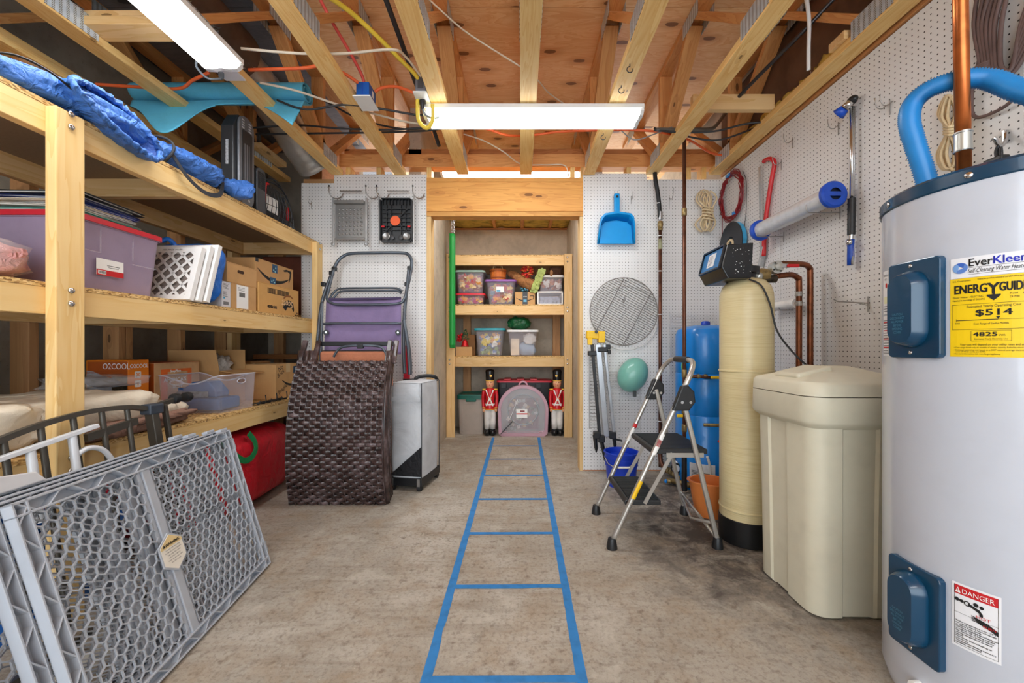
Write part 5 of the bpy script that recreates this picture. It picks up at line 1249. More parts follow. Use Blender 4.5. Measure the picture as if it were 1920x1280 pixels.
# closet floor
e = thing('storage_tub', 'beige lidded tub with dark green lid on the closet floor', 'storage bin', (-.55, 4.6, 0))
BG = mat('taupe_tub', (178, 166, 156), .5, var=.04); GL = mat('deep_green_lid', (20, 98, 84), .4)
tote_shell(-.695, -.40, 4.40, 4.75, .0013, .40, .016, .03).build('tub', BG, e, smooth=35); lid_mesh(-.695, -.40, 4.40, 4.75, .415, .05, .01, .04).build('lid', GL, e, smooth=35)
for x in (-.64, -.455): B().bx(x - .004, x + .004, 4.404, 4.416, .04, .33).build('rib', BG, e)
B().bx(-.60, -.49, 4.382, 4.40, .365, .40).build('clasp', GL, e, bevel=.006); B().bx(-.62, -.48, 4.396, 4.404, .34, .372).build('rim_band', BG, e)
e = tote('storage_bin', 'black storage bin with red lid behind the round wreath box', -.26, .35, 4.50, 4.745, 0.0013, .58, RED_LID, mat('black_tub', (34, 34, 38), .45), .02)
b = B()
for x in (-.15, 0, .15): b.bx(x - .04, x + .04, 4.49, 4.745, .595, .608)
b.build('lid_ribs', RED_LID, e, bevel=.003)
for x in (-.19, .20): B().bx(x - .03, x + .03, 4.488, 4.50, .50, .56).build('latch', mat('black_tub', (0, 0, 0)), e, bevel=.004)
e = thing('wreath_box', 'round-topped clear pink wreath box standing upright on closet floor', 'storage case', (.03, 4.35, 0))
PINK = mat('pink_clear_plastic', (236, 190, 206), .25, var=.03, alpha=.55); GREYC = mat('grey_clear_plastic', (190, 200, 204), .25, var=.03, alpha=.45)
out = [(.275 * cos(a), .275 + .275 * sin(a)) for a in [pi * k / 28 for k in range(29)]] + [(-.265, .03), (-.235, .0), (.235, .0), (.265, .03)]
inn = [(x * .88, .28 + (z - .28) * .88) for x, z in out]
def ringp(o_, i_, y0, y1, name, m):
    n = len(o_); X = .028; a = [V((X + x, y0, z + .002)) for x, z in o_]; c = [V((X + x, y0, z + .002)) for x, z in i_]; d = [p + V((0, y1 - y0, 0)) for p in a]; f_ = [p + V((0, y1 - y0, 0)) for p in c]
    fs = []
    for i in range(n):
        j = (i + 1) % n; fs += [(i, j, n + j, n + i), (2 * n + i, 3 * n + i, 3 * n + j, 2 * n + j), (i, 2 * n + i, 2 * n + j, j), (n + i, n + j, 3 * n + j, 3 * n + i)]
    B().add(a + c + d + f_, fs).build(name, m, e, smooth=30)
ringp(out, inn, 4.31, 4.44, 'rim', PINK)
B().prism(inn, (.028, 4.43, .002), AX, AZ, .006).build('back_face', GREYC, e); B().prism(inn, (.028, 4.322, .002), AX, AZ, .004).build('front_face', mat('faint_clear', (220, 214, 220), .2, alpha=.28), e)
B().tube(arc((.028, 4.312, .29), .165, 0, 2 * pi, 36)[:-1], .006, 8, True).build('moulded_ring', GREYC, e, smooth=True)
fill(e, -.16, .22, 4.34, 4.46, .05, .42, [(196, 210, 206), (214, 190, 150), (120, 140, 140), (236, 230, 220)], 7, .028, 'ornaments')
label_plate(e, 'label', (-.045, 4.315, .20), AX, AZ, .12, .095, INKW, .001); label_plate(e, 'label_band', (-.045, 4.3135, .238), AX, AZ, .12, .012, INKR, .0006); label_plate(e, 'label_mark', (-.005, 4.3135, .265), AX, AZ, .05, .015, mat('maroon_ink', (130, 40, 44), .5), .0006)
B().bar((-.215, 4.31, .03), (-.085, 4.31, .165), .006, .05, (0, -1, 0)).build('black_strap', BLACK, e); B().bar((-.11, 4.312, .20), (-.03, 4.312, .40), .004, .02, (0, -1, 0)).build('white_strap', WHITE, e)
B().tube(arc((.028, 4.36, .545), .045, 0, pi, 12), .010, 8).build('handle', PINK, e, smooth=True)
for x in (-.165, .22): B().tube(arc((x, 4.315, .035), .018, 0, 2 * pi, 16)[:-1], .004, 6, True).build('foot_ring', PINK, e, smooth=True)
def soldier(x, y, lab, mir):
    e = thing('toy_soldier', lab, 'figurine', (x, y, 0), 'toy soldiers')
    RED = mat('soldier_red', (204, 26, 36), .3, var=.04); SK = mat('soldier_skin', (236, 176, 134), .4, var=.03); GOLD = mat('soldier_gold', (236, 186, 70), .35); WH = mat('soldier_white', (236, 232, 228), .35); BK = mat('soldier_black', (22, 22, 24), .22)
    c = lambda dx, dy, z: (x + dx, y + dy, z)
    for s in (-1, 1):
        b = B().blob(c(s * .032, -.012, .034), (.036, .05, .036), 16, 10); b.map(lambda p: (p[0], p[1], max(.002, p[2]))).lathe([(.03, .03), (.028, .075)], c(s * .03, .004, 0), 16).build('boot', BK, e, smooth=True)
        B().lathe([(.029, .07), (.033, .14), (.036, .24), (.037, .30)], c(s * .030, .004, 0), 16).build('trouser_leg', WH, e, smooth=True)
        B().tube(spline([c(s * .066, 0, .49), c(s * .076, -.004, .42), c(s * .072, -.012, .33), c(s * .066, -.016, .29)]), [.016, .019, .019, .019, .019, .018, .018, .018, .018, .018, .017, .017, .017, .017, .017, .017, .017, .017, .017, .017, .017, .017, .017, .017, .016], 12).build('arm', RED, e, smooth=True)
        B().blob(c(s * .066, -.018, .277), (.017, .018, .02), 12, 8).build('hand', SK, e, smooth=True)
        B().blob(c(s * .062, 0, .503), (.026, .026, .010), 14, 6).build('epaulette', GOLD, e, smooth=True)
        B().bar(c(s * .04, -.046, .50), c(-s * .036, -.052, .33), .014, .004, (0, -1, 0)).build('cross_belt', WH, e)
        B().lathe([(.0185, 0), (.0185, .012)], c(s * .067, -.016, .298), 12).build('cuff', GOLD, e)
    B().lathe([(.060, .285), (.058, .30), (.050, .36), (.052, .44), (.056, .49), (.045, .512), (.02, .52)], c(0, 0, 0), 24).build('coat', RED, e, smooth=True)
    B().lathe([(.0545, .335), (.0545, .352)], c(0, 0, 0), 24).build('belt', WH, e); B().lathe([(.0605, .285), (.061, .293)], c(0, 0, 0), 24).build('hem', GOLD, e)
    for k in range(3):
        for s in (-1, 1): B().blob(c(s * .014, -.0515, .375 + k * .035), (.0045, .003, .0045), 8, 6).build('button', GOLD, e)
    B().lathe([(.02, .51), (.026, .52), (.042, .545), (.047, .575), (.042, .605), (.034, .615)], c(0, 0, 0), 24).build('head', SK, e, smooth=True)
    for s in (-1, 1):
        B().blob(c(s * .015, -.0445, .583), (.0045, .003, .0055), 8, 6).build('eye', BK, e); B().blob(c(s * .024, -.039, .560), (.008, .004, .006), 8, 6).build('cheek', mat('cheek_pink', (232, 130, 110), .5), e)
    B().blob(c(0, -.049, .568), (.006, .008, .007), 8, 6).build('nose', SK, e, smooth=True); B().blob(c(0, -.044, .552), (.008, .003, .0035), 8, 6).build('mouth', INKR, e)
    B().lathe([(.045, .592), (.046, .61), (.047, .66), (.050, .70), (.044, .718), (.02, .724), (0, .725)], c(0, .004, 0), 24).build('hat', BK, e, smooth=True)
    B().tube([c(.046 * cos(a), .004 + .046 * sin(a), .600) for a in [2 * pi * k / 20 for k in range(20)]], .005, 6, True).build('hat_band', GOLD, e, smooth=True)
    B().cyl(c(mir * .012, -.042, .655), c(mir * .013, -.048, .655), .013, 14).build('hat_badge', GOLD, e)
    return e
soldier(-.335, 4.37, 'toy soldier in a red coat and tall black hat beside the beige tub', 1); soldier(.402, 4.37, 'toy soldier in a red coat and tall black hat beside the closet shelf post', -1)
e = thing('strap_swing', 'long green strap swing seat hanging on chains before the closet shelf', 'swing', (-.71, 4.15, .95))
SG = mat('swing_green', (28, 158, 70), .4, var=.03)
pth = spline([(-.712, 4.19, 2.145), (-.712, 4.19, 1.6), (-.712, 4.19, 1.05), (-.712, 4.185, .985), (-.712, 4.16, .958), (-.712, 4.135, .985), (-.712, 4.13, 1.05), (-.712, 4.13, 1.6), (-.712, 4.13, 2.145)], 8)
vs = []; fs = []
for p in pth: vs += [p + V((-.026, 0, 0)), p + V((.026, 0, 0))]
for i in range(len(pth) - 1): fs.append((2 * i, 2 * i + 1, 2 * i + 3, 2 * i + 2))
B().add(vs, fs).build('seat_strap', SG, e, smooth=True, solid=.005)
for x, y in ((-.722, 4.19), (-.69, 4.13)):
    b = B()
    for k in range(16):
        U_ = (1, 0, 0) if k % 2 else (0, 1, 0); b.tube([V((x, y, 2.155 + k * .024)) + V(U_) * (.008 * cos(t)) + AZ * (.016 * sin(t)) for t in [2 * pi * q / 10 for q in range(10)]], .003, 5, True)
    stuff(b.build('chain', CHROME, e, smooth=True))
# agility ladder of painter's tape
e = thing('tape_ladder', "ladder of blue painter's tape stuck to the concrete floor", 'floor tape', (-.05, 1.1, 0))
BTP = mat('painters_tape', (48, 128, 196), .75, var=.12, scale=22)
def strip(name, p, q, w, lift=.0007):
    p, q = V(p), V(q); d = (q - p); n = max(2, int(d.length / .05)); sd = d.normalized().cross(AZ) * w / 2; vs = []; fs = []
    for i in range(n + 1):
        c = p.lerp(q, i / n) + V((0, 0, lift)); w1, w2 = 1 + R.uniform(-.09, .06), 1 + R.uniform(-.09, .06)
        if R.random() < .05: w1 *= .65
        vs += [c + sd * w1, c - sd * w2]
    for i in range(n): fs.append((2 * i, 2 * i + 1, 2 * i + 3, 2 * i + 2))
    B().add(vs, fs).build(name, BTP, e, solid=.0006)
for xa, xb in ((-.273, -.291), (.177, .194)): strip('side_tape', (xa, 1.10, 0), (xb, 4.26, 0), .032)
for y in (1.149, 1.597, 2.056, 2.52, 2.994, 3.424, 3.89): strip('rung_tape', (-.268, y, 0), (.172, y + .004, 0), .026 if y < 3 else .018, .0016)
# ---------------------------------------------------------------- back pegboard, softener side
YP = YB - .004
e = thing('dustpan', 'bright blue plastic dustpan hanging on the back pegboard', 'dustpan', (.73, 3.05, 1.75))
DB = mat('dustpan_blue', (0, 150, 222), .35, var=.03)
def dp(x, z, d): return V((x, 3.06 - d, z))
out = [(.588, 1.757), (.60, 1.90), (.612, 1.945), (.635, 1.968), (.70, 1.98), (.713, 2.0), (.753, 2.0), (.766, 1.98), (.83, 1.968), (.853, 1.945), (.865, 1.90), (.878, 1.757)]
B().prism(out, (0, 3.066, 0), AX, AZ, .004).build('tray', DB, e)
b = B(); lp = [(.588, 1.757), (.60, 1.90), (.612, 1.945), (.635, 1.968), (.733, 1.982), (.83, 1.968), (.853, 1.945), (.865, 1.90), (.878, 1.757)]
hs = [.012, .05, .062, .066, .066, .066, .062, .05, .012]; vs = []; fs = []
for (x, z), h in zip(lp, hs):
    ix = x + (.733 - x) * .06; iz = z - (.012 if z > 1.9 else 0)
    vs += [dp(x, z, 0), dp(x, z, h), dp(ix, iz, h), dp(ix + (.733 - x) * .06, iz - .03 * (z > 1.9), .006)]
for i in range(len(lp) - 1):
    for k in range(3): fs.append((i * 4 + k, i * 4 + k + 1, i * 4 + 5 + k, i * 4 + 4 + k))
b.add(vs, fs).build('wall', DB, e, smooth=30, solid=.003)
B().prism(rrect(.042, .16, .008, 3, .733, 2.052), (0, 3.05, 0), AX, AZ, .028).build('handle', DB, e, bevel=.006)
B().prism([(.60, 1.757), (.866, 1.757), (.86, 1.79), (.606, 1.79)], (0, 3.058, 0), AX, AZ, .006).build('lip', DB, e)
B().cyl((.733, 3.018, 2.105), (.733, 3.026, 2.105), .009, 12).build('hang_hole', BLACK, e)
peghook('twin wire hook on pegboard holding the blue dustpan', .733, 2.135, two=True)
peghook('empty wire hook on pegboard between the dustpan and the black hose', .862, 2.13)
peghook('empty long wire hook on pegboard between the black hose and the thin pipe', 1.16, 2.13, s=1.6)
# round grill grates and wire racks
def grate(lab, cx, cz, r, y, ang, n, w, m, cross=True):
    e = thing('grill_grate', lab, 'grate', (cx, y, cz))
    B().tube(arc((cx, y, cz), r, 0, 2 * pi, 48)[:-1], w * 1.5, 6, True).build('ring', m, e, smooth=True)
    U = V((cos(ang), 0, sin(ang))); W = V((-sin(ang), 0, cos(ang)))
    for k in range(n):
        t = -1 + 2 * (k + .5) / n; h = r * sqrt(1 - t * t)
        B().tube([V((cx, y, cz)) + W * (t * r) - U * h, V((cx, y, cz)) + W * (t * r) + U * h], w, 5).build('bar', m, e)
    if cross:
        for t in (-.45, .45):
            h = r * sqrt(1 - t * t); B().tube([V((cx, y - w * 2, cz)) + U * (t * r) - W * h, V((cx, y - w * 2, cz)) + U * (t * r) + W * h], w * 1.2, 5).build('cross_bar', m, e)
    return e
GW = mat('grate_wire', (150, 146, 142), .35, .8)
grate('round wire grill grate with slanted bars hanging on the back pegboard', .80, 1.24, .262, YP - .02, radians(-28), 30, .0022, GW)
e = thing('grill_grate', 'plain white ring showing below the round slanted grill grate', 'grate', (.80, YP, 1.18))
WW = mat('white_coated_wire', (226, 224, 222), .4, .1)
B().tube(arc((.82, YP - .008, 1.19), .25, 0, 2 * pi, 48)[:-1], .003, 6, True).build('ring', WW, e, smooth=True)
peghook('wire hook on pegboard carrying the round grill grate', .80, 1.33)
def rack(lab, x0, x1, z0, z1, n, m, nv, y=YP - .012):
    e = thing('wire_rack', lab, 'rack', ((x0 + x1) / 2, y, z0))
    for k in range(nv): x = x0 + (x1 - x0) * k / (nv - 1); B().tube([(x, y, z0), (x, y, z1)], .003, 6).build('upright', m, e)
    for k in range(n): z = z0 + (z1 - z0) * (k + .5) / n; B().tube([(x0 - .004, y - .004, z), (x1 + .004, y - .004, z)], .0019, 5).build('wire', m, e)
rack('white coated wire rack hanging low behind the tripod and helmet', .62, .93, .30, .78, 30, WW, 3)
rack('narrow grey wire rack hanging behind the tripod legs', .535, .60, .33, .93, 22, GW, 2, YP - .02)
rack('white coated wire rack on pegboard above the blue pressure tank', 1.16, 1.50, .75, 1.235, 22, WW, 3)
# surveyor style tripod
e = thing('tripod', 'folded aluminium tripod with yellow head hanging on the back pegboard', 'tripod', (.6, 3.0, .1))
YL = mat('tripod_yellow', (244, 196, 20), .4, var=.04); AL = mat('anodised_alloy', (188, 192, 198), .28, .75, .05)
q = lambda x, z, d=0: P(x, z, 3.0 - d)
B().box(q(1113, 628), (.11, .06, .06), Matrix.Rotation(radians(4), 3, 'Y')).build('head', YL, e, bevel=.008); B().box(q(1127, 632), (.05, .075, .085)).build('head_clamp', YL, e, bevel=.006)
B().box(q(1106, 640, .03), (.035, .03, .05)).build('head_leg', YL, e, bevel=.004); B().cyl(q(1118, 622, .035), q(1118, 622, .045), .012, 12).build('head_screw', BLACK, e)
for xa, xb, zb, w, d in ((1110, 1124, 815, .022, .03), (1121, 1137, 818, .040, .01), (1133, 1151, 812, .020, .02)):
    B().bar(q(xa, 645, d), q(xb, zb, d), .022, w, (1, 0, 0)).build('leg', AL if xa != 1110 else BLACK, e, bevel=.003)
for x, y, w in ((1110, 662, .06), (1130, 655, .07), (1140, 650, .03)): B().box(q(x, y, .03), (w, .05, .035)).build('collar', BLACK, e, bevel=.005)
for x, y in ((1127, 822), (1148, 815), (1119, 815)): B().box(q(x, y, .02), (.05, .06, .05)).build('foot_clamp', BLACK, e, bevel=.006)
for xa, ya, xb, yb in ((1115, 815, 1118, 848), (1127, 822, 1134, 864), (1150, 812, 1153, 842)): B().tube([q(xa, ya, .03), q(xb, yb - 8, .03), q(xb, yb, .03)], [.016, .013, .004], 8).build('foot', BLACK, e, smooth=40)
B().bar(q(1150, 822, .03), q(1166, 826, .03), .02, .012).build('lever', BLACK, e); B().bar(q(1142, 655, .03), q(1143, 664, .03), .02, .02).build('lever', BLACK, e)
# helmet
e = thing('helmet', 'seafoam green rounded helmet shell hanging beside the tripod on pegboard', 'helmet', (.84, 2.98, .62))
M = Matrix.Rotation(radians(28), 3, 'Y'); c = V((.845, 3.0, .755))
vs = []; fs = []; b = B().blob(c, (.108, .098, .135), 28, 18, 0, M).build('shell', mat('seafoam', (120, 182, 168), .35, var=.03, coat=.3), e, smooth=True)
b = B(); sp = []
for k in range(40): a = 2 * pi * k / 40; sp.append(c + M @ V((.104 * cos(a) * cos(.25 * sin(a)), -.028 - .070 * abs(sin(a)) ** 2 * .2 - .05, .125 * sin(a))))
B().tube([c + M @ V((.1085 * cos(t) * .93, -.098 * sin(t) * .93, .045 - .05 * sin(t))) for t in [pi * k / 20 for k in range(21)]], .004, 6).build('crease', mat('pale_seafoam', (96, 158, 146), .4, var=.03), e, smooth=True)
B().bx(.835, .86, 2.95, 2.97, .595, .64).build('buckle', mat('dark_strap', (70, 76, 78), .6), e, bevel=.004)
# pipes at the back pegboard
DCU = mat('dark_copper', (112, 72, 56), .38, .6, .3, 16); BRS = mat('old_brass', (150, 128, 84), .45, .6, .35, 40); RUB = mat('black_rubber', (30, 32, 34), .6)
e = thing('water_pipe', 'brown copper pipe with black rubber hose end rising against the pegboard', 'pipe', (1.07, 3.03, 0))
py = 3.04
B().tube([(1.066, py, .05), (1.066, py, 1.87)], .0135, 12).build('copper_tube', DCU, e, smooth=True)
B().tube(spline([P(1237, 408, py), P(1236, 385, py), P(1233, 360, py), P(1229, 337, py), (1.03, py + .02, 2.32)]), .0155, 12).build('rubber_hose', RUB, e, smooth=True)
B().lathe([(.0175, 0), (.0175, .06)], P(1238, 412, py), 14).build('hose_clamp', STEEL, e, smooth=40); B().lathe([(.018, 0), (.020, .01), (.016, .02), (.021, .035), (.021, .055), (.017, .07)], P(1238, 432, py), 12).build('brass_union', BRS, e)
for y in (382,): B().lathe([(.0175, 0), (.0175, .006)], P(1234, y, py), 12).build('white_band', WHITE, e)
for y in (443, 509, 590, 790): B().lathe([(.0165, 0), (.0165, .006)], P(1237, y, py), 12).build('white_band', WHITE, e)
B().lathe([(.0145, 0), (.0145, .08)], (1.066, py, 1.71), 12).build('corroded_patch', mat('green_patina', (150, 148, 116), .7, var=.3), e, smooth=40)
e = thing('water_pipe', 'slim dark copper pipe running from joists to floor before the blue tank', 'pipe', (1.077, 2.62, 0))
B().tube([(1.077, 2.62, .03), (1.077, 2.62, 2.34)], .0125, 12).build('copper_tube', DCU, e, smooth=True)
for z in (.79, .55, .43, 1.85): B().lathe([(.014, -.025), (.0165, -.022), (.0165, .022), (.014, .025)], (1.077, 2.62, z), 12).build('coupling', BRS, e, smooth=40)
B().lathe([(.018, 0), (.016, .25)], (1.077, 2.62, .02), 12).build('foam_sleeve', BLACK, e, smooth=40)
B().tube([(1.077, 2.62, .775), (1.25, 2.60, .765)], .0105, 10).build('branch_tube', DCU, e, smooth=True)
for x in (1.115, 1.165, 1.21): B().lathe([(.013, -.012), (.016, 0), (.013, .012)], (x, 2.61, .772), 10, Matrix.Rotation(pi / 2, 3, 'Y')).build('fitting', BRS, e)
B().bx(1.23, 1.29, 2.56, 2.58, .758, .776).build('yellow_handle', YL, e, bevel=.004); B().bx(1.02, 1.06, 2.595, 2.605, .505, .525).build('yellow_handle', YL, e, bevel=.004)
B().tube([(1.15, 2.50, .475), (1.32, 2.50, .47)], .0105, 10).build('branch_tube', BRS, e, smooth=True); B().bx(1.25, 1.33, 2.475, 2.495, .45, .475).build('red_handle', INKR, e, bevel=.005); B().bx(1.215, 1.26, 2.44, 2.46, .375, .39).build('red_handle', INKR, e, bevel=.005)
# pressure tank
e = thing('pressure_tank', 'tall blue well pressure tank in the corner behind the softener', 'tank', (1.30, 2.79, 0))
BLT = mat('tank_blue', (12, 132, 222), .3, var=.03, coat=.3); c = (1.30, 2.80, 0); r = .198
B().lathe([(r, .14), (r, .50), (r - .003, .505), (r, .51), (r, .78), (r - .003, .785), (r, .79), (r, 1.05), (r * .93, 1.085), (r * .75, 1.105), (r * .4, 1.115), (0, 1.118)], c, 40).build('shell', BLT, e, smooth=35)
B().lathe([(r * .8, 0), (r * .97, .0), (r, .02), (r, .14)], c, 40).build('base_ring', BLT, e, smooth=35); B().lathe([(.03, 1.112), (.03, 1.135), (.022, 1.145), (0, 1.147)], c, 16).build('air_cap', mat('deep_blue_cap', (24, 72, 190), .4), e, smooth=40)
def onc(c, r, a, z): return V((c[0] + r * cos(a), c[1] + r * sin(a), z))
def wrap(name, c, r, a0, a1, z0, z1, m, e, n=8, th=.001): B().grid(lambda u, v: onc(c, r, a0 + (a1 - a0) * u, z0 + (z1 - z0) * v), n, 1).build(name, m, e, solid=th)
wrap('data_label', c, r + .0012, radians(216), radians(262), .05, .19, mat('white_sticker', (226, 228, 230), .5), e)
for k in range(9): wrap('label_print', c, r + .0024, radians(220), radians(248 + 8 * sin(k * 3)), .062 + k * .0095, .066 + k * .0095, mat('grey_ink', (90, 92, 98), .6), e, 4, .0004)
b = B(); b.blob(onc(c, r + .001, radians(200), .83), (.004, .05, .035), 18, 8).build('green_badge', mat('badge_green', (130, 200, 70), .5), e, smooth=True)
# floor manifold
e = thing('pipe_manifold', 'cluster of corroded valves and fittings on the floor by the blue tank', 'valve', (1.08, 2.7, 0))
B().tube(spline([(1.066, 3.04, .20), (1.066, 3.03, .10), (1.08, 2.98, .055), (1.10, 2.90, .045), (1.13, 2.80, .05)]), .017, 10).build('elbow', DCU, e, smooth=True)
for k in range(6): B().lathe([(.018, -.012), (.024, -.01), (.024, .01), (.018, .012)], (1.085 + .007 * k, 2.955 - .036 * k, .055 + .003 * sin(k)), 12, Matrix.Rotation(pi / 2, 3, 'X')).build('fitting', BRS, e)
B().tube([(1.04, 2.80, .03), (1.14, 2.66, .04)], .018, 10).build('tee', BRS, e, smooth=True); B().tube([(1.02, 2.78, .028), (1.09, 2.78, .028)], .014, 10).build('drain', BRS, e, smooth=True); B().blob((1.012, 2.775, .03), (.012, .012, .014), 10, 6).build('blue_tap', BLT, e)
B().lathe([(.033, -.012), (.036, -.008), (.036, .008), (.033, .012)], (1.085, 2.78, .12), 22, Matrix.Rotation(radians(60), 3, 'Y') @ Matrix.Rotation(pi / 2, 3, 'X')).build('gauge', mat('gauge_black', (40, 42, 40), .4), e, smooth=40); B().lathe([(.026, 0), (.026, .002)], (1.078, 2.764, .122), 20, Matrix.Rotation(radians(60), 3, 'Y') @ Matrix.Rotation(pi / 2, 3, 'X')).build('gauge_face', WHITE, e)
B().tube([(1.085, 2.80, .05), (1.085, 2.79, .10)], .008, 8).build('gauge_stem', BRS, e)
B().bx(1.06, 1.165, 2.86, 2.94, .125, .215).build('switch_box', mat('switch_grey', (132, 150, 160), .4), e, bevel=.008); B().cyl((1.09, 2.858, .165), (1.09, 2.84, .16), .018, 14).build('gland', BRS, e, smooth=40)
B().tube(spline([(1.09, 2.84, .16), (1.12, 2.76, .13), (1.16, 2.70, .08), (1.20, 2.66, .07), (1.235, 2.59, .12), (1.22, 2.57, .20), (1.20, 2.56, .26)]), .008, 8).build('white_cable', WHITE, e, smooth=True)
# buckets
def bucket(name, lab, cx, cy, r0, r1, h, m, spout=False, bands=(), seg=36):
    e = thing(name, lab, 'bucket', (cx, cy, 0)); prof = [(0, .004), (r0, .0), (r1, h - .004), (r1 + .006, h - .006), (r1 + .006, h), (r1, h + .002), (r1 - .004, h), (r0 - .003, .008), (0, .008)]
    b = B().lathe(prof, (cx, cy, .001), seg, caps=False)
    if spout: b.map(lambda p: p + V((-.022, -.004, .004)) * max(0, -(p[0] - cx) / r1 - .75) * 4 * (p[2] / h) if p[0] < cx else p)
    b.build('body', m, e, smooth=35)
    for z in bands: k = r0 + (r1 - r0) * z / h; B().lathe([(k, z - .004), (k + .005, z - .003), (k + .005, z + .003), (k, z + .004)], (cx, cy, 0), seg).build('rib', m, e, smooth=35)
    return e
e = bucket('bucket', 'small blue pail with wire handle beside the step stool', .705, 2.79, .095, .115, .235, mat('pail_blue', (24, 62, 190), .35, var=.04), bands=(.195, .165, .145))
B().tube(spline([(.587, 2.77, .20), (.60, 2.70, .17), (.66, 2.655, .155), (.73, 2.66, .165), (.80, 2.71, .19), (.822, 2.77, .20)]), .0032, 8).build('wire_handle', WIREM, e, smooth=True); B().lathe([(.007, -.04), (.007, .04)], (.69, 2.654, .16), 10, Matrix.Rotation(pi / 2, 3, 'Y')).build('grip', WHITE, e, smooth=40)
bucket('bucket', 'orange plastic bucket with pouring lip beside the softener tank', 1.095, 2.30, .082, .10, .195, mat('bucket_orange', (226, 132, 66), .45, var=.05), True)
# softener
e = thing('softener_tank', 'tall cream fibreglass softener cylinder on a black boot', 'tank', (1.132, 2.0, 0))
def wound():
    t = NT('wound_fibreglass'); v = t.coord(); mp = t.n('ShaderNodeMapping'); mp.inputs['Scale'].default_value = (3, 3, 150); t.l(v, mp.inputs[0]); f = t.noise(mp.outputs[0], 2, 4); a = t.noise(v, 5, 3)
    c = t.ramp(f, [(.35, lin((211, 193, 146))), (.5, lin((222, 206, 160))), (.7, lin((226, 212, 170)))]); c = t.mix(t.math('MULTIPLY', a, .3), c, lin((208, 190, 138)))
    t.base(c); t.b.inputs['Roughness'].default_value = .32; t.bump(f, .35, .003); return t.m
WND = wound(); c = (1.132, 2.0, 0); r = .121
B().lathe([(r, .115), (r, 1.19), (r * .985, 1.225), (r * .9, 1.262), (r * .7, 1.29), (r * .45, 1.302), (.045, 1.305)], c, 44).build('cylinder', WND, e, smooth=35)
for z in (.165, .845): B().lathe([(r, z - .006), (r + .004, z - .003), (r + .004, z + .003), (r, z + .006)], c, 44).build('seam_band', WND, e, smooth=35)
B().lathe([(r * .95, 0), (r + .003, .004), (r + .004, .118), (r, .122)], c, 44).build('boot', mat('boot_black', (22, 22, 24), .35, var=.2), e, smooth=35)
B().lathe([(.045, 1.30), (.045, 1.325), (.06, 1.33), (.06, 1.36)], c, 24).build('neck', BLACK, e, smooth=40)
VB = mat('valve_black', (20, 21, 24), .25, var=.15)
hd_poly = [(1.09, 1.288), (1.10, 1.455), (.978, 1.447), (.950, 1.340), (.980, 1.285)]
B().prism(hd_poly, (0, 2.12, 0), AX, AZ, .24).build('control_head', VB, e, bevel=.004)
n_ = V((-(1.447 - 1.340), 0, (.978 - .950))).normalized(); n_ = V((-.967, 0, .253))
def fp(u, v, d=0): return V((.950 + .028 * v, 2.10 - .20 * u, 1.340 + .107 * v)) + n_ * d
B().add([fp(.0, .06, .0015), fp(1, .06, .0015), fp(1, .94, .0015), fp(0, .94, .0015)], [(0, 1, 2, 3)]).build('face_panel', mat('panel_blue', (44, 112, 168), .4), e, solid=.003)
B().add([fp(.30, .2, .004), fp(.66, .2, .004), fp(.66, .82, .004), fp(.30, .82, .004)], [(0, 1, 2, 3)]).build('face_label', mat('white_sticker', (0, 0, 0)), e, solid=.001)
b = B()
for k in range(7): b.add([fp(.36, .28 + k * .07, .0056), fp(.36 + R.uniform(.12, .24), .28 + k * .07, .0056), fp(.36 + .2, .30 + k * .07, .0056), fp(.36, .30 + k * .07, .0056)], [(0, 1, 2, 3)])
b.build('label_print', mat('grey_ink', (0, 0, 0)), e)
for (a, c_) in (((-.02, .0), (1.02, .0)), ((-.02, 1), (1.02, 1)), ((-.02, 0), (-.02, 1)), ((1.02, 0), (1.02, 1))): B().bar(fp(*a, .004), fp(*c_, .004), .008, .012, n_).build('bezel', VB, e)
b = B()
for k in range(26): x, z = R.uniform(1.0, 1.085), R.uniform(1.30, 1.43); b.box((x, 1.8796, z), (R.uniform(.001, .005), .0006, R.uniform(.001, .003)))
stuff(b.build('paint_specks', INKW, e))
# bypass valve and side wall pipes
e = thing('bypass_valve', 'corroded brass bypass valve with red lever behind the softener head', 'valve', (1.25, 2.02, 1.3))
B().tube(spline([(1.09, 2.03, 1.385), (1.14, 2.03, 1.39), (1.165, 2.03, 1.37), (1.185, 2.03, 1.335), (1.215, 2.03, 1.325), (1.25, 2.03, 1.34)]), .019, 12).build('green_hose', mat('green_brass', (92, 96, 64), .55, .3, .3, 30), e, smooth=True)
B().cyl((1.09, 2.03, 1.31), (1.30, 2.03, 1.31), .02, 12).build('lower_port', mat('dark_brass', (70, 60, 46), .5, .4, .4, 30), e, smooth=40)
B().lathe([(.03, -.03), (.034, 0), (.03, .03)], (1.23, 2.03, 1.33), 14, Matrix.Rotation(pi / 2, 3, 'Y')).build('body', BRS, e, smooth=40)
B().cyl((1.285, 1.99, 1.362), (1.285, 2.02, 1.362), .032, 26).build('flange', mat('nickel_plate', (196, 196, 190), .35, .7, .1), e, smooth=40); B().lathe([(.018, 0), (.016, .012), (0, .014)], (1.285, 1.99, 1.362), 18, Matrix.Rotation(pi / 2, 3, 'X')).build('cap', mat('nickel_plate', (0, 0, 0)), e, smooth=40)
for k in range(4): B().cyl((1.285 + .024 * cos(k * pi / 2 + .6), 1.989, 1.362 + .024 * sin(k * pi / 2 + .6)), (1.285 + .024 * cos(k * pi / 2 + .6), 1.985, 1.362 + .024 * sin(k * pi / 2 + .6)), .004, 8).build('screw', BLACK, e)
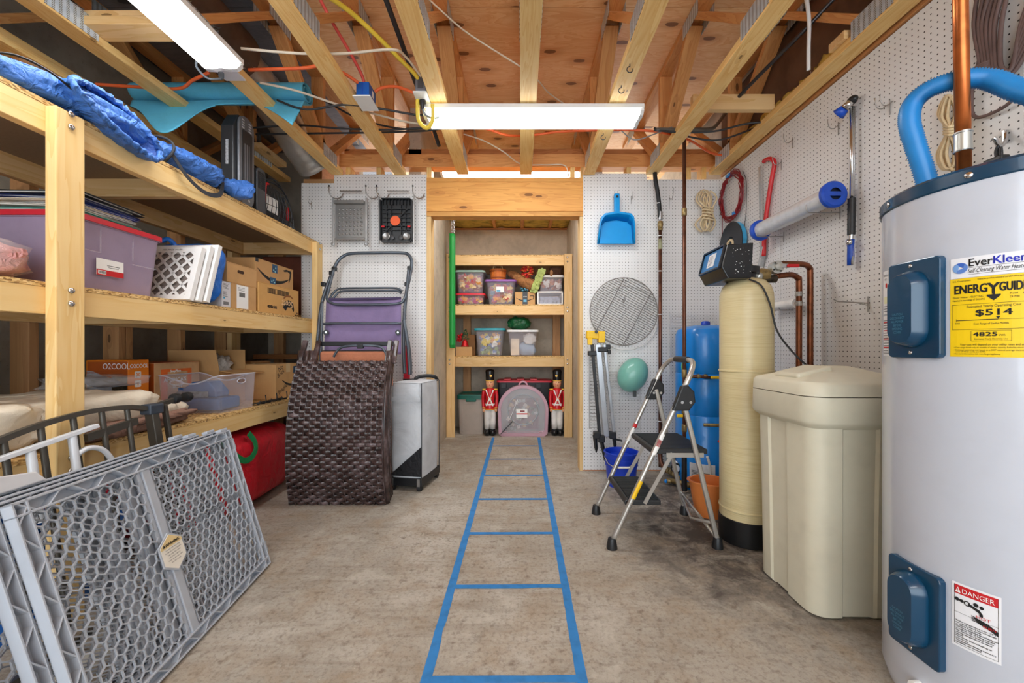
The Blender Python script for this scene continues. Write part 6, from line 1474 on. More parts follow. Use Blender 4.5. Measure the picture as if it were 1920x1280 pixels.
B().bar((1.30, 1.985, 1.368), (1.335, 1.985, 1.366), .004, .02, (0, 0, 1)).build('lever_plate', STEEL, e); B().bar((1.325, 1.98, 1.366), (1.385, 1.98, 1.366), .012, .017, (0, 0, 1)).build('red_lever', INKR, e, bevel=.005)
for k in range(3): B().blob((1.14 + .026 * k, 1.99, 1.335 - .01 * k), (.018, .016, .02), 10, 7, .3, None, k).build('wing_knob', mat('nickel_plate', (0, 0, 0)), e, smooth=True)
B().tube(spline([(1.185, 2.0, 1.31), (1.215, 2.02, 1.27), (1.255, 2.04, 1.18), (1.272, 2.06, 1.05), (1.276, 2.07, .85), (1.276, 2.08, .60)]), .0125, 10).build('drain_tube', mat('maroon_tube', (96, 52, 46), .3, .2, .2), e, smooth=True)
B().tube(spline([(1.09, 1.90, 1.285), (1.13, 1.87, 1.25), (1.165, 1.86, 1.16), (1.19, 1.85, 1.04), (1.22, 1.80, .95), (1.26, 1.75, .88), (1.285, 1.70, .85)]), .0042, 7).build('power_lead', BLACK, e, smooth=True)
e = thing('water_pipe', 'upper copper pipe elbowing down the side pegboard, farther from softener', 'pipe', (1.5, 2.08, 0))
B().tube(spline([(1.30, 2.03, 1.385), (1.40, 2.04, 1.388), (1.47, 2.06, 1.388), (1.503, 2.075, 1.375), (1.512, 2.08, 1.34), (1.512, 2.08, 1.1), (1.512, 2.08, .1)], 6), .0145, 12).build('copper_tube', COPPER, e, smooth=True)
e = thing('water_pipe', 'lower copper pipe elbowing down the side pegboard, nearer the softener', 'pipe', (1.45, 2.1, 0))
B().tube(spline([(1.30, 2.03, 1.322), (1.38, 2.05, 1.334), (1.42, 2.07, 1.334), (1.449, 2.08, 1.32), (1.457, 2.085, 1.29), (1.457, 2.085, 1.0), (1.457, 2.085, .1)], 6), .0145, 12).build('copper_tube', COPPER, e, smooth=True)
for z in (1.24, 1.19): B().lathe([(.0165, -.012), (.018, 0), (.0165, .012)], (1.457, 2.085, z), 12).build('solder_joint', mat('solder_grey', (170, 164, 156), .5, .4, .3, 60), e, smooth=40)
# brine tank
e = thing('brine_tank', 'square cream plastic brine tank with hipped lid beside the water heater', 'tank', (1.22, 1.56, 0))
CR = mat('brine_cream', (214, 208, 186), .48, var=.03)
def rloft(rings, name, m, cap0=True, cap1=True, smooth=35, bevel=0):
    n = len(rings[0]); vs = [p for g in rings for p in g]; fs = []
    for j in range(len(rings) - 1):
        for i in range(n): l = (i + 1) % n; fs.append((j * n + i, j * n + l, (j + 1) * n + l, (j + 1) * n + i))
    if cap0: fs.append(tuple(range(n))[::-1])
    if cap1: fs.append(tuple((len(rings) - 1) * n + i for i in range(n)))
    return B().add(vs, fs).build(name, m, e, smooth=smooth, bevel=bevel)
x0, x1, y0, y1 = 1.03, 1.40, 1.395, 1.73
def body_ring(z, s):
    """rounded square with a broad groove down every side"""
    out = []; cx, cy = (x0 + x1) / 2, (y0 + y1) / 2; hw, hd, rr = (x1 - x0) / 2 + s, (y1 - y0) / 2 + s, .055
    base = rrect(2 * hw, 2 * hd, rr, 5); m = len(base)
    for i in range(m):
        p, q = base[i], base[(i + 1) % m]; out.append(p)
        if (i + 1) % 6 == 0:
            nx, ny = (q[1] - p[1]), -(q[0] - p[0]); L = sqrt(nx * nx + ny * ny); nx, ny = nx / L * -.008, ny / L * -.008
            for k, ins in ((.16, 0), (.19, 1), (.60, 1), (.63, 0)): out.append((p[0] + (q[0] - p[0]) * k + nx * ins, p[1] + (q[1] - p[1]) * k + ny * ins))
    return [V((cx + a, cy + b_, z)) for a, b_ in out]
rloft([body_ring(.002, -.012), body_ring(.012, 0), body_ring(.35, .004), body_ring(.69, .010)], 'body', CR)
def lid_ring(z, s, cx=1.215, cy=1.5625, w=.44, d=.405, r=.075): return [V((cx + a, cy + b_, z)) for a, b_ in rrect(w - 2 * s, d - 2 * s, max(.004, r - s), 5)]
rloft([lid_ring(.672, .03), lid_ring(.690, .006), lid_ring(.70, 0), lid_ring(.786, .002)], 'rim_band', CR)
rloft([lid_ring(.789, .002), lid_ring(.825, .004), lid_ring(.838, .014), lid_ring(.888, .17, r=.18)], 'lid', CR)
B().prism([(1.03, .0), (1.16, .0), (1.16, .05), (1.03, .02)], (0, 1.62, .842), AX, AZ, .14).build('hand_recess', CR, e, bevel=.008)
# step stool
e = thing('step_stool', 'folding two-step aluminium stool with black treads on the concrete floor', 'step stool', (.70, 2.1, 0))
AT = mat('stool_alloy', (196, 192, 186), .3, .7, .06); TRD = mat('tread_black', (34, 35, 37), .45, var=.1)
ya, yb = 1.905, 2.305
frontp = lambda y: [(.437, y, .03), (.60, y, .38), (.765, y, .73)]
b = spline([V(frontp(ya)[0]), V(frontp(ya)[1]), V(frontp(ya)[2]), V((.815, ya + .005, .835)), V((.845, ya + .05, .885)), V((.852, ya + .12, .897)), V((.852, yb - .12, .897)), V((.845, yb - .05, .885)), V((.815, yb - .005, .835)), V(frontp(yb)[2]), V(frontp(yb)[1]), V(frontp(yb)[0])], 6)
B().tube(b, .0125, 12).build('front_frame', AT, e, smooth=True)
B().tube([(.852, ya + .12, .897), (.852, yb - .12, .897)], .0165, 14).build('grip', BLACK, e, smooth=40)
for y in (ya, yb):
    s = -1 if y == ya else 1
    B().bar((.78, y + .012 * -s, .72), (.945, y + .006 * -s, .03), .022, .022, (1, 0, 0)).build('rear_leg', AT, e, bevel=.006)
    B().prism([(.72, .66), (.80, .66), (.83, .70), (.825, .75), (.79, .785), (.765, .775)], (0, y + s * .004 + .016, 0), AX, AZ, .032).build('hinge_bracket', BLACK, e, bevel=.006)
    for x, z in ((.765, .70), (.805, .70)): B().cyl((x, y - .022, z), (x, y + .022, z), .007, 12).build('rivet', CHROME, e, smooth=40)
    for x in (.437, .945): B().lathe([(.026, 0), (.026, .008), (.019, .045), (.017, .05)], (x, y + (0 if x < .5 else -s * .006), .0), 16).build('rubber_foot', BLACK, e, smooth=40)
    B().bar((.705, y - s * .02, .44), (.885, y - s * .02, .44), .004, .022, (0, 0, 1)).build('brace', AT, e); B().bar((.735, y - s * .022, .45), (.60, y - s * .022, .205), .004, .018, (0, 0, 1)).build('brace', AT, e)
B().tube([(.925, ya, .12), (.90, 2.1, .06), (.925, yb, .12)], .008, 8).build('rear_stretcher', AT, e, smooth=True); B().tube([(.925, yb, .13), (.935, ya + .01, .055)], .008, 8).build('rear_stretcher', AT, e, smooth=True)
def tread(x0, x1, z, name):
    b = B().bx(x0, x1, ya + .022, yb - .022, z - .028, z - .004); b.tube([(x0 + .004, ya + .022, z - .016), (x0 + .004, yb - .022, z - .016)], .016, 12)
    o = b.build(name, TRD, e, bevel=.004); b = B(); n = 26
    for k in range(n): y = ya + .035 + (yb - ya - .07) * k / (n - 1); b.bx(x0 + .012, x1 - .012, y - .0035, y + .0035, z - .006, z)
    stuff(b.build('tread_grip', TRD, o))
tread(.645, .905, .472, 'upper_tread'); tread(.515, .680, .225, 'lower_tread')
def leg_sticker(t0, t1, y, m, name):
    a, c_ = V((.437, y, .03)), V((.765, y, .73)); d = (c_ - a); n = V((-d.z, 0, d.x)).normalized() ; B().tube([a + d * t0, a + d * t1], .0131, 12, caps=False).build(name, m, e, smooth=True)
leg_sticker(.30, .42, ya, YL, 'yellow_sticker'); leg_sticker(.60, .74, ya, INKW, 'white_sticker'); leg_sticker(.655, .70, ya, INKR, 'red_sticker'); leg_sticker(.56, .66, yb, INKW, 'white_sticker'); leg_sticker(.67, .70, yb, INKR, 'red_sticker')

# ---------------------------------------------------------------- water heater
WC = (1.28, 1.04); WR = .25
e = thing('water_heater', 'tall white electric water heater with blue access covers and yellow energy label', 'water heater', (WC[0], WC[1], 0))
EN = mat('white_jacket', (200, 205, 217), .22, var=.015, coat=.4); TL = mat('heater_teal', (6, 62, 94), .25, var=.12, scale=5, coat=.3)
c3 = (WC[0], WC[1], 0)
B().lathe([(WR - .03, .0), (WR - .012, .01), (WR, .05), (WR, 1.352)], c3, 72).build('jacket', EN, e, smooth=35)
B().lathe([(WR + .001, 1.345), (WR + .005, 1.348), (WR + .005, 1.376), (WR - .004, 1.384), (WR * .6, 1.392), (0, 1.394)], c3, 72).build('top_cap', TL, e, smooth=35)
HA = lambda a, z, d=0: V((WC[0] + (WR + d) * cos(a), WC[1] + (WR + d) * sin(a), z))
for a in (160, 205, 238): B().lathe([(.008, 0), (.007, .002), (0, .003)], HA(radians(a), 1.362, .005), 12, V((cos(radians(a)), sin(radians(a)), 0)).to_track_quat('Z', 'Y').to_matrix()).build('screw', CHROME, e, smooth=True)
KL = lambda a0: .79 if a0 == A0 else 1.0          # the energy label's printing is narrow-set
A0 = 197.4
def hw(name, a0, s0, s1, z0, z1, m, d=.0008, n=10):
    """thin sticker wrapped on the jacket; s is arc length from angle a0"""
    B().grid(lambda u, v: HA(radians(a0) + KL(a0) * (s0 + (s1 - s0) * u) / WR, z0 + (z1 - z0) * v, d), n, 1).build(name, m, e)
def ht(s, size, a0, s0, z, m, d=.0016, **kw):
    text('lettering', s, size, (0, 0, 0), AX, AZ, m, e, fn=lambda a, b_: HA(radians(a0) + KL(a0) * (s0 + a) / WR, z + b_, d), **kw)
YEL = mat('energy_yellow', (246, 206, 0), .45, var=.01); STK = mat('sticker_white', (238, 239, 244), .4, var=.01); BLI = mat('logo_blue', (30, 44, 190), .5); 
hw('brand_sticker', A0, .001, .152, 1.1235, 1.171, STK); hw('energy_label', A0, 0, .152, .937, 1.1225, YEL)
for k in range(3):
    b = B(); a_ = k * 2 * pi / 3; pts = []
    for i in range(9): t = i / 8 * pi * .95; pts.append((.0128 * cos(t + a_), .0128 * sin(t + a_)))
    pts += [(.0045 * cos(a_ + pi * .6) , .0045 * sin(a_ + pi * .6)), (.006 * cos(a_ - .2), .006 * sin(a_ - .2))]
    b.add([HA(radians(A0) + (.018 + x) / WR, 1.147 + z, .0016 + k * .0003) for x, z in pts], [tuple(range(len(pts)))]).build('swirl_logo', mat('swirl_%d' % k, [(52, 98, 190), (120, 164, 222), (92, 132, 206)][k], .5), e)
ht('Ever', .025, A0, .039, 1.149, INK, bold=.0005, fit=.046); ht('Kleen', .025, A0, .0865, 1.149, BLI, bold=.0005, fit=.060)
ht('Self-Cleaning Water Heater', .0145, A0, .038, 1.1335, INK, shear=.35, fit=.111)
hw('rule', A0, .040, .15, 1.1455, 1.1462, INK, .0016); hw('rule', A0, .040, .15, 1.1300, 1.1306, INK, .0016)
ht('ENERG', .028, A0, .009, 1.0865, INK, bold=.0008, fit=.066); ht('GUIDE', .028, A0, .099, 1.0865, INK, bold=.0008, fit=.050); ht('Y', .034, A0, .077, 1.0825, INK, bold=.0010, fit=.023)
b = B(); q_ = lambda x, z: HA(radians(A0) + .79 * x / WR, z, .0017)
b.add([q_(.0865, 1.088), q_(.0915, 1.088), q_(.0915, 1.073), q_(.0865, 1.073)], [(0, 1, 2, 3)]); b.add([q_(.076, 1.0765), q_(.089, 1.0655), q_(.102, 1.0765), q_(.102, 1.0795), q_(.089, 1.0725), q_(.076, 1.0795)], [(0, 1, 2, 5), (2, 3, 4, 5)]).build('arrow', INK, e)
ht('U.S. Government', .0055, A0, .006, 1.1145, INK); ht('Federal law prohibits removal of this label before purchase', .0055, A0, .058, 1.1155, INK, fit=.091)
ht('Water Heater - ELECTRIC', .0058, A0, .006, 1.0755, INK); ht('Capacity (1st hour rating): 67 GALLONS', .0058, A0, .006, 1.0685, INK, fit=.066); ht('Model', .0058, A0, .118, 1.0775, INK); ht('232940', .0058, A0, .118, 1.070, INK); ht('62T', .0058, A0, .141, 1.077, INK)
def frame_l(s0, s1, z0, z1, w=.0007):
    for k, (a, c_, d_, f) in enumerate(((s0, s1, z0, z0 + w), (s0, s1, z1 - w, z1), (s0, s0 + w, z0, z1), (s1 - w, s1, z0, z1))): hw('rule', A0, a, c_, d_, f, INK, .0016, 10 if k < 2 else 1)
frame_l(.005, .149, 1.001, 1.0605); frame_l(.045, .122, .974, .998)
ht('Estimated Yearly Operating Cost', .0082, A0, .036, 1.0515, INK, fit=.102); ht('$514', .0200, A0, .053, 1.0325, INK, bold=.0006, fit=.068)
hw('scale_line', A0, .014, .097, 1.0222, 1.0238, INK, .0016); hw('rule', A0, .097, .147, 1.0228, 1.0234, INK, .0016); hw('rule', A0, .014, .0147, 1.0195, 1.0265, INK, .0016, 1)
B().add([q_(.093, 1.0295), q_(.1015, 1.0295), q_(.0972, 1.0235)], [(0, 1, 2)]).build('pointer', INK, e)
ht('$462', .005, A0, .012, 1.0145, INK); ht('Cost Range of Similar Models', .0062, A0, .050, 1.012, INK, fit=.066)
ht('4825', .0135, A0, .049, .985, INK, bold=.0004, fit=.046); ht('kWh', .0065, A0, .098, .985, INK); ht('Estimated Yearly Electricity Use', .0053, A0, .052, .977, INK, fit=.062)
ht('Your cost will depend on your utility rates and use.', .0068, A0, .022, .9635, INK, fit=.126)
for k, s in enumerate(('\u2022 Cost range based only on models of similar capacity fueled by electricity', '\u2022 Estimated operating cost based on a 2007 national average electricity', '   cost of 10.65 cents per kWh', '\u2022 For more information, visit www.ftc.gov/appliances')): ht(s, .0049, A0, .009, (.9575, .9515, .9475, .9425)[k], INK, fit=(.141, .138, .06, .092)[k])
# rating sticker round the far side
hw('rating_sticker', 149, 0, .052, 1.055, 1.18, STK); hw('rating_sticker', 149, 0, .052, .935, 1.05, STK)
b = B()
for z0_, n in ((.942, 14), (1.062, 3)):
    for k in range(n): b.grid(lambda u, v: HA(radians(149) + (.004 + (.040 + .006 * sin(k * 5)) * u) / WR, z0_ + k * .0072 + .002 * v, .0014), 5, 1)
b.build('sticker_print', mat('grey_ink', (0, 0, 0)), e)
ht('THERMOGLAS', .0085, 149, .006, 1.163, INK, xs=.62); ht('FURY', .0085, 149, .014, 1.152, INK, xs=.8)
for k in range(4): hw('sticker_print', 149, .006, .044, .958 + k * .024, .961 + k * .024, INKR, .0016, 4)
B().add([HA(radians(149) + (.027 + .006 * cos(t)) / WR, 1.137 + .007 * sin(t), .0018) for t in [2 * pi * k / 12 for k in range(12)]], [tuple(range(12))]).build('red_seal', INKR, e); hw('yellow_seal', 149, .012, .042, 1.085, 1.105, mat('pale_yellow_ink', (232, 232, 190), .5), .0016)
# access covers
def cover(z0, z1, zb0, zb1):
    zc = (z0 + z1) / 2; xo = WC[0] - WR
    p = B().prism([(-a, b_) for a, b_ in rrect(.136, z1 - z0, .012, 4)], (xo + .010, WC[1], zc), AY, AZ, -.018); p.build('access_cover', TL, e, bevel=.003)
    rr = []
    for d, sc in ((.0, 1.0), (.006, .985), (.026, .80), (.031, .72)): rr.append([V((xo - .008 - d, WC[1] + .004 + a, (zb0 + zb1) / 2 + b_)) for a, b_ in [(-x, z) for x, z in rrect(.092 * sc + (.0), (zb1 - zb0) - .092 * (1 - sc), (.092 * sc) / 2 - .0006, 8)]])
    rloft([g[::-1] for g in rr] if False else rr, 'raised_dome', TL, cap0=False, smooth=50)
    for z in (z0 + .014, z1 - .014): B().lathe([(.0055, 0), (.005, .002), (0, .003)], (xo - .008, WC[1] + .004, z), 12, Matrix.Rotation(-pi / 2, 3, 'Y')).build('screw', CHROME, e, smooth=True)
    for k, s in enumerate(('CAUTION', 'DISCONNECT', 'ALL POWER', 'BEFORE', 'OPENING', 'COVER')):
        text('embossed_lettering', s, .0085, (xo - .0392, WC[1] + .008, zb0 + .085 - k * .0095), -AY, AZ, mat('embossed_teal', (60, 130, 160), .4), e, al='CENTER', xs=.75)
cover(.932, 1.186, .958, 1.160); cover(.160, .392, .182, .372)
# danger sticker
AD = 198.2
hw('danger_sticker', AD, 0, .078, .246, .398, STK); hw('danger_band', AD, .004, .074, .372, .393, INKR, .0014)
for s0, s1, z0_, z1_ in ((.004, .0047, .252, .393), (.0733, .074, .252, .393), (.004, .074, .252, .2527), (.004, .074, .3275, .328)): hw('rule', AD, s0, s1, z0_, z1_, INK, .0015, 6)
ht('DANGER', .0155, AD, .017, .3765, INKW, d=.0024, xs=.82); d_ = lambda x, z, o=.0022: HA(radians(AD) + x / WR, z, o)
B().add([d_(.006, .3755), d_(.0155, .3755), d_(.0107, .389)], [(0, 1, 2)]).build('warning_triangle', INKW, e); B().add([d_(.0101, .379, .0028), d_(.0113, .379, .0028), d_(.0113, .386, .0028), d_(.0101, .386, .0028)], [(0, 1, 2, 3)]).build('exclamation', INKR, e)
b = B()
def disc(x, z, r): b.add([d_(x + r * cos(t), z + r * sin(t) * 1.1) for t in [2 * pi * k / 14 for k in range(14)]], [tuple(range(14))])
disc(.009, .359, .004); disc(.017, .358, .0035); disc(.013, .3585, .002); disc(.040, .361, .0042); disc(.049, .359, .0035)
b.add([d_(.028, .359), d_(.046, .352), d_(.051, .344), d_(.051, .338), d_(.046, .338), d_(.045, .345), d_(.028, .353)], [(0, 1, 2, 3, 4, 5, 6)])
b.add([d_(.036, .3325), d_(.046, .331), d_(.060, .327), d_(.0735, .318), d_(.0735, .308), d_(.058, .316), d_(.044, .321)], [(0, 1, 2, 3, 4, 5, 6)])
for k in range(4): b.add([d_(.048, .330 - k * .0022), d_(.033, .3345 - k * .0035), d_(.033, .3330 - k * .0035), d_(.048, .3275 - k * .0022)], [(0, 1, 2, 3)])
b.build('pictogram', INK, e)
b = B(); 
for t0 in range(14): a, c_ = 2 * pi * t0 / 14, 2 * pi * (t0 + 1) / 14; b.add([d_(.026 + .0055 * cos(a), .3565 + .006 * sin(a)), d_(.026 + .0055 * cos(c_), .3565 + .006 * sin(c_)), d_(.026 + .0035 * cos(c_), .3565 + .004 * sin(c_)), d_(.026 + .0035 * cos(a), .3565 + .004 * sin(a))], [(0, 1, 2, 3)])
b.build('spout_ring', INK, e)
ht('HOT', .0095, AD, .040, .3325, INKR, d=.0028, xs=1.1); ht('BURN', .0075, AD, .051, .3165, INKR, d=.0034, xs=1.0)
for k, s in enumerate(('Water temperature over 125\u00b0F', 'can cause severe burns instantly', 'or death from scalds.', 'Children, disabled and elderly are', 'at highest risk of being scalded.', 'See instruction manual before', 'setting temperature at water', 'heater.', 'Feel water before bathing or', 'showering.', 'Temperature limiting valves are', 'available, see manual.')): ht(s, .0050, AD, .0065, .3065 - k * .0046, INK, bold=.0001)
hw('drain_port', 185, 0, .02, .05, .06, STK)
B().cyl(HA(radians(183), .085, -.01), HA(radians(183), .085, .02), .014, 18).build('drain_valve', WHITE, e, smooth=40)
e = thing('copper_pipe', 'bright copper pipe with silver clamp rising from the water heater', 'pipe', (1.163, 1.05, 1.39))
B().tube([(1.168, 1.05, 1.394), (1.157, 1.05, 2.0), (1.152, 1.05, 2.5)], .0155, 18).build('copper_tube', mat('bright_copper', (196, 110, 58), .28, .85, .28, 10), e, smooth=True)
B().lathe([(.0175, 0), (.0175, .052)], (1.166, 1.05, 1.474), 18).build('clamp', mat('nickel_plate', (0, 0, 0)), e, smooth=40)
for z in (1.476, 1.522): B().lathe([(.0172, -.002), (.0195, 0), (.0172, .002)], (1.166, 1.05, z), 16).build('clamp_edge', STEEL, e, smooth=True)
e = thing('drain_hose', 'blue corrugated hose curving up from the water heater top', 'hose', (1.165, 1.14, 1.39))
sp = spline([(1.168, 1.135, 1.392), (1.155, 1.14, 1.46), (1.135, 1.145, 1.54), (1.122, 1.15, 1.61), (1.128, 1.145, 1.66), (1.150, 1.12, 1.685), (1.190, 1.08, 1.685), (1.235, 1.05, 1.665), (1.262, 1.0, 1.60), (1.285, .93, 1.53)], 22)
HB = mat('hose_blue', (38, 140, 214), .4, var=.04)
B().tube(sp, [.0225 + (.0028 if i % 2 else -.0008) for i in range(len(sp))], 16).build('corrugated_tube', HB, e, smooth=True); B().lathe([(.027, 0), (.027, .016), (.023, .022)], (1.168, 1.135, 1.392), 18).build('collar', HB, e, smooth=40)

# ---------------------------------------------------------------- things on the side pegboard
XW = XR - .012
e = thing('rope_hank', 'cream cotton rope hank hanging on the back pegboard near the corner', 'rope', (1.42, 3.06, 1.85))
ROPE = mat('cotton_rope', (228, 206, 166), .85, var=.08, bump=.5, bscale=260)
for k in range(5):
    o = (k - 2) * .017; dy = .012 * ((k * 2) % 3); j = lambda: R.uniform(-.008, .008)
    B().tube(spline([(1.42 + o * .8 + j(), 3.07 - dy, 2.16 + j()), (1.385 + o + j(), 3.062 - dy, 2.09), (1.425 + o * .5, 3.05 - dy, 2.0), (1.385 + o + j(), 3.062 - dy, 1.91), (1.42 + o * .8, 3.065 - dy, 1.855 + j()), (1.455 + o + j(), 3.06 - dy, 1.91), (1.435 + o * .5, 3.045 - dy, 2.0), (1.455 + o + j(), 3.06 - dy, 2.10)], 7, True), .0062, 8, True).build('strand', ROPE, e, smooth=True)
for k in range(5): B().tube(spline([(1.385, 3.03, 2.03 - .022 * k), (1.425, 3.01, 2.02 - .022 * k), (1.465, 3.03, 2.015 - .022 * k), (1.43, 3.085, 2.02 - .022 * k)], 6, True), .0062, 8, True).build('binding', ROPE, e, smooth=True)
e = thing('wire_coil', 'coil of dark red wire with blue ties on the side pegboard', 'wire coil', (XW, 2.98, 1.9))
RW = mat('red_wire', (140, 24, 34), .3, var=.1)
for k in range(12):
    r1, r2 = .15 + R.uniform(-.016, .016), .158 + R.uniform(-.016, .016); cy, cz = 2.93 + R.uniform(-.015, .015), 2.075 + R.uniform(-.02, .015)
    B().tube([(XW - .012 + R.uniform(-.012, .008), cy + r1 * cos(t), cz + r2 * sin(t)) for t in [2 * pi * q / 30 for q in range(30)]], .0034, 6, True).build('loop', RW, e, smooth=True)
B().box((XW - .014, 2.96, 2.235), (.03, .05, .022)).build('blue_tie', HB, e, bevel=.004); B().box((XW - .014, 2.88, 1.93), (.03, .03, .02)).build('blue_tie', HB, e, bevel=.004)
B().tube(spline([(XW, 3.07, 2.1), (XW, 3.085, 1.95), (XW, 3.08, 1.75), (XW - .01, 3.03, 1.62)]), .0026, 6).build('loose_end', RW, e, smooth=True); B().tube(spline([(XW, 2.80, 2.2), (XW, 2.755, 2.1), (XW, 2.76, 1.9), (XW, 2.80, 1.72)]), .002, 6).build('black_lead', BLACK, e, smooth=True)
e = thing('cable_spool', 'black and blue reel of tape hanging below the red wire coil', 'spool', (XW, 2.9, 1.72))
Ry = Matrix.Rotation(-pi / 2, 3, 'Y')
B().lathe([(.05, 0), (.155, 0), (.155, .006), (.05, .006)], (XW - .03, 2.90, 1.715), 36, Ry, False).build('flange', mat('spool_black', (34, 40, 50), .45), e, smooth=40); B().lathe([(.10, 0), (.152, 0), (.152, .03), (.10, .03)], (XW, 2.90, 1.715), 36, Ry, False).build('wound_tape', mat('reel_blue', (60, 168, 220), .4), e, smooth=40)
B().tube(arc((XW - .036, 2.90, 1.70), .04, 0, 2 * pi, 16, AY, AZ)[:-1], .010, 8, True).build('hub', ROPE, e, smooth=True)
e = thing('bow_saw', 'red bow saw hanging on the side pegboard behind the plastic roll', 'saw', (XW, 2.5, 1.6))
q = lambda px, py: PX(px, py, XW - .01)
B().tube(spline([q(1432, 480), q(1434, 430), q(1440, 380), (q(1448, 330)), q(1452, 306), q(1446, 298), q(1437, 299), q(1432, 303)], 8), .013, 10).build('bow_frame', mat('saw_red', (206, 30, 36), .35), e, smooth=True)
B().bar(q(1424, 312), q(1427, 470), .002, .022, (0, 1, 0)).build('blade', STEEL, e); B().bar(q(1432, 462), q(1426, 500), .02, .03, (1, 0, 0)).build('handle_sleeve', STEEL, e, bevel=.003)
for k in range(3): B().cyl(q(1430, 470 + k * 7) - V((.012, 0, 0)), q(1430, 470 + k * 7) - V((.016, 0, 0)), .006, 10).build('rivet', CHROME, e)
e = thing('plastic_roll', 'long roll of clear plastic film with blue end caps on wire hooks', 'roll', (1.48, 2.15, 1.68))
xr, zr = 1.478, 1.682; Rx = Matrix.Rotation(-pi / 2, 3, 'X')
B().lathe([(.03, 0), (.046, 0), (.046, .56), (.03, .56)], (xr, 1.90, zr), 28, Rx, False).build('film', mat('film_silver', (214, 216, 220), .22, .25, .06, 30, .3, 90), e, smooth=40)
for y, f in ((1.868, 1), (2.44, 1)): B().lathe([(.028, .0), (.055, .0), (.063, .008), (.063, .024), (.048, .036), (.03, .036)], (xr, y, zr), 28, Rx, False).build('end_cap', mat('cap_blue', (24, 78, 190), .35), e, smooth=40)
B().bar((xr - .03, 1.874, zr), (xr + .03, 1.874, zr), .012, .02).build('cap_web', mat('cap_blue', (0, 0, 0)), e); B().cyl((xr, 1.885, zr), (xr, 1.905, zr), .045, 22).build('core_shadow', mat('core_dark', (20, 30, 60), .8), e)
for y in (1.96, 2.38):
    o = thing('support_hook', 'long wire peg hook under the %s end of the clear plastic roll' % ('near' if y < 2 else 'far'), 'hook', (XR, y, 1.62), 'roll hooks')
    B().tube(spline([(XR, y, 1.625), (xr - .04, y, 1.622), (xr - .068, y, 1.632), (xr - .072, y, 1.662)], 6), .0032, 7).build('wire', WIREM, o, smooth=True); B().tube([(XR - .003, y, 1.65), (XR - .003, y, 1.59)], .0028, 6).build('back_leg', WIREM, o)
e = thing('spray_wand', 'telescoping steel wash wand with black brush joint hanging on side pegboard', 'wand', (XW, 1.88, 1.4))
q = lambda px, py, d=.03: PX(px, py, XR - d)
B().tube([q(1597, 200), q(1597, 372)], .0085, 10).build('outer_tube', CHROME, e, smooth=True); B().tube([q(1601, 200, .022), q(1600, 372, .022)], .0065, 10).build('inner_tube', CHROME, e, smooth=True)
B().tube([q(1597, 372), q(1596, 440)], .0155, 12).build('grip', BLACK, e, smooth=40); B().tube([q(1596, 440), q(1595, 450)], .010, 10).build('collar', CHROME, e, smooth=40)
B().tube([q(1594, 450), q(1595, 462), q(1595, 480), q(1594, 497)], [.017, .013, .014, .012], 12).build('blue_handle', mat('cap_blue', (0, 0, 0)), e, smooth=True); B().tube([q(1597, 452), q(1598, 496)], .006, 8).build('trigger', CHROME, e, smooth=True); B().blob(q(1592, 454, .045), (.012, .014, .014), 12, 8).build('knob', CHROME, e, smooth=True)
B().blob(q(1598, 188), (.018, .028, .020), 12, 8).build('swivel', BLACK, e, smooth=True); B().tube([q(1596, 190, .04), q(1585, 202, .05)], [.014, .02], 10).build('ferrule', CHROME, e, smooth=True); B().tube([q(1584, 203, .05), q(1572, 215, .06)], [.02, .030], 12).build('bristles', mat('cap_blue', (0, 0, 0)), e, smooth=True)
peghook('double wire hook on the side pegboard, upper, near the water heater hose', 1.695, 2.00, 'side', two=True); peghook('wire hook on side pegboard, upper of two above the plastic roll', 2.30, 1.88 + .28, 'side'); peghook('wire hook on side pegboard, lower of two above the plastic roll', 2.40, 1.86 + .22, 'side'); peghook('wire hook on side pegboard beside the wash wand bristles', 1.97, 2.06, 'side')
e = thing('paper_roll', 'small white cardboard-cored roll on a wire hook by the softener pipes', 'roll', (1.52, 2.2, 1.18))
B().lathe([(.012, 0), (.026, 0), (.026, .22), (.012, .22)], (1.525, 2.20, 1.205), 22, Rx, False).build('paper', mat('roll_white', (236, 234, 230), .6), e, smooth=40); B().lathe([(.010, 0), (.0125, 0), (.0125, .22), (.010, .22)], (1.525, 2.199, 1.205), 16, Rx, False).build('core', CARDD, e, smooth=40); B().tube([(XR, 2.30, 1.176), (1.50, 2.30, 1.176), (1.49, 2.30, 1.19)], .003, 6).build('hook', WIREM, e)
e = thing('long_hook', 'long empty wire peg hook on side pegboard beyond the water heater', 'hook', (XR, 1.80, 1.17))
B().tube([(XR, 1.80, 1.16), (1.43, 1.80, 1.168), (1.415, 1.80, 1.178)], .0028, 6).build('wire', WIREM, e); B().tube([(XR - .004, 1.80, 1.19), (XR - .004, 1.80, 1.12)], .003, 6).build('back_leg', WIREM, e); B().tube([(XR - .004, 1.80, 1.15), (1.50, 1.80, 1.166)], .002, 6).build('gusset_wire', WIREM, e)
e = thing('extension_cord', 'brown extension cord coil with plug hanging above the blue hose', 'cord', (XW, 1.3, 1.8))
BC = mat('brown_cord', (104, 82, 78), .6, var=.15); q = lambda px, py, d=.02: PX(px, py, XR - d)
for k in range(7):
    o = k * 9 + R.uniform(-3, 3); B().tube(spline([q(1845 + o + R.uniform(-6, 6), -40, .02 + .008 * (k % 3)), q(1828 + o * .9, 40, .03), q(1836 + o * .7, 100, .035), q(1846 + o * .6, 140 - k * 2, .04), q(1880 + k * 3, 150 - k * 4, .03), q(1915, 115 - 12 * k, .02), q(1945, 40 - 14 * k, .02), q(1930, -40, .02)], 8), .0062, 7).build('loop', BC, e, smooth=True)
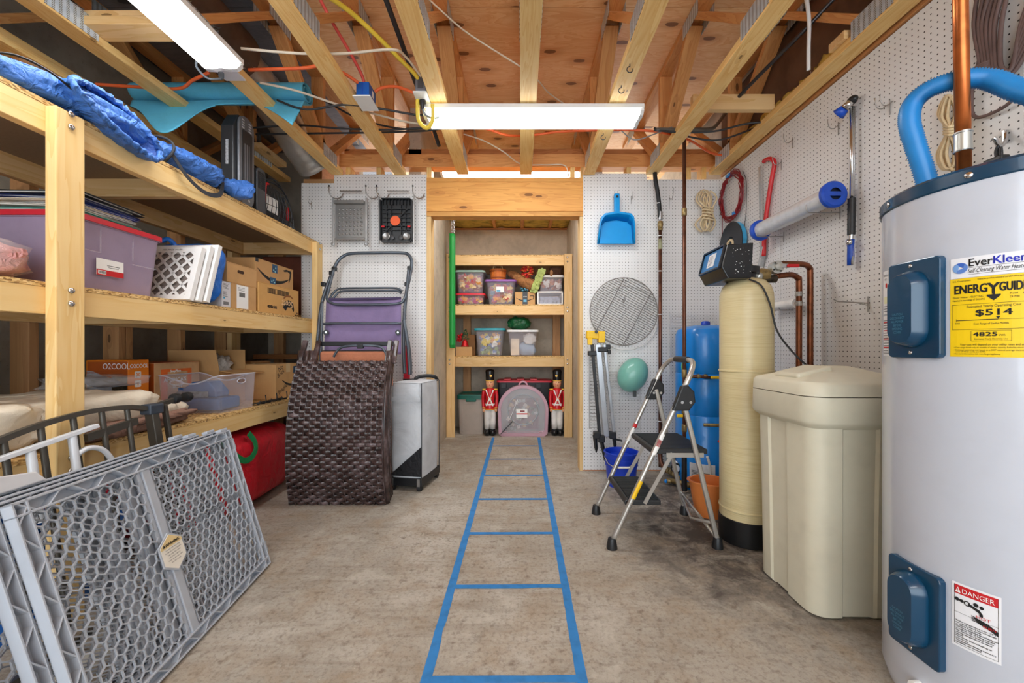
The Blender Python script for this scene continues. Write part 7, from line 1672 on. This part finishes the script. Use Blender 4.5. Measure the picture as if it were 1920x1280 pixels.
B().tube(spline([q(1838, 100), q(1832, 130), q(1824, 160), q(1822, 205), q(1832, 220), q(1860, 212), q(1890, 195), q(1925, 160)], 8), .0055, 7).build('tail', BC, e, smooth=True); B().tube([q(1833, 128, .03), q(1830, 138, .035), q(1828, 155, .035)], [.008, .015, .012], 8).build('plug', BC, e, smooth=True)
for k in range(4): B().tube(arc(q(1840, 125 + k * 3, .035), .028, 0, 2 * pi, 14, (.6, 0, 0), AY)[:-1], .004, 6, True).build('cord_tie', BC, e, smooth=True)
e = thing('rope_hank', 'thin beige cord hank hanging behind the bright copper pipe', 'rope', (XW, 1.45, 1.65))
for k in range(6):
    o = (k - 2.5) * 3.6; d = .02 + .012 * (k % 3); j = lambda: R.uniform(-2, 2)
    B().tube(spline([q(1780 + o * .5, 180 + j(), d), q(1768 + o, 215 + j(), d), q(1779 + o * .4, 245, d + .01), q(1766 + o, 288 + j(), d), q(1776 + o, 316 + j(), d), q(1790 + o * .6, 310 + j(), d), q(1793 + o * .5, 280, d), q(1783 + o * .4, 245, d + .012), q(1795 + o * .4, 210 + j(), d)], 7, True), .0044, 7, True).build('strand', ROPE, e, smooth=True)
for k in range(4): B().tube(spline([q(1770, 236 + k * 5, .03), q(1781, 238 + k * 5, .07), q(1794, 236 + k * 5, .03), q(1781, 236 + k * 5, .012)], 6, True), .0044, 7, True).build('binding', ROPE, e, smooth=True)
e = thing('utility_hook', 'steel double hook with black clip just above the water heater', 'hook', (XW, 1.29, 1.6))
q = lambda px, py, d=.02: PX(px, py, XR - d)
B().tube(spline([q(1886, 246, .004), q(1886, 262, .02), q(1880, 272, .05), q(1872, 272, .07), q(1866, 262, .09), q(1862, 258, .095)], 6), .0055, 8).build('hook_arm', CHROME, e, smooth=True); B().bar(q(1886, 244, .004), q(1887, 268, .004), .008, .02, (1, 0, 0)).build('back_plate', CHROME, e, bevel=.002)
B().tube(spline([q(1872, 272, .07), q(1868, 285, .07), q(1871, 296, .07), q(1877, 290, .07), q(1876, 276, .07)], 6), .005, 8).build('carabiner', BLACK, e, smooth=True); B().box(q(1868, 300, .07), (.03, .05, .016)).build('clip_body', BLACK, e, bevel=.004)
# ---------------------------------------------------------------- cables, boxes and ducts among the trusses
def cable(name, lab, pts, r, m, cat='cable', smooth_n=8):
    e = tag(B().tube(spline(pts, smooth_n), r, 8).build(name, m, None, smooth=True), lab, cat); return e
NM = mat('cream_cable', (226, 214, 194), .5, var=.04); ORC = mat('orange_cord', (238, 106, 54), .5, var=.05); RDC = mat('coral_conduit', (222, 84, 74), .5, var=.05); YLH = mat('yellow_hose', (236, 206, 70), .45, var=.05); BKC = mat('black_cable', (40, 40, 42), .45)
T = 2.352
cable('electric_cable', 'cream cable crossing the trusses toward the yellow hose', [PZ(452, 91, T), PZ(560, 100, T), PZ(650, 100, T), PZ(735, 93, T), PZ(762, 108, T + .02), PZ(789, 143, T)], .006, NM)
cable('electric_cable', 'cream cable passing under the foam mat toward the hung light', [PZ(487, 155, T), PZ(555, 170, T), PZ(640, 198, T), PZ(700, 213, T), PZ(760, 228, T), PZ(826, 237, T)], .006, NM)
cable('conduit', 'coral red conduit dropping to the blue junction box', [P(598, -5, 1.9), P(625, 45, 1.95), P(660, 105, 2.05), P(678, 140, 2.12), P(684, 160, 2.15)], .008, RDC)
cable('extension_cord', 'orange cord from lengthwise light running over the foam mat', [PZ(180, 158, T), PZ(260, 163, T), PZ(335, 166, T), PZ(362, 150, T), PZ(392, 136, T + .02)], .008, ORC)
cable('extension_cord', 'orange cord crossing two bays to the blue junction box', [PZ(466, 131, T), PZ(530, 129, T), PZ(575, 127, T), PZ(603, 123, T), PZ(640, 135, T + .02), PZ(672, 155, T)], .008, ORC)
cable('extension_cord', 'orange cord linking the blue junction box to the grey outlet', [P(703, 172, 2.2), P(718, 164, 2.2), P(745, 163, 2.18), P(781, 176, 2.16)], .008, ORC)
cable('air_hose', 'yellow hose descending to a loop below the grey outlet', [P(618, -5, 1.7), P(660, 25, 1.8), P(705, 66, 1.9), P(745, 106, 2.0), P(785, 150, 2.1), P(783, 190, 2.16), P(785, 225, 2.2), P(800, 240, 2.2), P(811, 225, 2.18), P(811, 195, 2.15)], .011, YLH, 'hose')
cable('conduit', 'black flexible conduit hanging beside the yellow hose', [P(722, -5, 1.9), P(742, 50, 2.0), P(763, 108, 2.15), P(778, 152, 2.3), P(800, 205, 2.5), P(823, 273, 2.75)], .013, BKC)
cable('electric_cable', 'thin cream cable stapled along the truss beside the black conduit', [P(738, -5, 1.72), P(760, 50, 1.9), P(785, 120, 2.2)], .004, NM)
cable('electric_cable', 'thin cream cable crossing the plywood toward the center truss', [PZ(800, -5, 2.6), PZ(866, 54, 2.55), PZ(920, 90, 2.5), PZ(974, 124, 2.40), PZ(1008, 150, 2.45), PZ(1030, 175, 2.5), PZ(1072, 204, 2.55)], .004, NM)
cable('electric_cable', 'cream cable sagging behind the hung light to the wall plate', [P(858, 248, 2.9), P(905, 263, 2.9), P(945, 285, 2.95), P(976, 307, 3.06), P(1020, 309, 3.1), P(1058, 310, 3.1), P(1066, 330, 3.1)], .005, NM)
cable('electric_cable', 'grey cable sagging between trusses behind the hung light', [P(1165, 245, 2.6), P(1190, 262, 2.6), P(1225, 252, 2.6), P(1260, 238, 2.6)], .004, mat('grey_cable', (150, 150, 150), .5))
cable('extension_cord', 'orange cord sagging behind the hung light to far truss', [P(880, 232, 2.5), P(920, 244, 2.55), P(955, 254, 2.6), P(1000, 253, 2.7), P(1050, 247, 2.7), P(1130, 244, 2.65), P(1225, 246, 2.6), P(1290, 262, 2.7), P(1330, 285, 2.85), P(1360, 292, 2.9)], .008, ORC)
for k, (lab, pts) in enumerate((('black cable strung across the bays, topmost of the bundle', [P(470, 240, 2.5), P(560, 235, 2.5), P(640, 241, 2.5), P(740, 243, 2.5), P(826, 236, 2.5)]), ('black cable strung across the bays, lowest of the bundle', [P(480, 252, 2.6), P(600, 250, 2.6), P(720, 248, 2.6), P(800, 245, 2.6), P(830, 240, 2.6)]), ('black cable drooping from the foam mat to the hung light', [P(520, 188, 2.2), P(575, 205, 2.2), P(650, 196, 2.2), P(720, 205, 2.25), P(790, 216, 2.3), P(824, 208, 2.3)]), ('black cable sagging behind the coral conduit', [P(565, 165, 2.6), P(620, 195, 2.6), P(680, 225, 2.6), P(760, 242, 2.6), P(830, 236, 2.6)]), ('black cable bundle right of the hung light', [P(1226, 244, 2.5), P(1280, 248, 2.5), P(1340, 246, 2.48), P(1400, 232, 2.45), P(1450, 228, 2.40)]), ('second black cable right of the hung light, lower', [P(1226, 240, 2.6), P(1300, 258, 2.6), P(1350, 262, 2.58), P(1415, 240, 2.55)]))):
    cable('electric_cable', lab, pts, .006, BKC)
cable('conduit', 'dark steel pipe slanting along the trusses by the side wall', [P(1566, -5, 1.9), P(1500, 65, 2.0), P(1420, 145, 2.2), P(1375, 192, 2.35)], .010, mat('dark_steel', (70, 70, 72), .35, .6), 'pipe')
cable('water_pipe', 'grey pipe elbowing among the trusses beyond the pale blocking', [P(1230, 243, 2.5), P(1300, 243, 2.55), P(1330, 242, 2.6), P(1342, 236, 2.65), P(1358, 215, 2.8), P(1370, 200, 2.9)], .012, mat('pipe_grey', (110, 106, 100), .45, .4), 'pipe')
cable('electric_cable', 'white cable hanging down beside the truss next to the side wall', [P(1512, -5, 1.9), P(1517, 40, 1.95), P(1516, 90, 1.98), P(1516, 132, 2.0)], .009, WHITE)
e = thing('junction_box', 'bright blue junction box with white cover plate on the truss', 'electrical box', (-.85, 2.19, 2.3))
B().bx(-.882, -.812, 2.135, 2.235, 2.305, 2.385).build('box_body', mat('box_blue', (20, 96, 190), .45), e, bevel=.004); B().bx(-.895, -.80, 2.118, 2.256, 2.297, 2.304).build('cover_plate', WHITE, e, bevel=.002); B().bx(-.849, -.845, 2.134, 2.1355, 2.31, 2.38).build('seam', mat('deep_blue_cap', (0, 0, 0)), e); label_plate(e, 'sticker', (-.8118, 2.18, 2.33), AY, AZ, .025, .035, INKW)
e = thing('outlet_box', 'grey outlet box with white plate and black plug beside truss', 'electrical box', (-.53, 2.15, 2.3))
GB = mat('box_grey', (110, 112, 120), .45)
B().bx(-.553, -.497, 2.09, 2.20, 2.306, 2.40).build('box_body', GB, e, bevel=.004); B().bx(-.566, -.492, 2.088, 2.218, 2.298, 2.305).build('cover_plate', WHITE, e, bevel=.002); B().bx(-.54, -.51, 2.0885, 2.0905, 2.32, 2.38).build('knockout', mat('deep_grey', (70, 72, 78), .5), e)
B().lathe([(.017, 0), (.017, .018), (.012, .035), (.007, .05)], (-.53, 2.16, 2.298), 14, Matrix.Rotation(pi, 3, 'X')).build('plug', BLACK, e, smooth=40)
B().tube(spline([(-.53, 2.16, 2.25), (-.515, 2.17, 2.225), (-.48, 2.2, 2.225), (-.45, 2.22, 2.25), (-.445, 2.24, 2.275)]), .006, 8).build('plug_lead', mat('grey_lead', (120, 128, 136), .4), e, smooth=True)
e = thing('outlet_box', 'white outlet plate under the far end of the lengthwise light', 'electrical box', (-1.42, 1.95, 2.29))
B().bx(-1.47, -1.37, 1.89, 1.99, 2.29, 2.297).build('cover_plate', WHITE, e, bevel=.002); B().lathe([(.012, 0), (.012, .02), (.007, .03)], (-1.45, 1.93, 2.29), 12, Matrix.Rotation(pi, 3, 'X')).build('plug', mat('grey_lead', (0, 0, 0)), e, smooth=40); B().tube(spline([(-1.45, 1.93, 2.262), (-1.50, 1.91, 2.25), (-1.52, 1.87, 2.275), (-1.50, 1.85, 2.30)]), .005, 8).build('plug_lead', mat('grey_lead', (0, 0, 0)), e, smooth=True)
for lab, px, py in (('screw eye in the truss, nearest of three before the hung light', 1181, 128), ('screw hook in the truss just before the hung light', 1165, 168), ('small screw hook in the truss behind the hung light', 1131, 258)):
    p = PZ(px, py - 8, 2.299); e = thing('screw_hook', lab, 'hook', p, 'ceiling screw hooks')
    B().tube([p, p + V((0, 0, -.012))] + arc(p + V((0, 0, -.026)), .014, pi / 2, pi / 2 + 1.6 * pi, 14, (1, 0, 0), (0, 0, 1)), .0022, 7).build('wire', mat('dark_wire', (0, 0, 0)), e, smooth=True)
# foil jacketed duct dropping to the notch over the pegboard
e = thing('air_duct', 'foil-jacketed round duct dropping behind the trusses above shelf pegboard', 'duct', (-1.62, 2.6, 2.3))
def duct(pts, rad, n, name, m, wob=.05, seed=0):
    sp = spline(pts, n); b = B(); nu = 22; vs = []; fs = []
    for i, p in enumerate(sp):
        t = (sp[min(i + 1, len(sp) - 1)] - sp[max(i - 1, 0)]).normalized(); s = t.cross(AX).normalized() if abs(t.x) < .9 else t.cross(AY).normalized(); u = s.cross(t)
        for k in range(nu): a = 2 * pi * k / nu; r = rad * (1 + wob * (mn.noise(V((cos(a) * 3, sin(a) * 3, i * .6 + seed))) + .5 * sin(i * 2.2))); vs.append(p + s * (cos(a) * r) + u * (sin(a) * r))
    for i in range(len(sp) - 1):
        for k in range(nu): l = (k + 1) % nu; fs.append((i * nu + k, i * nu + l, (i + 1) * nu + l, (i + 1) * nu + k))
    return B().add(vs, fs).build(name, m, e, smooth=True)
duct([(-1.665, 2.30, 2.66), (-1.66, 2.55, 2.62), (-1.645, 2.75, 2.54), (-1.61, 2.92, 2.42), (-1.575, 3.04, 2.33)], .118, 9, 'foil_sleeve', M_FOIL, .05)
duct([(-1.66, .7, 2.67), (-1.665, 1.5, 2.67), (-1.665, 2.32, 2.66)], .15, 12, 'kraft_jacket', mat('kraft_dark', (104, 82, 66), .7, var=.2, scale=8), .02)
b = B()
for k in range(150):
    y = .9 + 1.4 * k / 150; a = radians(R.uniform(-85, -35)); p = V((-1.665 + .152 * cos(a), y, 2.67 + .152 * sin(a))); d = V((R.uniform(0, .05), R.uniform(-.03, .03), R.uniform(-.05, .01))); b.add([p, p + V((0, .022, 0)), p + d], [(0, 1, 2)])
stuff(b.build('foil_fringe', M_FOIL, e))
e = thing('wall_insulation', 'dark kraft-faced insulation with foil fringe along the top of side wall', 'insulation', (XR, 2, 2.4))
B().grid(lambda u, v: V((XR + .018 - .03 * sin(v * pi) + .008 * mn.noise(V((u * 9, v * 3, 0))), .1 + 3.0 * u, 2.42 + .44 * v)), 40, 8).build('kraft_face', mat('kraft_brown', (110, 80, 60), .7, var=.25, scale=6), e, smooth=True, solid=.004)
b = B()
for k in range(420):
    y = .3 + 2.75 * k / 420; p = V((XR - .022 + R.uniform(-.006, .006), y, 2.365 + R.uniform(0, .03))); b.add([p, p + V((R.uniform(-.01, .01), .014, .004)), p + V((R.uniform(-.012, .004), R.uniform(-.02, .02), R.choice((-1, 1)) * R.uniform(.02, .045)))], [(0, 1, 2)])
stuff(b.build('foil_fringe', mat('bright_foil', (214, 214, 216), .3, .6, .15, 60), e))
